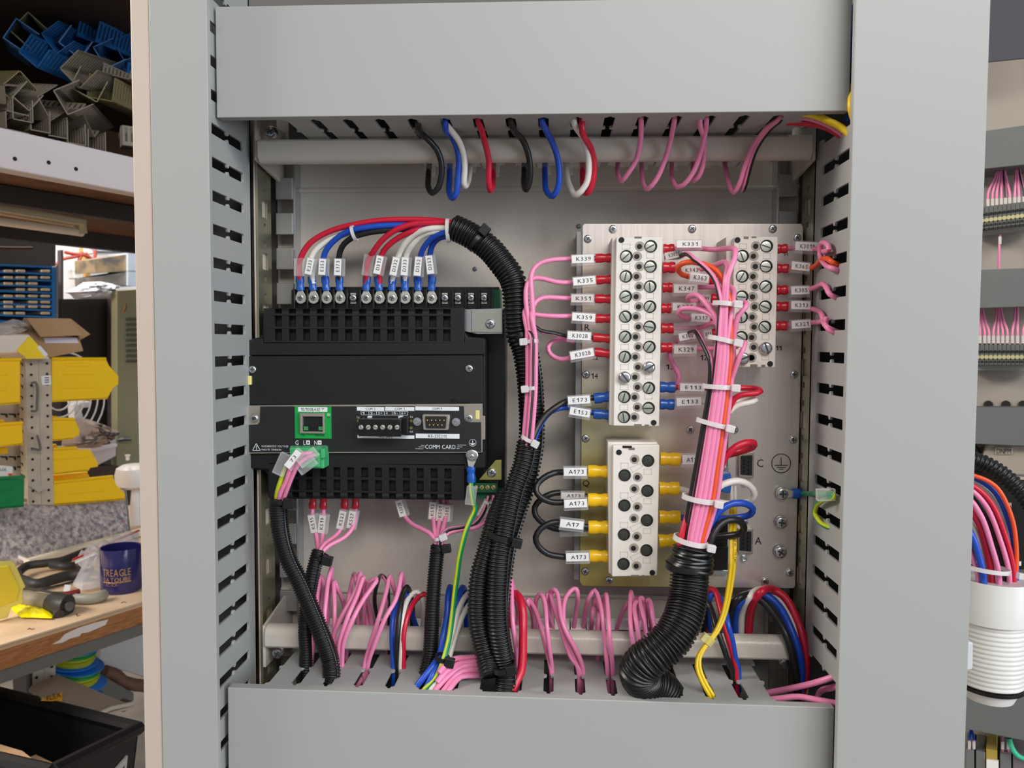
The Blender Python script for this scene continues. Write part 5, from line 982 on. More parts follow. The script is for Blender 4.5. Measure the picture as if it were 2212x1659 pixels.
add(lbox(-0.9, 0.9, -0.12, 0.8, zbt + 0.25, zbt + 0.27), 'shading_upper_deck', mat('dark_board', (58, 40, 30), 0.8), shelf)  # deck brought lower and further forward to shade the offcut heap
add(lbox(-0.9, 0.9, 0.78, 0.80, zbt, zbt + 0.30), 'rear_board', mat('brown_board', (96, 62, 42), 0.8), shelf)
add(MB().slab([PT(40, 62, .3), PT(300, -20, .3), PT(300, 30, .3), PT(60, 85, .3)], BK * 0.03), 'upper_beam', mat('dark_beam', (60, 52, 50), 0.6), shelf)
# --- heap of trunking offcuts
OFG = mat('offcut_grey', (130, 119, 104), 0.55); OFB = mat('offcut_blue', (26, 88, 146), 0.5); OFK = mat('offcut_khaki', (122, 112, 80), 0.55)
def offcut_mesh(w, h, ln):
    m = MB(); t = 0.0016; m.box(-w / 2, w / 2, 0, ln, 0, t)
    n = int(ln / 0.0095); ys = [0.0]
    for k in range(n): ys += [0.004 + k * 0.0095, 0.004 + k * 0.0095 + 0.0042]
    ys.append(ln); zs = [0, h * .22, h * .9, h]
    for s in (-1, 1):
        g = MB(); g.grid_plate(ys, zs, lambda i, j: i % 2 == 1 and j == 1, s * w / 2 - (t if s > 0 else 0), s * w / 2 + (t if s < 0 else 0))
        n0 = len(m.v); m.v += [(y, x, z) for x, y, z in g.v]; m.f += [[n0 + i for i in f] for f in g.f]; m.m += g.m
    return m
KINDS = {}
def offcut(x, y, d, yaw, rollv, pitch, kind, label, scale=1.0, base='end'):
    key = kind
    p = P(x, y, d); rot = Matrix.Rotation(math.radians(yaw), 4, 'Z') @ Matrix.Rotation(math.radians(pitch), 4, 'X') @ Matrix.Rotation(math.radians(rollv), 4, 'Y')
    if key not in KINDS:
        w, h, ln, mt_ = dict(sq=(0.030, 0.036, 0.30, OFG), big=(0.042, 0.044, 0.26, OFG), kh=(0.045, 0.04, 0.24, OFK), bl=(0.040, 0.038, 0.28, OFB), fl=(0.055, 0.018, 0.26, OFG))[kind]
        o = add(offcut_mesh(w, h, ln), 'trunking_offcut', mt_, None, origin=(0, 0, 0), smooth=False); KINDS[key] = o.data
    else: o = link(KINDS[key], 'trunking_offcut', (0, 0, 0))
    o.matrix_world = Matrix.Translation(p) @ rot; WO[o.name] = p
    tag(o, label, 'trunking offcut', 'trunking offcuts heaped on the storage shelf')
yb = math.degrees(math.atan2(-BK.x, BK.y))
for k, (x, y, dd) in enumerate(((50, 262, 1.24), (88, 285, 1.265), (126, 297, 1.29), (166, 312, 1.315), (210, 328, 1.345))):
    offcut(x, y, dd, yb - 8, 0, 0, 'sq', '%s square grey trunking offcut along the shelf beam edge' % ('first', 'second', 'third', 'fourth', 'fifth')[k])
for x, y, d, yaw, rl, pt, kd, lb_ in ((12, 258, 1.22, yb, 90, 0, 'sq', 'grey offcut on its side at the near end of the shelf beam'), (45, 225, 1.24, yb - 10, 35, 5, 'sq', 'grey offcut tipped open above the near square offcuts'),
        (95, 235, 1.27, yb + 10, 50, 8, 'big', 'large grey offcut tilted with its open side showing'), (130, 222, 1.28, yb - 40, 62, 6, 'big', 'large grey offcut leaning against the tilted one'),
        (180, 205, 1.32, yb - 30, 25, 10, 'kh', 'khaki offcut with broad slots in the middle of the heap'), (215, 215, 1.34, yb - 60, 10, 4, 'kh', 'khaki offcut lying across the middle of the heap'),
        (190, 268, 1.34, yb + 25, 40, 6, 'fl', 'flat grey cover offcut above the last square offcut'), (262, 318, 1.42, -yb * .2 - 40, 0, 0, 'sq', 'grey offcut lying along the beam at the cabinet edge'),
        (258, 300, 1.46, -yb * .2 - 45, 0, 0, 'fl', 'flat offcut lying along behind the beam at the cabinet edge'), (20, 170, 1.24, yb - 5, 130, 10, 'kh', 'khaki offcut upside down near the shelf end'), (10, 205, 1.23, yb + 15, 75, 12, 'sq', 'narrow grey offcut standing steeply near the shelf end'),
        (150, 170, 1.3, yb - 55, 48, 12, 'big', 'brownish grey offcut under the blue pieces'), (250, 165, 1.36, yb - 70, 15, 2, 'fl', 'flat grey offcut near the cabinet edge under blue pieces'),
        (60, 130, 1.3, yb - 62, 40, 4, 'bl', 'long bright blue offcut across the heap'), (105, 95, 1.34, yb - 55, 55, 8, 'bl', 'blue offcut at the top of the heap, slots facing out'), (150, 110, 1.36, yb - 20, 30, 10, 'bl', 'dark blue offcut in the middle of the blue pieces'),
        (185, 85, 1.4, yb - 70, 20, 4, 'bl', 'dark blue offcut pointing at the brown board'), (215, 125, 1.4, yb - 35, 58, 6, 'bl', 'blue offcut with its open side toward the cabinet'), (255, 110, 1.45, yb - 40, 60, 0, 'bl', 'blue offcut half hidden by the cabinet edge'),
        (20, 60, 1.3, yb - 30, 120, 12, 'bl', 'blue offcut nested in khaki ones at the heap top'), (40, 45, 1.33, yb - 35, 130, 10, 'kh', 'khaki offcut at the very top of the heap'), (255, 180, 1.44, yb - 75, 5, 0, 'bl', 'blue offcut low in the heap by the cabinet edge')):
    offcut(x, y, d, yaw, rl, pt, kd, lb_)
# --- dead fluorescent fitting under the shelf
fl = root('light_fitting', PT(100, 470, 0.35), 'unlit fluorescent batten with bare tube under the shelf', 'light')
q0, q1, q2, q3 = PT(-60, 425, .35), PT(188, 474, .35), PT(188, 488, .35), PT(-60, 446, .35)
add(MB().slab([q0, q1, q2, q3], BK * 0.05), 'batten', mat('cream_enamel', (196, 180, 148), 0.4), fl, 0.002)
add(MB().sweep([PT(-60, 470, .37), PT(178, 503, .37)], 0.008, 12), 'tube', mat('tube_white', (226, 208, 186), 0.3), fl)
add(MB().slab([PT(172, 484, .36), PT(187, 488, .36), PT(190, 504, .36), PT(172, 506, .36)], BK * 0.02), 'lamp_holder', mat('holder_cream', (200, 184, 140), 0.5), fl, 0.001)
# --- blue small-parts rack
tR = 1.05
rk = root('parts_rack', PT(60, 690, tR), 'blue metal small parts rack with rows of pale bins', 'rack')
RB = mat('rack_blue', (30, 116, 190), 0.45)
add(MB().slab([PT(112, 578, tR), PT(121, 577, tR), PT(121, 692, tR), PT(112, 692, tR)], BK * .2), 'side', RB, rk)
add(MB().slab([PT(121.5, 574, tR), PT(126, 574, tR), PT(126, 690, tR), PT(121.5, 690, tR)], BK * .25), 'outer_panel', mat('grey_panel', (120, 122, 122), 0.6), rk)
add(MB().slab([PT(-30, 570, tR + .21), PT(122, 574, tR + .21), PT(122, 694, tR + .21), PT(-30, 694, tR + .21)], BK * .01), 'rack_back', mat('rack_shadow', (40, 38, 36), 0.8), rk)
BINP = mat('pale_bin', (204, 188, 160), 0.5)
for k, y in enumerate((575, 590, 604, 617, 630, 644, 657, 667, 681, 694)):
    dy = (y - 575) * .02; add(MB().slab([PT(-30, y - 6 + dy, tR), PT(113, y + dy, tR), PT(113, y + 4 + dy, tR), PT(-30, y - 2 + dy, tR)], BK * .2), 'tray', RB, rk)
    if 0 < k < 9:
        for j, x in enumerate((10, 36, 63, 90)):
            if (k * 3 + j) % 7 == 5: continue
            add(MB().slab([PT(x, y - 7.5, tR - .004), PT(x + 19, y - 7, tR - .004), PT(x + 19, y - 1.5, tR - .004), PT(x, y - 2, tR - .004)], BK * .12), 'parts_bin', BINP, rk, 0.002)
# --- far corner: pale wall, cables, timber post, boxes, plastic bag, dark machine, olive locker
tW = 1.75
pw_ = add(MB().slab([PT(130, 440, tW), PT(330, 440, tW), PT(330, 700, tW), PT(130, 700, tW)], BK * .03), 'wall_board', mat('white_wall_board', (236, 236, 240), 0.6), None); pw_['kind'] = 'structure'; pw_.name = 'wall_corner'
wn = add(MB().slab([PT(206, 505, tW - .01), PT(330, 500, tW - .01), PT(330, 545, tW - .01), PT(206, 542, tW - .01)], BK * .02), 'window_1', mat('sky_window', (186, 206, 226), 0.3), None); wn['kind'] = 'structure'
area('added_wall_light', PT(225, 520, 1.2) + UP * 0.7, PT(225, 590, tW), 0.8, 0.2, 7, (1, 1, 1))  # added lamp that brightens the white wall board
ps = add(MB().slab([PT(184, 530, tW - .06), PT(193, 530, tW - .06), PT(196, 610, tW - .06), PT(185, 610, tW - .06)], BK * .04), 'timber_post', mat('pine', (206, 158, 98), 0.6), None); tag(ps, 'pale pine post with red cables in the far corner', 'post')
for nm, lab, q in (('switch_box', 'white square switch box hanging from a red cable', ((157, 581), (180, 579), (181, 603), (160, 602))), ('junction_box', 'white junction box at the top of the pine post', ((191, 529), (203, 527), (203, 549), (193, 548)))):
    tag(add(MB().slab([PT(x, y, tW - .12) for x, y in q], BK * .04), nm, mat('box_white', (240, 240, 236), 0.4), None, 0.004), lab, 'electrical box')
RC = mat('red_cable', (176, 74, 62), 0.5)
for lab, pts in (('red cable drooping from the pine post to the dark wall', ((122, 572), (135, 560), (155, 556), (175, 551), (188, 548))), ('red cable running down to the white switch box', ((178, 545), (172, 560), (167, 580))), ('red cable slung along the bright wall to the cabinet edge', ((196, 526), (230, 532), (260, 532), (300, 528))), ('red cable crossing behind the pine post', ((140, 545), (160, 549), (185, 552), (203, 560), (206, 540)))):
    tag(add(MB().sweep(smoothpath([PT(x, y, tW - .13) for x, y in pts], 0.02), 0.006, 8), 'red_cable', RC, None), lab, 'cable', 'red cables in the far corner')
for lab, col, pts in (('black cable slung under the shelf across the bright wall', (24, 26, 32), ((90, 505), (130, 526), (180, 530), (240, 522), (285, 505))), ('dim green cable slung under the shelf', (20, 60, 40), ((-10, 500), (40, 502), (85, 506), (130, 522))), ('dark red cable hanging along the dim rear wall', (70, 28, 20), ((-10, 535), (25, 536), (55, 536), (70, 536)))):
    tag(add(MB().sweep(smoothpath([PT(x, y, .95) for x, y in pts], 0.02), 0.0035, 8), 'hanging_cable', mat('cable_%d%d' % (col[0], col[1]), col, 0.5), None), lab, 'cable')
for lab, y0, y1, c in (('upper grey stacked carton with brown side near the cabinet edge', 549, 587, (164, 142, 108)), ('lower grey stacked carton with mottled side near the cabinet edge', 587, 617, (130, 124, 118))):
    t = root('grey_carton', PT(250, y1, tW - .3), lab, 'carton'); 
    add(MB().slab([PT(204, y0 + 12, tW - .3), PT(276, y0, tW - .3), PT(276, y1 - 1, tW - .3), PT(206, y1 + 2, tW - .3)], BK * .12), 'body', mat('carton_%d' % c[0], c, 0.7, noise=(12, (96, 92, 90), 0.45, 0.6)), t)
    add(MB().slab([PT(276.5, y0 - 3, tW - .31), PT(296, y0 - 2, tW - .31), PT(296, y1 + 1, tW - .31), PT(276.5, y1, tW - .31)], BK * .12), 'end_panel', mat('pale_blue_grey', (186, 198, 214), 0.5), t)
def blob(pts3, name, m, label, cat, amp=0.01, seed=1, parent=None, dv=None):
    dv = dv or NB   # crumpled sheet over an outline with thickness
    rnd = random.Random(seed); n = len(pts3); c = sum(pts3, Vector()) / n; mb = MB(); rings = 7; K = 40; per = []
    for k in range(K):
        f = k / K * n; i = int(f); per.append(pts3[i % n].lerp(pts3[(i + 1) % n], f - i))
    mb.v.append(tuple(c + dv * amp * 4))
    for r in range(1, rings + 1):
        for k in range(K):
            p = c.lerp(per[k], r / rings); hgt = math.sqrt(max(0, 1 - (r / rings) ** 2)); mb.v.append(tuple(p + dv * (amp * 4 * hgt + (rnd.uniform(-amp, amp) if r < rings else 0))))
    for k in range(K): mb.f.append([0, 1 + k, 1 + (k + 1) % K]); mb.m.append(0)
    for r in range(rings - 1):
        for k in range(K):
            a = 1 + r * K + k; b = 1 + r * K + (k + 1) % K; mb.f.append([a, a + K, b + K, b]); mb.m.append(0)
    mb.f.append([1 + (rings - 1) * K + k for k in range(K)]); mb.m.append(0)
    o = add(mb, name, m, parent, sharp=75)
    if parent is None: tag(o, label, cat)
    return o
blob([PT(x, y, 1.1) for x, y in ((138, 632), (160, 622), (180, 610), (215, 608), (240, 615), (252, 626), (250, 645), (200, 646), (160, 645), (150, 635))], 'plastic_bag', mat('white_polythene', (232, 232, 240), 0.3), 'puffed white polythene bag on the black machine', 'bag', 0.02, 3)
mc_ = root('black_machine', PT(180, 800, 1.15), 'large black sheet metal machine between the bins and the olive locker', 'machine')
BM = mat('black_enamel', (38, 32, 31), 0.5)
add(MB().slab([PT(132, 646, 1.12), PT(243, 645, 1.12), PT(243, 985, 1.12), PT(132, 985, 1.12)], BK * .3), 'body', BM, mc_); add(MB().slab([PT(240, 646, 1.10), PT(250, 645, 1.10), PT(250, 985, 1.10), PT(240, 985, 1.10)], BK * .3), 'edge_post', mat('machine_edge', (74, 62, 66), 0.5), mc_)
add(MB().slab([PT(132, 540, 1.2), PT(137, 540, 1.2), PT(137, 690, 1.2), PT(132, 690, 1.2)], BK * .02), 'conduit_pipe', mat('pipe_grey', (92, 82, 86), 0.5), mc_)
lk = root('olive_locker', PT(275, 1000, 1.0), 'olive green steel locker with louvre slots and a handle', 'locker')
OL = mat('olive_enamel', (146, 140, 108), 0.5); add(MB().slab([PT(252, 627, 1.0), PT(330, 622, 1.0), PT(330, 1010, 1.0), PT(252, 1010, 1.0)], BK * .03), 'body', OL, lk, 0.004)
for k in range(9): add(MB().slab([PT(273, 687 + 11.3 * k, .995), PT(305, 686 + 11.3 * k, .995), PT(305, 692 + 11.3 * k, .995), PT(273, 693 + 11.3 * k, .995)], BK * .004), 'louvre', mat('louvre_shadow', (88, 82, 62), 0.6), lk)
add(MB().slab([PT(265, 676, .99), PT(270, 668, .99), PT(272, 656, .99), PT(275, 658, .99), PT(273, 672, .99)], BK * .01), 'catch', mat('brass_dull', (120, 92, 60), 0.5), lk)
add(MB().sweep([PT(258, 950, .985), PT(268, 948, .97), PT(284, 948, .96)], 0.007, 8), 'handle', DULL, lk)
# --- open cardboard carton
tC = 0.50
CB = mat('cardboard', (186, 150, 112), 0.75, noise=(9, (174, 138, 100), 0.4, 0.7))
cb = root('cardboard_carton', PT(120, 770, tC), 'open brown cardboard carton with raised flaps above the yellow bins', 'carton')
add(MB().slab([PT(x, y, tC) for x, y in ((66, 718), (171, 730), (180, 758), (92, 775), (74, 760))], BK * .1), 'body', CB, cb)
add(MB().slab([PT(x, y, tC - .03) for x, y in ((57, 687), (152, 688), (177, 724), (88, 728))], BK * .003), 'flap', CB, cb)
add(MB().slab([PT(x, y, tC - .01) for x, y in ((153, 688), (195, 722), (174, 734), (168, 722))], BK * .003), 'flap', CB, cb)
add(MB().slab([PT(x, y, tC + .02) for x, y in ((54, 687), (60, 690), (80, 735), (70, 735))], BK * .003), 'flap', CB, cb); add(MB().slab([PT(x, y, tC + .04) for x, y in ((38, 708), (54, 686), (50, 712), (42, 725))], BK * .003), 'flap', CB, cb)
add(MB().slab([PT(x, y, tC - .002) for x, y in ((94, 730), (166, 730), (170, 741), (98, 741))], BK * .001), 'packing_label', mat('label_lilac', (232, 222, 236), 0.5), cb)
wc_ = root('white_carton', PT(60, 772, tC - .06), 'white carton with a yellow label lying on the yellow bins', 'carton')
add(MB().slab([PT(x, y, tC - .06) for x, y in ((-10, 726), (30, 720), (64, 722), (110, 776), (60, 776), (40, 762), (-10, 765))], BK * .1), 'body', mat('carton_white', (226, 216, 206), 0.6), wc_, 0.003)
add(MB().slab([PT(x, y, tC - .063) for x, y in ((64, 726), (82, 745), (88, 752), (98, 774), (58, 775), (36, 757))], BK * .002), 'yellow_label', mat('label_yellow', (246, 212, 40), 0.5), wc_); add(MB().slab([PT(x, y, tC - .065) for x, y in ((80, 750), (86, 746), (104, 766), (98, 772))], BK * .002), 'white_label', WHITEP, wc_)
blob([PT(x, y, tC - .03) for x, y in ((-10, 700), (15, 694), (30, 688), (40, 700), (38, 718), (20, 724), (-10, 726))], 'clear_bag', clear('polythene', (230, 226, 222), 0.4, 0.2), 'crumpled clear polythene bag on the white carton', 'bag', 0.012, 5)
# --- slotted upright, louvred panel and hooks
tP = 0.47
up = root('slotted_upright', PT(82, 1085, tP), 'beige slotted steel upright between the yellow bins', 'upright')
def post(y0, y1, x0, x1, xs, xe, root_, skip=()):
    add(MB().slab([PT(x0, y0, tP), PT(xs, y0, tP), PT(xs + (xe - x1), y1, tP), PT(x0 + (xe - x1), y1, tP)], BK * .004), 'post_face', SHG, root_); add(MB().slab([PT(xs + .6, y0, tP + .001), PT(x1, y0, tP + .001), PT(xe, y1, tP + .001), PT(xs + .6 + (xe - x1), y1, tP + .001)], BK * .004), 'post_face', SHG, root_)
post(775, 1090, 55, 110, 83, 116, up)
for k in range(14):
    y = 785 + 22.8 * k
    for x in (67 + k * .35, 101.5 + k * .3): add(MB().lathe([(0.0028, 0), (0.0028, 0.0006)], PT(x, y + (2 if x < 90 else 0), tP - .0002), NB, 10), 'post_hole', HOLE, up)
add(lbox(loc(PT(42, 900, tP + .05))[0], loc(PT(56, 900, tP + .05))[0], tP + .006, tP + .05, PT(50, 1085, tP).z, PT(50, 778, tP).z), 'post_return', SHG, up)
for k in range(12): add(MB().slab([PT(x, y + 24 * k, tP + .004) for x, y in ((44, 783), (50, 785), (50, 791), (48, 791), (48, 787), (44, 785))], BK * .001), 'hook_slot', HOLE, up)
add(MB().slab([PT(89, 812, tP - .001), PT(110, 811, tP - .001), PT(111, 831, tP - .001), PT(91, 832, tP - .001)], BK * .001), 'paper_label', WHITEP, up)
for k in range(3): add(MB().slab([PT(97, 815 + 5 * k, tP - .0015), PT(106, 814.5 + 5 * k, tP - .0015), PT(106, 816.5 + 5 * k, tP - .0015), PT(97, 817 + 5 * k, tP - .0015)], BK * .001), 'printed_line', INK, up)
for pts in (((68, 828), (77, 826), (80, 834), (80, 870), (78, 888), (68, 888)), ((80, 940), (86, 972), (74, 970), (68, 972))): add(MB().sweep(smoothpath([PT(x, y, tP - .02) for x, y in pts], .004), 0.0024, 8), 'wire_hook', DULL, up)
add(MB().slab([PT(x, y, tP - .012) for x, y in ((62, 1048), (80, 1038), (98, 1056), (84, 1064))], BK * .003), 'bent_bracket', mat('zinc_tag', (196, 192, 184), 0.4, 0.4), up)
lp = root('louvre_panel', PT(20, 950, tP + .06), 'beige louvred panel with hook slots behind the small bins', 'panel')
add(MB().slab([PT(-20, 775, tP + .06), PT(58, 775, tP + .06), PT(60, 1085, tP + .06), PT(-20, 1085, tP + .06)], BK * .003), 'sheet', SHG, lp)
for y in (893, 985, 1007):
    for x in (2, 20, 38): add(MB().slab([PT(x, y, tP + .058), PT(x + 14, y + 1, tP + .058), PT(x + 15, y + 9, tP + .058), PT(x + 12, y + 9, tP + .058), PT(x + 11, y + 4, tP + .058), PT(x, y + 3, tP + .058)], BK * .002), 'louvre', HOLE, lp)
# --- picking bins
BY = mat('bin_yellow', (252, 204, 8), 0.42); BG = mat('bin_green', (0, 128, 72), 0.42)
def bin_(label, outl, rim, m, t, ribs, hand=None, inner=None, depth=0.10, name='picking_bin'):
    pts = [PT(x, y, t) for x, y in outl]; c = sum(pts, Vector()) / len(pts)
    r = root(name, c, label, 'bin', 'yellow picking bins' if m is BY else None)
    add(MB().slab(pts, BK * .003), 'side', m, r, 0.001)
    # far side, floor and back so that it is a tray
    add(MB().slab([p + BK * depth for p in pts], BK * .003), 'side', m, r)
    lowp = sorted(range(len(pts)), key=lambda i: -outl[i][1])[:2]; a, b = pts[lowp[0]], pts[lowp[1]]
    add(MB().slab([a + UP * .001, b + UP * .001, b + UP * .001 + BK * depth, a + UP * .001 + BK * depth], UP * .003), 'base', m, r)
    i0 = min(range(len(outl)), key=lambda i: outl[i][0] * 3 + outl[i][1]); 
    add(MB().sweep([PT(x, y, t - .002) for x, y in rim], 0.0032, 8), 'rim', m, r); add(MB().sweep([PT(x, y, t - .002) + BK * depth for x, y in rim], 0.0032, 8), 'rim', m, r)
    for q in ribs: add(MB().sweep([PT(q[0], q[1], t - .0005), PT(q[2], q[3], t - .0005)], 0.0011, 6), 'rib', m, r)
    if hand: add(MB().slab([PT(x, y, t - .002) for x, y in hand], BK * .002), 'label_slot', m, r, 0.001)
    return r
bin_('largest yellow bin, right of the upright, top tier', ((112, 773), (228, 773), (236, 790), (256, 812), (256, 830), (243, 840), (232, 862), (112, 869)), ((112, 775), (228, 775)), BY, tP + .008, ((133, 809, 204, 809), (133, 839, 204, 838)), ((140, 784), (196, 784), (192, 792), (144, 792)))
bin_('yellow bin at the photo edge, left of the upright, top tier', ((-30, 775), (44, 774), (44, 872), (-30, 878)), ((-30, 777), (45, 776)), BY, tP - .08, ((-30, 812, 14, 811), (-30, 845, 14, 844)))
bin_('small yellow bin right of the upright, second tier', ((112, 903), (160, 903), (172, 928), (172, 940), (160, 945), (158, 949), (112, 953)), ((112, 905), (160, 905)), BY, tP + .008, (), depth=.07)
bin_('small yellow bin left of the upright, second tier', ((-30, 917), (48, 911), (50, 961), (-30, 969)), ((-30, 919), (48, 913)), BY, tP - .06, (), depth=.07)
bin_('yellow bin right of the upright, third tier', ((114, 969), (165, 966), (168, 971), (195, 971), (212, 1000), (212, 1008), (195, 1011), (192, 1017), (115, 1026)), ((114, 970), (165, 967)), BY, tP + .008, ((116, 993, 190, 988),), depth=.08)
bin_('yellow bin mostly hidden behind the green bin', ((-30, 972), (16, 968), (17, 980), (-30, 986)), ((-30, 973), (16, 969)), BY, tP - .03, (), depth=.05)
bin_('yellow bin right of the upright, lowest tier, behind the felt board', ((115, 1040), (243, 1027), (252, 1048), (270, 1066), (270, 1080), (116, 1092)), ((115, 1042), (243, 1029)), BY, tP + .008, ((148, 1068, 226, 1060),), depth=.1)
bin_('green bin holding a small white box, left of the upright', ((-30, 1037), (53, 1034), (52, 1095), (-30, 1102)), ((-30, 1034), (53, 1030)), BG, tP - .09, ((-30, 1062, 28, 1058), (-30, 1088, 28, 1084)), depth=.1)
wb = root('small_white_box', PT(8, 1030, tP - .06), 'small white box with an orange corner standing in the green bin', 'box')
add(MB().slab([PT(x, y, tP - .05) for x, y in ((-30, 1004), (28, 1008), (26, 1034), (-30, 1038))], BK * .03), 'body', LABELW, wb); add(MB().slab([PT(x, y, tP - .052) for x, y in ((19, 1022), (27, 1023), (26, 1034), (19, 1033))], BK * .002), 'orange_corner', mat('orange_print', (232, 92, 50), 0.5), wb)
a_, b_ = PT(-6, 1014, tP - .0525), PT(14, 1014.5, tP - .0525); add(text_mb('LUX', (a_ + b_) / 2, (b_ - a_), UP, (b_ - a_).length, 0.006, lift=NB * 0.0002), 'lettering', INK, wb, smooth=False)
# --- fan, grey sacking and tub seen between bins
fan = root('desk_fan', PT(160, 905, .9), 'white desk fan with a wire cage behind the yellow bins', 'fan')
fc = PT(128, 862, .9)
for k in range(6): add(MB().sweep([fc + UA * math.cos(a) * (.03 + .02 * k) + UP * math.sin(a) * (.03 + .02 * k) for a in np.linspace(0, 2 * math.pi, 33)], 0.0022, 6, cap=False), 'cage_ring', mat('fan_white', (214, 210, 208), 0.4), fan)
add(MB().slab([PT(x, y, .92) for x, y in ((158, 872), (174, 872), (182, 905), (160, 905))], BK * .03), 'stem', mat('fan_white', (214, 210, 208), 0.4), fan, .004); add(MB().slab([PT(x, y, .93) for x, y in ((168, 868), (198, 866), (198, 880), (176, 882))], BK * .06), 'motor', mat('fan_white', (214, 210, 208), 0.4), fan, .006)
blob([PT(x, y, .85) for x, y in ((160, 905), (190, 905), (220, 918), (238, 932), (250, 928), (235, 950), (200, 968), (150, 968), (130, 960))], 'grey_sack', mat('grey_fabric', (136, 122, 114), 0.8), 'crumpled grey sack lying on a pale tub', 'sack', 0.016, 9)
tb = root('pale_tub', PT(225, 1010, .9), 'pale plastic tub with a rim below the grey sack', 'tub')
add(MB().slab([PT(x, y, .9) for x, y in ((185, 955), (252, 932), (252, 985), (205, 1010))], BK * .12), 'body', mat('tub_lilac', (202, 192, 194), 0.5), tb, .004); add(MB().slab([PT(x, y, .89) for x, y in ((196, 968), (253, 958), (253, 965), (197, 976))], BK * .14), 'rim', mat('tub_rim', (222, 218, 226), 0.5), tb)
ld = add(MB().slab([PT(x, y, .885) for x, y in ((150, 1010), (256, 1006), (256, 1120), (150, 1120))], BK * .2), 'dark_ledge', mat('dark_brown_board', (62, 46, 40), 0.7), None); tag(ld, 'dark brown ledge under the pale tub', 'ledge')
# --- white dispenser by the cabinet edge
ds = root('white_dispenser', PZ(292, 1135, ZBN), 'white plastic bell jar with a small knob and fluted foot', 'dispenser')
dc = PZ(296, 1133, ZBN); sc_ = dc.y / F; WP = mat('white_enamel', (232, 228, 226), 0.35)
dd_ = (dc.y)
add(MB().lathe([(16 * sc_, 0), (15 * sc_, 30 * sc_), (12 * sc_, 60 * sc_), (10 * sc_, 82 * sc_)], dc, (0, 0, 1), 18), 'fluted_foot', WP, ds)
add(MB().lathe([(34 * sc_, 84 * sc_), (42 * sc_, 90 * sc_), (44 * sc_, 112 * sc_), (40 * sc_, 128 * sc_), (28 * sc_, 135 * sc_), (.1 * sc_, 137 * sc_)], dc, (0, 0, 1), 26), 'bell', WP, ds); add(MB().lathe([(4 * sc_, 0), (4 * sc_, 8 * sc_), (6 * sc_, 10 * sc_), (6 * sc_, 12 * sc_)], PT(276, 994, loc(dc)[1] - .01), (0, 0, 1), 10), 'knob', WP, ds)
# --- felt board, white trunking length and cord
FELT = bpy.data.materials.new('recycled_felt'); FELT.use_nodes = True; MATS['felt'] = FELT
nt = FELT.node_tree; b = nt.nodes['Principled BSDF']; b.inputs['Roughness'].default_value = 0.95; tc = nt.nodes.new('ShaderNodeTexCoord')
def nz(sc, lo, hi, c0, c1):
    n = nt.nodes.new('ShaderNodeTexNoise'); n.inputs['Scale'].default_value = sc; n.inputs['Detail'].default_value = 6; n.inputs['Distortion'].default_value = 0.35; n.inputs['Roughness'].default_value = 0.65; r = nt.nodes.new('ShaderNodeValToRGB'); r.color_ramp.elements[0].position = lo; r.color_ramp.elements[1].position = hi; r.color_ramp.elements[0].color = c0; r.color_ramp.elements[1].color = c1
    nt.links.new(tc.outputs['Object'], n.inputs['Vector']); nt.links.new(n.outputs[0], r.inputs[0]); return r
w0, w1 = (0, 0, 0, 1), (1, 1, 1, 1)
base = nz(85, .36, .64, lin((118, 114, 126)) + (1,), lin((224, 212, 208)) + (1,)); redm = nz(52, .66, .70, w0, w1); blum = nz(64, .62, .70, w0, w1)
mx1 = nt.nodes.new('ShaderNodeMixRGB'); mx1.inputs[2].default_value = lin((190, 70, 90)) + (1,); mx2 = nt.nodes.new('ShaderNodeMixRGB'); mx2.inputs[2].default_value = lin((84, 104, 130)) + (1,)
nt.links.new(redm.outputs[0], mx1.inputs[0]); nt.links.new(base.outputs[0], mx1.inputs[1]); nt.links.new(blum.outputs[0], mx2.inputs[0]); nt.links.new(mx1.outputs[0], mx2.inputs[1]); nt.links.new(mx2.outputs[0], b.inputs['Base Color'])
bn = nt.nodes.new('ShaderNodeBump'); bn.inputs['Strength'].default_value = .6; bn.inputs['Distance'].default_value = .003; nt.links.new(base.outputs[0], bn.inputs['Height']); nt.links.new(bn.outputs[0], b.inputs['Normal'])
f0, f1 = PZ(-30, 1240, ZBN), PZ(281, 1154, ZBN); f2, f3 = PT(271, 1058, loc(f1)[1] + .06), PT(-30, 1102, loc(f0)[1] + .06)
fb = root('felt_board', (f0 + f1) / 2, 'speckled grey recycled felt board leaning behind the tools', 'board')
add(MB().slab([f0, f1, f2, f3], BK * .02 - UA * 0.002), 'felt_sheet', FELT, fb, 0.003); add(MB().slab([f1 + UA * .0005, f1 + BK * .02 + UA * .0005, f2 + BK * .02 + UA * .0005, f2 + UA * .0005], UA * .002), 'binding_edge', mat('felt_edge', (150, 152, 142), 0.8), fb)
ct = root('cream_trunking', PZ(180, 1180, ZBN), 'cream plastic trunking length lying along the felt board foot', 'trunking')
c0, c1 = PZ(58, 1222, ZBN + .004), PZ(310, 1152, ZBN + .004); CRM = mat('cream_plastic_trunk', (236, 226, 204), 0.4)
dv = (c1 - c0).normalized(); add(MB().obox((c0 + c1) / 2 + UP * .004, dv * (c1 - c0).length / 2, Vector((-dv.y, dv.x, 0)) * .010, UP * .007), 'base', CRM, ct, .0015); add(MB().obox((c0 + c1) / 2 + UP * .0115, dv * (c1 - c0).length / 2, Vector((-dv.y, dv.x, 0)) * .008, UP * .0012), 'lid', CRM, ct)
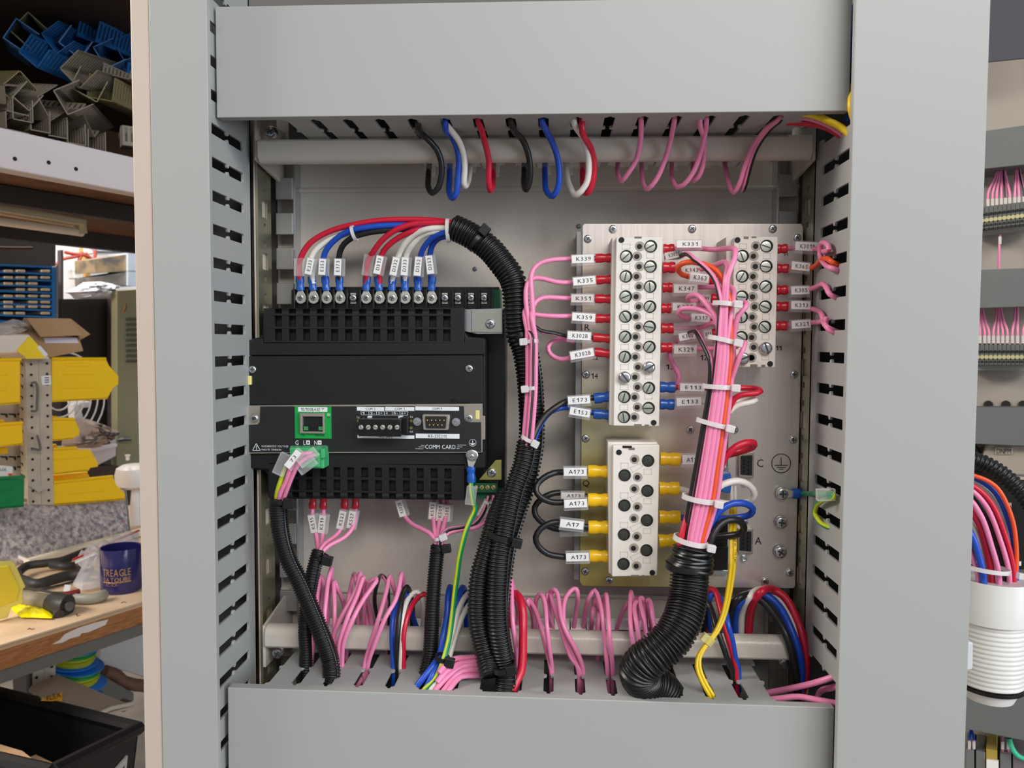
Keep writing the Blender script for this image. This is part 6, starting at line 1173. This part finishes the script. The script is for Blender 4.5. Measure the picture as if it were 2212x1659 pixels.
cd = add(MB().sweep(smoothpath([PZ(x, y, ZBN + h_) for x, y, h_ in ((-30, 1160, .045), (0, 1177, .035), (25, 1195, .02), (45, 1205, .012), (62, 1212, .010))], .006), 0.0042, 10), 'white_cable', mat('cord_white', (232, 222, 220), 0.45), None); tag(cd, 'white cord curving down over the felt board', 'cable')
add(MB().lathe([(0.004, 0), (0.0045, .004), (.003, .01)], PZ(60, 1216, ZBN + .003), (0, 0, 1), 10), 'red_end_cap', RED, ct)
# --- tools on the bench
def grip(pts, r, m, name, parent, flat=None, n=12): return add(MB().sweep(smoothpath([PZ(x, y, ZBN + z) for x, y, z in pts], .006), r, n, flat=flat), name, m, parent)
TG = mat('tool_grip_black', (48, 46, 46), 0.5)
ct1 = root('crimping_tool', PZ(115, 1235, ZBN), 'black handled crimping tool lying across the bench', 'tool')
grip(((38, 1238, .014), (60, 1222, .018), (95, 1217, .018), (130, 1212, .018), (150, 1206, .018)), .008, TG, 'upper_grip', ct1); grip(((42, 1252, .012), (80, 1262, .013), (115, 1252, .014), (150, 1243, .014), (192, 1240, .014)), .010, TG, 'lower_grip', ct1); grip(((130, 1212, .018), (160, 1200, .018), (184, 1190, .018)), .007, TG, 'jaw_arm', ct1); grip(((112, 1220, .018), (140, 1224, .018), (165, 1222, .016), (195, 1230, .014)), .008, TG, 'link', ct1); grip(((184, 1190, .02), (193, 1186, .02)), .005, DULL, 'jaw', ct1)
fl_ = root('inspection_torch', PZ(120, 1300, ZBN), 'grey torch with a black lens end lying by the yellow packet', 'torch')
grip(((45, 1292, .015), (80, 1298, .015), (118, 1304, .015)), .014, mat('torch_grey', (136, 126, 104), 0.5), 'barrel', fl_); grip(((116, 1303, .015), (134, 1308, .015), (146, 1309, .015)), .019, TG, 'lens_hood', fl_); grip(((146, 1309, .016), (151, 1310, .016)), .008, DULL, 'lens', fl_); grip(((124, 1318, .01), (128, 1328, .006)), .008, TG, 'hook', fl_)
nf = root('side_cutter', PZ(190, 1290, ZBN), 'grey handled side cutter pointing toward the navy mug', 'tool')
grip(((150, 1292, .01), (190, 1294, .01), (215, 1290, .010), (226, 1284, .010)), .009, mat('cutter_grey', (150, 146, 134), 0.5), 'grip', nf, .8); grip(((120, 1290, .012), (150, 1291, .012)), .007, DULL, 'blade', nf)
sd = root('red_screwdriver', PZ(145, 1282, ZBN), 'small dark red screwdriver beside the clear bag', 'tool')
grip(((138, 1284, .02), (155, 1281, .02), (171, 1277, .02)), .0045, mat('dark_red', (134, 34, 40), 0.4), 'handle', sd); grip(((115, 1287, .02), (138, 1284, .02)), .0018, mat('dark_red', (134, 34, 40), 0.4), 'shaft', sd)
for lab, pts in (('upper thin black lead lying on the bench', ((50, 1272, .01), (90, 1272, .012), (130, 1264, .012), (158, 1256, .012))), ('lower thin black lead lying on the bench', ((50, 1270, .012), (80, 1274, .014), (115, 1280, .016), (140, 1281, .018)))):
    tag(grip(pts, .0022, TG, 'black_lead', None), lab, 'lead', 'thin black leads on the bench')
zb = root('clear_bag', PZ(190, 1240, ZBN), 'clear resealable bag with a red seal strip next to the mug', 'bag')
FILM = clear('bag_film', (226, 224, 230), 0.2, 0.18)
bb = blob([PZ(x, y, ZBN + z) for x, y, z in ((160, 1210, .03), (200, 1190, .04), (245, 1172, .05), (300, 1150, .05), (300, 1185, .04), (230, 1196, .05), (222, 1230, .03), (222, 1268, .006), (175, 1276, .006), (155, 1262, .01), (185, 1235, .02))], 'film', FILM, '', '', .006, 4, zb, UP)
add(MB().sweep([PZ(158, 1209, ZBN + .04), PZ(225, 1180, ZBN + .05), PZ(300, 1146, ZBN + .055)], 0.0022, 8), 'red_seal', mat('seal_red', (200, 50, 60), 0.4), zb); add(MB().sweep([PZ(163, 1216, ZBN + .04), PZ(210, 1196, ZBN + .05)], 0.002, 8), 'seal_strip', WHITEP, zb)
lt = add(MB().slab([PZ(x, y, ZBN + .02) for x, y in ((140, 1264), (153, 1265), (150, 1279), (137, 1277))], UP * .001), 'paper_tag', WHITEP, None); tag(lt, 'tiny white paper tag beside the clear bag', 'tag')
yp = blob([PZ(x, y, ZBN + .004) for x, y in ((22, 1312), (36, 1303), (75, 1306), (90, 1316), (116, 1326), (112, 1336), (72, 1334), (45, 1334), (30, 1322))], 'yellow_packet', mat('bright_yellow_film', (250, 232, 0), 0.3), 'bright yellow plastic packet flat on the bench', 'packet', .0016, 6, None, UP)
pb = root('pale_yellow_tray', PZ(20, 1335, ZBN), 'pale yellow plastic lid standing on its edge on the bench', 'tray')
PY = mat('pale_yellow_plastic', (240, 222, 112), 0.4); tq = loc(PZ(20, 1338, ZBN))[1]
add(MB().slab([PT(x, y, tq) for x, y in ((-30, 1216), (27, 1212), (33, 1216), (57, 1268), (51, 1272), (51, 1303), (25, 1313), (18, 1335), (-30, 1345))], BK * .008), 'panel', PY, pb, .003); add(MB().slab([PT(x, y, tq - .004) for x, y in ((-30, 1228), (20, 1222), (44, 1270), (38, 1296), (10, 1308), (-30, 1322))], BK * .006), 'raised_field', mat('tray_yellow', (244, 214, 60), 0.4), pb, .002)
# --- navy mug
mc0 = PZ(263, 1274, ZBN); sm = mc0.y / F * 1.03
mug = root('navy_mug', mc0, 'navy blue ceramic mug with worn gold lettering on the bench', 'mug')
NV = mat('navy_glaze', (36, 34, 92), 0.2, coat=.3); rm_ = 42 * sm
mb = MB(); hh = 96 * sm; mb.lathe([(rm_ * .93, 0), (rm_ * .97, .003), (rm_, .008), (rm_, hh - .002), (rm_ * .985, hh), (rm_ * .93, hh - .001), (rm_ * .92, .008), (.0005, .007)], mc0, (0, 0, 1), 40); add(mb, 'body', NV, mug, sharp=50)
add(MB().sweep(smoothpath([mc0 + UA * (rm_ - .002) * .94 + NB * .0 + UA * q + UP * z for q, z in ((0, hh * .8), (.022, hh * .78), (.032, hh * .5), (.022, hh * .24), (0, hh * .2))], .004), .006, 10), 'handle', NV, mug)
GOLD = mat('gold_print', (196, 150, 84), 0.4, 0.3)
def wrap(s, zc, h, a0, a1, fill=True):
    w = (a1 - a0) * rm_; t = text_mb(s, (0, 0, 0), (1, 0, 0), (0, 0, 1), w, h, lift=Vector((0, 0, 0))); v = []
    for x, y, z in t.v: a = (a0 + a1) / 2 + x / rm_; v.append(tuple(mc0 + Vector((math.sin(a) * (rm_ + .0003), -math.cos(a) * (rm_ + .0003), zc + z))))
    t.v = v; add(t, 'gold_lettering', GOLD, mug, smooth=False)
am = math.atan2(-mc0.x, mc0.y) * -1
wrap('TREAGLE', hh * .51, hh * .16, -.45 - .55 + .55, .95); wrap('SATOUBE', hh * .35, hh * .10, -.42, .95); wrap('CO', hh * .24, hh * .06, -.25, .3)
add(MB().sweep([mc0 + Vector((math.sin(a) * (rm_ + .0004), -math.cos(a) * (rm_ + .0004), hh * .29)) for a in np.linspace(-.45, .95, 14)], .0006, 5), 'gold_line', GOLD, mug)
# --- under the bench
bx_ = root('white_box', PT(265, 1450, .5), 'white enamelled box standing under the bench by the cabinet', 'box')
add(MB().slab([PT(x, y, .45) for x, y in ((217, 1372), (330, 1330), (330, 1470), (305, 1460), (217, 1435))], BK * .2), 'side', mat('white_dusty', (206, 200, 198), 0.5), bx_, .003); add(MB().slab([PT(x, y, .44) for x, y in ((285, 1344), (330, 1330), (330, 1352), (290, 1356))], BK * .2), 'lid', WHITEP, bx_)
up2 = root('slotted_upright', PT(95, 1500, .2), 'pale slotted steel upright under the bench', 'upright')
add(MB().slab([PT(x, y, .2) for x, y in ((70, 1405), (95, 1405), (98, 2200), (72, 2200))], BK * .004), 'post_face', SHG, up2); add(MB().slab([PT(x, y, .201) for x, y in ((95.6, 1405), (120, 1405), (124, 2200), (98.6, 2200))], BK * .004), 'post_face', SHG, up2)
for k in range(8):
    for x in (79, 112): add(MB().lathe([(0.0028, 0), (0.0028, 0.0006)], PT(x, 1418 + 22 * k + (2 if x < 90 else 0), .1995), NB, 10), 'post_hole', HOLE, up2)
add(lbox(loc(PT(40, 1450, .23))[0], loc(PT(70, 1450, .23))[0], .205, .25, PT(50, 1600, .2).z, PT(50, 1400, .2).z), 'post_return', DULL, up2)
SPB = mat('spool_blue', (44, 128, 220), 0.4)
for i, (lab, cx, cy, col2, full) in enumerate((('upper blue spool of green and yellow wire under the bench', 158, 1412, 0, 1), ('middle blue spool of green and yellow wire under the bench', 166, 1455, 1, 1), ('lowest blue spool, nearly empty, under the bench', 172, 1490, 2, 0))):
    ax = Vector((.18, .0, 1)).normalized(); cpt = PT(cx, cy, .26); r = root('wire_spool', cpt, lab, 'spool', 'blue wire spools'); s_ = cpt.y / F
    add(MB().lathe([(52 * s_, -20 * s_), (54 * s_, -19 * s_), (54 * s_, -17 * s_), (52 * s_, -16 * s_)], cpt, ax, 30), 'flange', SPB, r); add(MB().lathe([(52 * s_, 16 * s_), (54 * s_, 17 * s_), (54 * s_, 19 * s_), (52 * s_, 20 * s_)], cpt, ax, 30), 'flange', SPB, r); add(MB().lathe([(28 * s_, -17 * s_), (28 * s_, 17 * s_)], cpt, ax, 20), 'core', SPB, r)
    if full:
        n = 8; e1 = Vector((1, 0, 0)); e1 = (e1 - ax * e1.dot(ax)).normalized(); e2 = ax.cross(e1)
        for k in range(n):
            rr_ = (43 + (k % 3) * 1.4) * s_; pts = [cpt + ax * ((-14 + 4 * k) * s_ + .6 * s_ * math.sin(3 * a + k)) + (e1 * math.cos(a) + e2 * math.sin(a)) * rr_ for a in np.linspace(0, 2 * math.pi, 37)]
            m = MB().sweep(pts, 2.4 * s_, 8, cap=False, stripe={(k + j) % 8 for j in range(4)}); add(m, 'wire_turn', [mat('spool_green', (60, 160, 70), 0.4), mat('spool_yellow', (186, 190, 40), 0.4)], r)
        add(MB().lathe([(42 * s_, -16 * s_), (42 * s_, 16 * s_)], cpt, ax, 26), 'wound_wire', mat('spool_yellow', (186, 190, 40), 0.4), r)
tr_ = root('sloping_tray', PT(180, 1530, .1), 'beige sloping sheet steel tray with an orange sticker', 'tray')
TP = lambda x, y, t: PT(x, y, t + .07)
add(MB().slab([TP(62, 1490, .06), TP(68, 1481, .1), TP(124, 1457, .1), TP(262, 1516, .03), TP(288, 1525, .0), TP(222, 1544, -.03), TP(90, 1506, -.02)], UP * -.004), 'sheet', mat('tray_beige', (186, 168, 150), 0.45), tr_); add(MB().sweep([TP(210, 1543, -.03), TP(240, 1530, -.02), TP(286, 1520, .0)], .004, 8), 'rolled_edge', mat('tray_edge', (206, 190, 176), 0.4), tr_)
NEAR = lambda p, k=.020: p + (Vector((0, 0, H)) - p) * k
sq = [NEAR(TP(x, y, t)) for x, y, t in ((88, 1512, -.012), (134, 1494, .02), (135, 1514, -.002), (100, 1513, -.012))]
add(MB().slab(sq, UP * -.001), 'orange_sticker', mat('orange_sticker', (240, 166, 40), 0.5), tr_)
a_, b_ = NEAR(TP(100, 1511, -.010), .022), NEAR(TP(131, 1501, .012), .022); add(text_mb('FLEX', (a_ + b_) / 2, (b_ - a_), (TP(118, 1498, .01) - TP(119, 1512, -.005)), (b_ - a_).length, .012, lift=UP * .0012 + NB * .001), 'lettering', INK, tr_, smooth=False)
pp = root('steel_clutter_rack', PT(270, 1500, .3), 'grey steel shelf runner sticking out behind the tray', 'runner'); add(MB().slab([PT(x, y, .38) for x, y in ((110, 1470), (225, 1460), (290, 1497), (290, 1515), (250, 1512), (110, 1500))], BK * .05), 'web', mat('runner_grey', (112, 110, 104), 0.5, .3), pp, .003); add(MB().slab([PT(x, y, .1) for x, y in ((255, 1532), (288, 1514), (292, 1524), (268, 1540))], BK * .03), 'bent_end', DULL, pp, .003)
hs = add(MB().sweep(smoothpath([PT(x, y, .4) for x, y in ((225, 1450), (250, 1458), (262, 1470), (285, 1478), (330, 1490), (345, 1560), (345, 1900))], .01), .014, 12), 'brown_pipe', mat('brown_pipe', (112, 78, 64), 0.5), None); tag(hs, 'dull brown pipe running behind the steel runner', 'pipe')
# --- black crate at the front
cr_ = root('black_crate', PT(150, 1640, -.1), 'open black plastic crate with a barcode sticker on the floor side', 'crate')
KP = mat('crate_black', (25, 24, 26), 0.45, bump=(200, .1, .0005))
def CRP(x, y, d): return P(x, y, d)
kA, kB, kC, kD = CRP(-140, 1462, 1.30), CRP(300, 1573, 1.20), CRP(110, 1668, .93), CRP(-360, 1560, .98)
for nm, a, b in (('rim', kA, kB), ('rim', kB, kC), ('rim', kC, kD), ('rim', kD, kA)): add(MB().sweep([a, b], .010, 8), nm, KP, cr_)
ins = .03; cc = (kA + kB + kC + kD) / 4; lowq = [c.lerp(cc, .16) - UP * .26 for c in (kA, kB, kC, kD)]; hiq = [kA, kB, kC, kD]
for i in range(4): j = (i + 1) % 4; n_ = ((hiq[i] + hiq[j]) / 2 - cc); n_.z = 0; add(MB().slab([hiq[i], hiq[j], lowq[j], lowq[i]], n_.normalized() * -.004), 'wall', KP, cr_)
add(MB().slab(lowq, UP * .004), 'base', KP, cr_)
lq = [hiq[1].lerp(hiq[2], u).lerp(lowq[1].lerp(lowq[2], u), v) for u, v in ((.30, .17), (.16, .13), (.16, .33), (.30, .37))]
n_ = (lq[1] - lq[0]).cross(lq[3] - lq[0]).normalized(); n_ = n_ if n_.x > 0 else -n_
add(MB().slab([q + n_ * .004 for q in lq], n_ * -.003), 'barcode_sticker', LABELG, cr_)
for k in range(9):
    u0 = .2 + .07 * k; 
    if k % 3 == 2: continue
    q = [lq[0].lerp(lq[1], u0), lq[0].lerp(lq[1], u0 + .04), lq[3].lerp(lq[2], u0 + .04), lq[3].lerp(lq[2], u0)]; q = [q[0].lerp(q[3], .2), q[1].lerp(q[2], .2), q[1].lerp(q[2], .75), q[0].lerp(q[3], .75)]
    add(MB().slab([p + n_ * .0045 for p in q], n_ * -.0004), 'bar', INK, cr_)
cf = root('brown_flap_carton', P(20, 1650, 1.05), 'brown carton with lifted flap inside the black crate', 'carton')
add(MB().slab([P(-60, 1590, 1.12), P(48, 1622, 1.06), P(10, 1670, .98), P(-80, 1670, 1.0)], UP * -.003), 'flap', CB, cf); add(MB().slab([P(48, 1622, 1.06), P(100, 1662, 1.0), P(60, 1720, 1.0), P(10, 1672, .98)], UP * -.003), 'flap', CB, cf); add(MB().obox(P(20, 1700, 1.08) - UP * .05, UA * .07, BK * .06, UP * .05), 'body', CB, cf)
# ================================================================== the neighbouring panel, seen past the cabinet's right edge
HR = Vector((math.cos(math.radians(28.4)), -math.sin(math.radians(28.4)), 0)); NR = Vector((-HR.y * -1, -HR.x, 0)); NR = Vector((-math.sin(math.radians(28.4)), -math.cos(math.radians(28.4)), 0)); OR = P(2110, 800, 1.0)
def PR(x, y, off): return hitp(x, y, NR, OR + NR * off)
def rslab(pix, off, th, mb=None): return (mb or MB()).slab([PR(x, y, off) for x, y in pix], NR * -th)
nb = root('neighbour_panel', PR(2180, 1640, 0), 'neighbouring wiring panel with grey plate behind trunking covers', 'panel')
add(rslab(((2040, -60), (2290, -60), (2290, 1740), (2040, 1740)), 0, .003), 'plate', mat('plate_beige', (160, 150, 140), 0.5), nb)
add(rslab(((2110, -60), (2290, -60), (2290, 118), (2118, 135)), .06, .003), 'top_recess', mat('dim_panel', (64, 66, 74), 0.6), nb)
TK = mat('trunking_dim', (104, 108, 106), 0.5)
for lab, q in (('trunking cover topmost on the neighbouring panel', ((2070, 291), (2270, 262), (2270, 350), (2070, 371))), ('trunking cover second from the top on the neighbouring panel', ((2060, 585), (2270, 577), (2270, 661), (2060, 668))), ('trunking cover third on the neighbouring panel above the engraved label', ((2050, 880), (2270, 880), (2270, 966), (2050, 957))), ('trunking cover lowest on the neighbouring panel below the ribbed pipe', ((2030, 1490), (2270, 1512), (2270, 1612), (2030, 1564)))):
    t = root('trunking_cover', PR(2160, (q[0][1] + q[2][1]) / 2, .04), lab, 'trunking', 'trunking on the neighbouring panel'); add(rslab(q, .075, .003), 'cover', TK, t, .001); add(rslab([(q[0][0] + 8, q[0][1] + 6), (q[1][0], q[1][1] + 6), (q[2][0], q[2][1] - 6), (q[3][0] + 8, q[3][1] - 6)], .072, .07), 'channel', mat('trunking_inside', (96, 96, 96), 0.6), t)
for x in (2135, 2173, 2210): add(MB().lathe([(.005, 0), (.005, .001)], PR(x, 874, .001), NR, 10), 'plate_hole', HOLE, nb)
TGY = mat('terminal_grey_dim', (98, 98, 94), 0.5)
def tstrip(lab, x0, n, y0, y1, sl, rail_y):
    t = root('terminal_strip', PR(x0 + 40, rail_y, .02), lab, 'terminals', 'terminal strips of the neighbouring panel'); proto = None
    for k in range(n):
        x = x0 + 9.5 * k; o = sl * (x - x0)
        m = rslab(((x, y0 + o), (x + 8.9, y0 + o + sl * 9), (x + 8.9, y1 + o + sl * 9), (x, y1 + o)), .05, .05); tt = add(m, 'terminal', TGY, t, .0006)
        for fy, r_ in ((.35, .0017), (.62, .0024), (.85, .0014)): add(MB().lathe([(r_, 0), (r_, .0008)], PR(x + 4.4, y0 + (y1 - y0) * fy + o, .0505), NR, 8), 'clamp_screw', mat('pale_brass', (206, 196, 150), 0.4, .4) if fy == .62 else HOLE, tt)
    e = x0 + 9.5 * n; add(rslab(((x0 - 6, rail_y - 8), (e, rail_y - 8 + sl * 9.5 * n), (e, rail_y + 4 + sl * 9.5 * n), (x0 - 6, rail_y + 4)), .03, .02), 'mounting_rail', mat('rail_pale', (160, 158, 152), 0.5), t)
tstrip('terminal strip upper on the neighbouring panel with pale screws', 2108, 13, 448, 496, -.12, 504); tstrip('terminal strip lower on the neighbouring panel with dark screws', 2098, 14, 744, 788, .0, 796)
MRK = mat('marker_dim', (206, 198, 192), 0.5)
def rwire(lab, pts, mk, col='pink', r=1.3, stripe=None, grp='wires on the neighbouring panel'):
    m = MB().sweep(smoothpath([PR(x, y, o) for x, y, o in pts], .006), r * mm, 8, stripe=stripe); o = add(m, col + '_wire', [COLS[col], BLACK] if stripe else COLS[col], None); tag(o, lab, 'wire', grp)
    if mk: add(rslab(((mk[0] - 3.5, mk[1]), (mk[0] + 3.5, mk[1]), (mk[0] + 3.2, mk[1] + 17), (mk[0] - 3.2, mk[1] + 17)), .049, .004), 'marker', MRK, o, .0004)
wl = 'pink wire dropping to the upper neighbouring strip, %s from the cabinet edge'
NUM = ('nearest', 'second', 'third', 'fourth', 'fifth', 'sixth', 'seventh', 'eighth', 'ninth', 'tenth', 'eleventh')
for k, (xt, xb) in enumerate(((2122, 2113), (2158, 2134), (2160, 2144), (2162, 2153), (2164, 2163), (2166, 2172), (2168, 2181), (2195, 2192), (2197, 2201), (2200, 2212))):
    rwire(wl % NUM[k], ((xt, 358, .03), (xt * .6 + xb * .4, 385, .04), (xb, 418, .045), (xb, 438, .045), (xb, 452, .04)), (xb, 430 - (xb - 2130) * .07), stripe={0, 1} if k in (5, 9) else None)
wl2 = 'pink wire dropping to the lower neighbouring strip, %s from the cabinet edge'
for k, (xt, xb) in enumerate(((2108, 2106), (2116, 2117), (2118, 2127), (2121, 2136), (2154, 2146), (2157, 2156), (2158, 2166), (2161, 2176), (2194, 2187), (2198, 2198), (2220, 2210))):
    rwire(wl2 % NUM[k], ((xt, 660, .03), (xt * .6 + xb * .4, 690, .04), (xb, 715, .045), (xb, 735, .045), (xb, 748, .04)), (xb, 725))
rwire('single pink wire between the two middle neighbouring trunking covers', ((2160, 508, .03), (2159, 520, .035), (2158, 550, .035), (2157, 584, .03)), (2160, 511))
# engraved label, dark device with buttons
dv_ = root('panel_device', PR(2170, 1100, .05), 'beige and black panel device with a DNPM name plate', 'device')
add(rslab(((2128, 960), (2136, 958), (2280, 962), (2280, 1030), (2150, 1026), (2126, 1010), (2122, 985)), .06, .05), 'beige_hood', mat('hood_beige', (164, 154, 140), 0.5), dv_, .003); add(rslab(((2149, 965), (2187, 967), (2187, 982), (2149, 982)), .062, .003), 'name_plate', mat('plate_tan', (176, 164, 150), 0.5), dv_, .0006)
a_, b_ = PR(2153, 974.5, .0622), PR(2184, 975, .0622); add(text_mb('DNPM', (a_ + b_) / 2, (b_ - a_), UP, (b_ - a_).length, .0058, lift=NR * .0003), 'lettering', INK, dv_, smooth=False)
add(rslab(((2040, 1020), (2280, 1022), (2280, 1230), (2040, 1230)), .04, .03), 'black_front', BLACKP, dv_); add(rslab(((2168, 1022), (2280, 1028), (2280, 1040), (2168, 1034)), .055, .02), 'trim_bar', mat('trim_silver', (190, 178, 166), 0.4), dv_)
add(rslab(((2166, 1088), (2185, 1087), (2185, 1106), (2168, 1105)), .045, .005), 'socket', mat('socket_beige', (176, 164, 150), 0.5), dv_, .0006); add(MB().lathe([(.0042, 0), (.0042, .001)], PR(2176, 1097, .0455), NR, 12), 'socket_hole', HOLE, dv_)
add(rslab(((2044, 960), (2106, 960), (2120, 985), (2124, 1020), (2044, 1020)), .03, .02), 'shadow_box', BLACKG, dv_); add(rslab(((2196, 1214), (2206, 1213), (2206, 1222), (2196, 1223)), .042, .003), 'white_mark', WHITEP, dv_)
# hose, arching wires, tie and white ribbed pipe
conduit('black corrugated conduit sagging over the arched wires at the photo edge', [(2070, 985, 690), (2103, 993, 690), (2130, 1003, 688), (2160, 1021, 684), (2190, 1046, 680), (2220, 1080, 676), (2250, 1125, 672)], 7.2, 0.0038)
A = [('orange wire outermost of the arched wires above the white pipe', 'orange', (2105, 1028), (2150, 1050), (2186, 1120), (2196, 1200), 2.0), ('blue wire second of the arched wires above the white pipe', 'blue', (2098, 1030), (2146, 1060), (2183, 1140), (2195, 1232), 2.5), ('white wire third of the arched wires above the white pipe', 'white', (2095, 1036), (2138, 1066), (2168, 1120), (2184, 1232), 2.1),
     ('red wire fourth of the arched wires above the white pipe', 'red', (2094, 1046), (2136, 1080), (2172, 1160), (2190, 1238), 2.5), ('pink wire fifth of the arched wires above the white pipe', 'pink', (2092, 1056), (2128, 1090), (2160, 1165), (2180, 1240), 2.3), ('black wire sixth of the arched wires above the white pipe', 'black', (2090, 1062), (2124, 1104), (2152, 1170), (2170, 1242), 2.5),
     ('pink wire seventh of the arched wires above the white pipe', 'pink', (2088, 1074), (2118, 1112), (2142, 1180), (2158, 1242), 2.4), ('red wire eighth of the arched wires above the white pipe', 'red', (2086, 1092), (2112, 1124), (2132, 1185), (2142, 1242), 3.2), ('white wire ninth of the arched wires above the white pipe', 'white', (2084, 1112), (2104, 1140), (2120, 1190), (2128, 1242), 2.3),
     ('blue wire tenth of the arched wires above the white pipe', 'blue', (2084, 1135), (2100, 1158), (2114, 1200), (2124, 1242), 3.0), ('pink wire innermost of the arched wires above the white pipe', 'pink', (2084, 1175), (2094, 1190), (2104, 1215), (2112, 1242), 2.1)]
for k, (lab, col, p0, p1, p2, p3, r) in enumerate(A):
    d = 640 + 5 * (k % 3) - (0 if k > 3 else -8); m = MB().sweep(smoothpath(pix([(p0[0] - 40, p0[1] - 4, d + 10), p0, (p1[0], p1[1], d), p2, p3, (p3[0] * .96 + 2150 * .04, p3[1] + 40, d)]), .004), r * .86 * mm, 10); tag(add(m, col + '_wire', COLS[col], None), lab, 'wire', 'arched wires above the white pipe')
pipe = root('ribbed_pipe', P(2148, 1500, .65), 'white ribbed plastic pipe with smooth collar and black ring', 'pipe')
pc = P(2146, 1246, .655); s_ = .655 / F; PWH = mat('pipe_white', (228, 226, 222), 0.4)
ax = Vector((0, 0, -1))
add(MB().lathe([(66 * s_, 4 * s_), (72 * s_, 0), (74 * s_, 0), (75 * s_, 4 * s_), (75.5 * s_, 44 * s_), (76 * s_, 46 * s_), (76 * s_, 88 * s_), (72 * s_, 90 * s_)], pc, ax, 44), 'collar', PWH, pipe)
pf = [(66 * s_, 88 * s_)]
for k in range(14):
    y = 92 + 9.8 * k; q = 66 - max(0, k - 8) * .6; pf += [(q * s_, y * s_), ((q + 1.6) * s_, (y + 2) * s_), ((q + 1.8) * s_, (y + 5.5) * s_), (q * s_, (y + 7.5) * s_)]
add(MB().lathe(pf, pc, ax, 44), 'ribbed_body', PWH, pipe, sharp=60); add(MB().lathe([(60 * s_, 228 * s_), (65 * s_, 230 * s_), (65 * s_, 237 * s_), (60 * s_, 239 * s_)], pc, ax, 44), 'black_ring', BLACKG, pipe); add(MB().lathe([(56 * s_, 238 * s_), (46 * s_, 262 * s_), (10 * s_, 266 * s_)], pc, ax, 36), 'end_cap', PWH, pipe)
cl = add(MB().slab([P(2086, 1386, .4875), P(2103, 1388, .4875), P(2102, 1446, .4875), P(2086, 1450, .4875)], Vector((0, .006, 0))), 'grey_clip', mat('clip_grey', (206, 210, 212), 0.4), None, .001); tag(cl, 'small grey clip on the cabinet edge in front of the ribbed pipe', 'clip')
tie('clear cable tie round the arched wires at the white pipe', 2096, 1230, 2200, 1244, 628, 14, 9)
# bottom strip of the neighbouring panel
bs_ = root('terminal_strip', PR(2150, 1640, .02), 'mixed terminals at the foot of the neighbouring panel', 'terminals')
for x, w_, y0, c in ((2086, 20, 1618, (112, 112, 114)), (2108, 22, 1622, (110, 110, 108)), (2130, 26, 1618, (176, 150, 70)), (2160, 26, 1628, (112, 108, 112)), (2188, 40, 1634, (116, 108, 116))): add(rslab(((x, y0), (x + w_ - 1.5, y0 + 4), (x + w_ - 1.5, y0 + 90), (x, y0 + 90)), .05, .05), 'terminal', mat('foot_%d' % c[0], c, 0.5), bs_, .001)
add(rslab(((2131, 1641), (2157, 1644), (2157, 1700), (2131, 1700)), .052, .003), 'paper_label', LABELW, bs_)
for lab, col, x0, x1 in (('blue wire above the foot terminals, nearer the cabinet', 'blue', 2097, 2094), ('blue wire above the foot terminals, farther from the cabinet', 'blue', 2099, 2104), ('pink wire above the foot terminals, nearer the cabinet', 'pink', 2164, 2166), ('pink wire above the foot terminals, farther from the cabinet', 'pink', 2169, 2178)): rwire(lab, ((x0, 1575, .03), (x1, 1600, .045), (x1, 1618, .045), (x1, 1630, .03)), (x1, 1602), col)
gr = add(MB().sweep(smoothpath([PR(x, y, .055) for x, y in ((2180, 1595), (2186, 1615), (2198, 1632), (2230, 1645))], .004), .0028, 10), 'green_wire', mat('mint_green', (60, 190, 150), 0.4), None); tag(gr, 'mint green wire curving at the panel foot', 'wire')
gr = add(MB().sweep(smoothpath([PR(x, y, .05) for x, y in ((2185, 1492), (2200, 1500), (2214, 1508), (2240, 1512))], .004), .0024, 10), 'green_wire', mat('mint_green', (60, 190, 150), 0.4), None); tag(gr, 'short mint green wire beside the ribbed pipe end', 'wire')
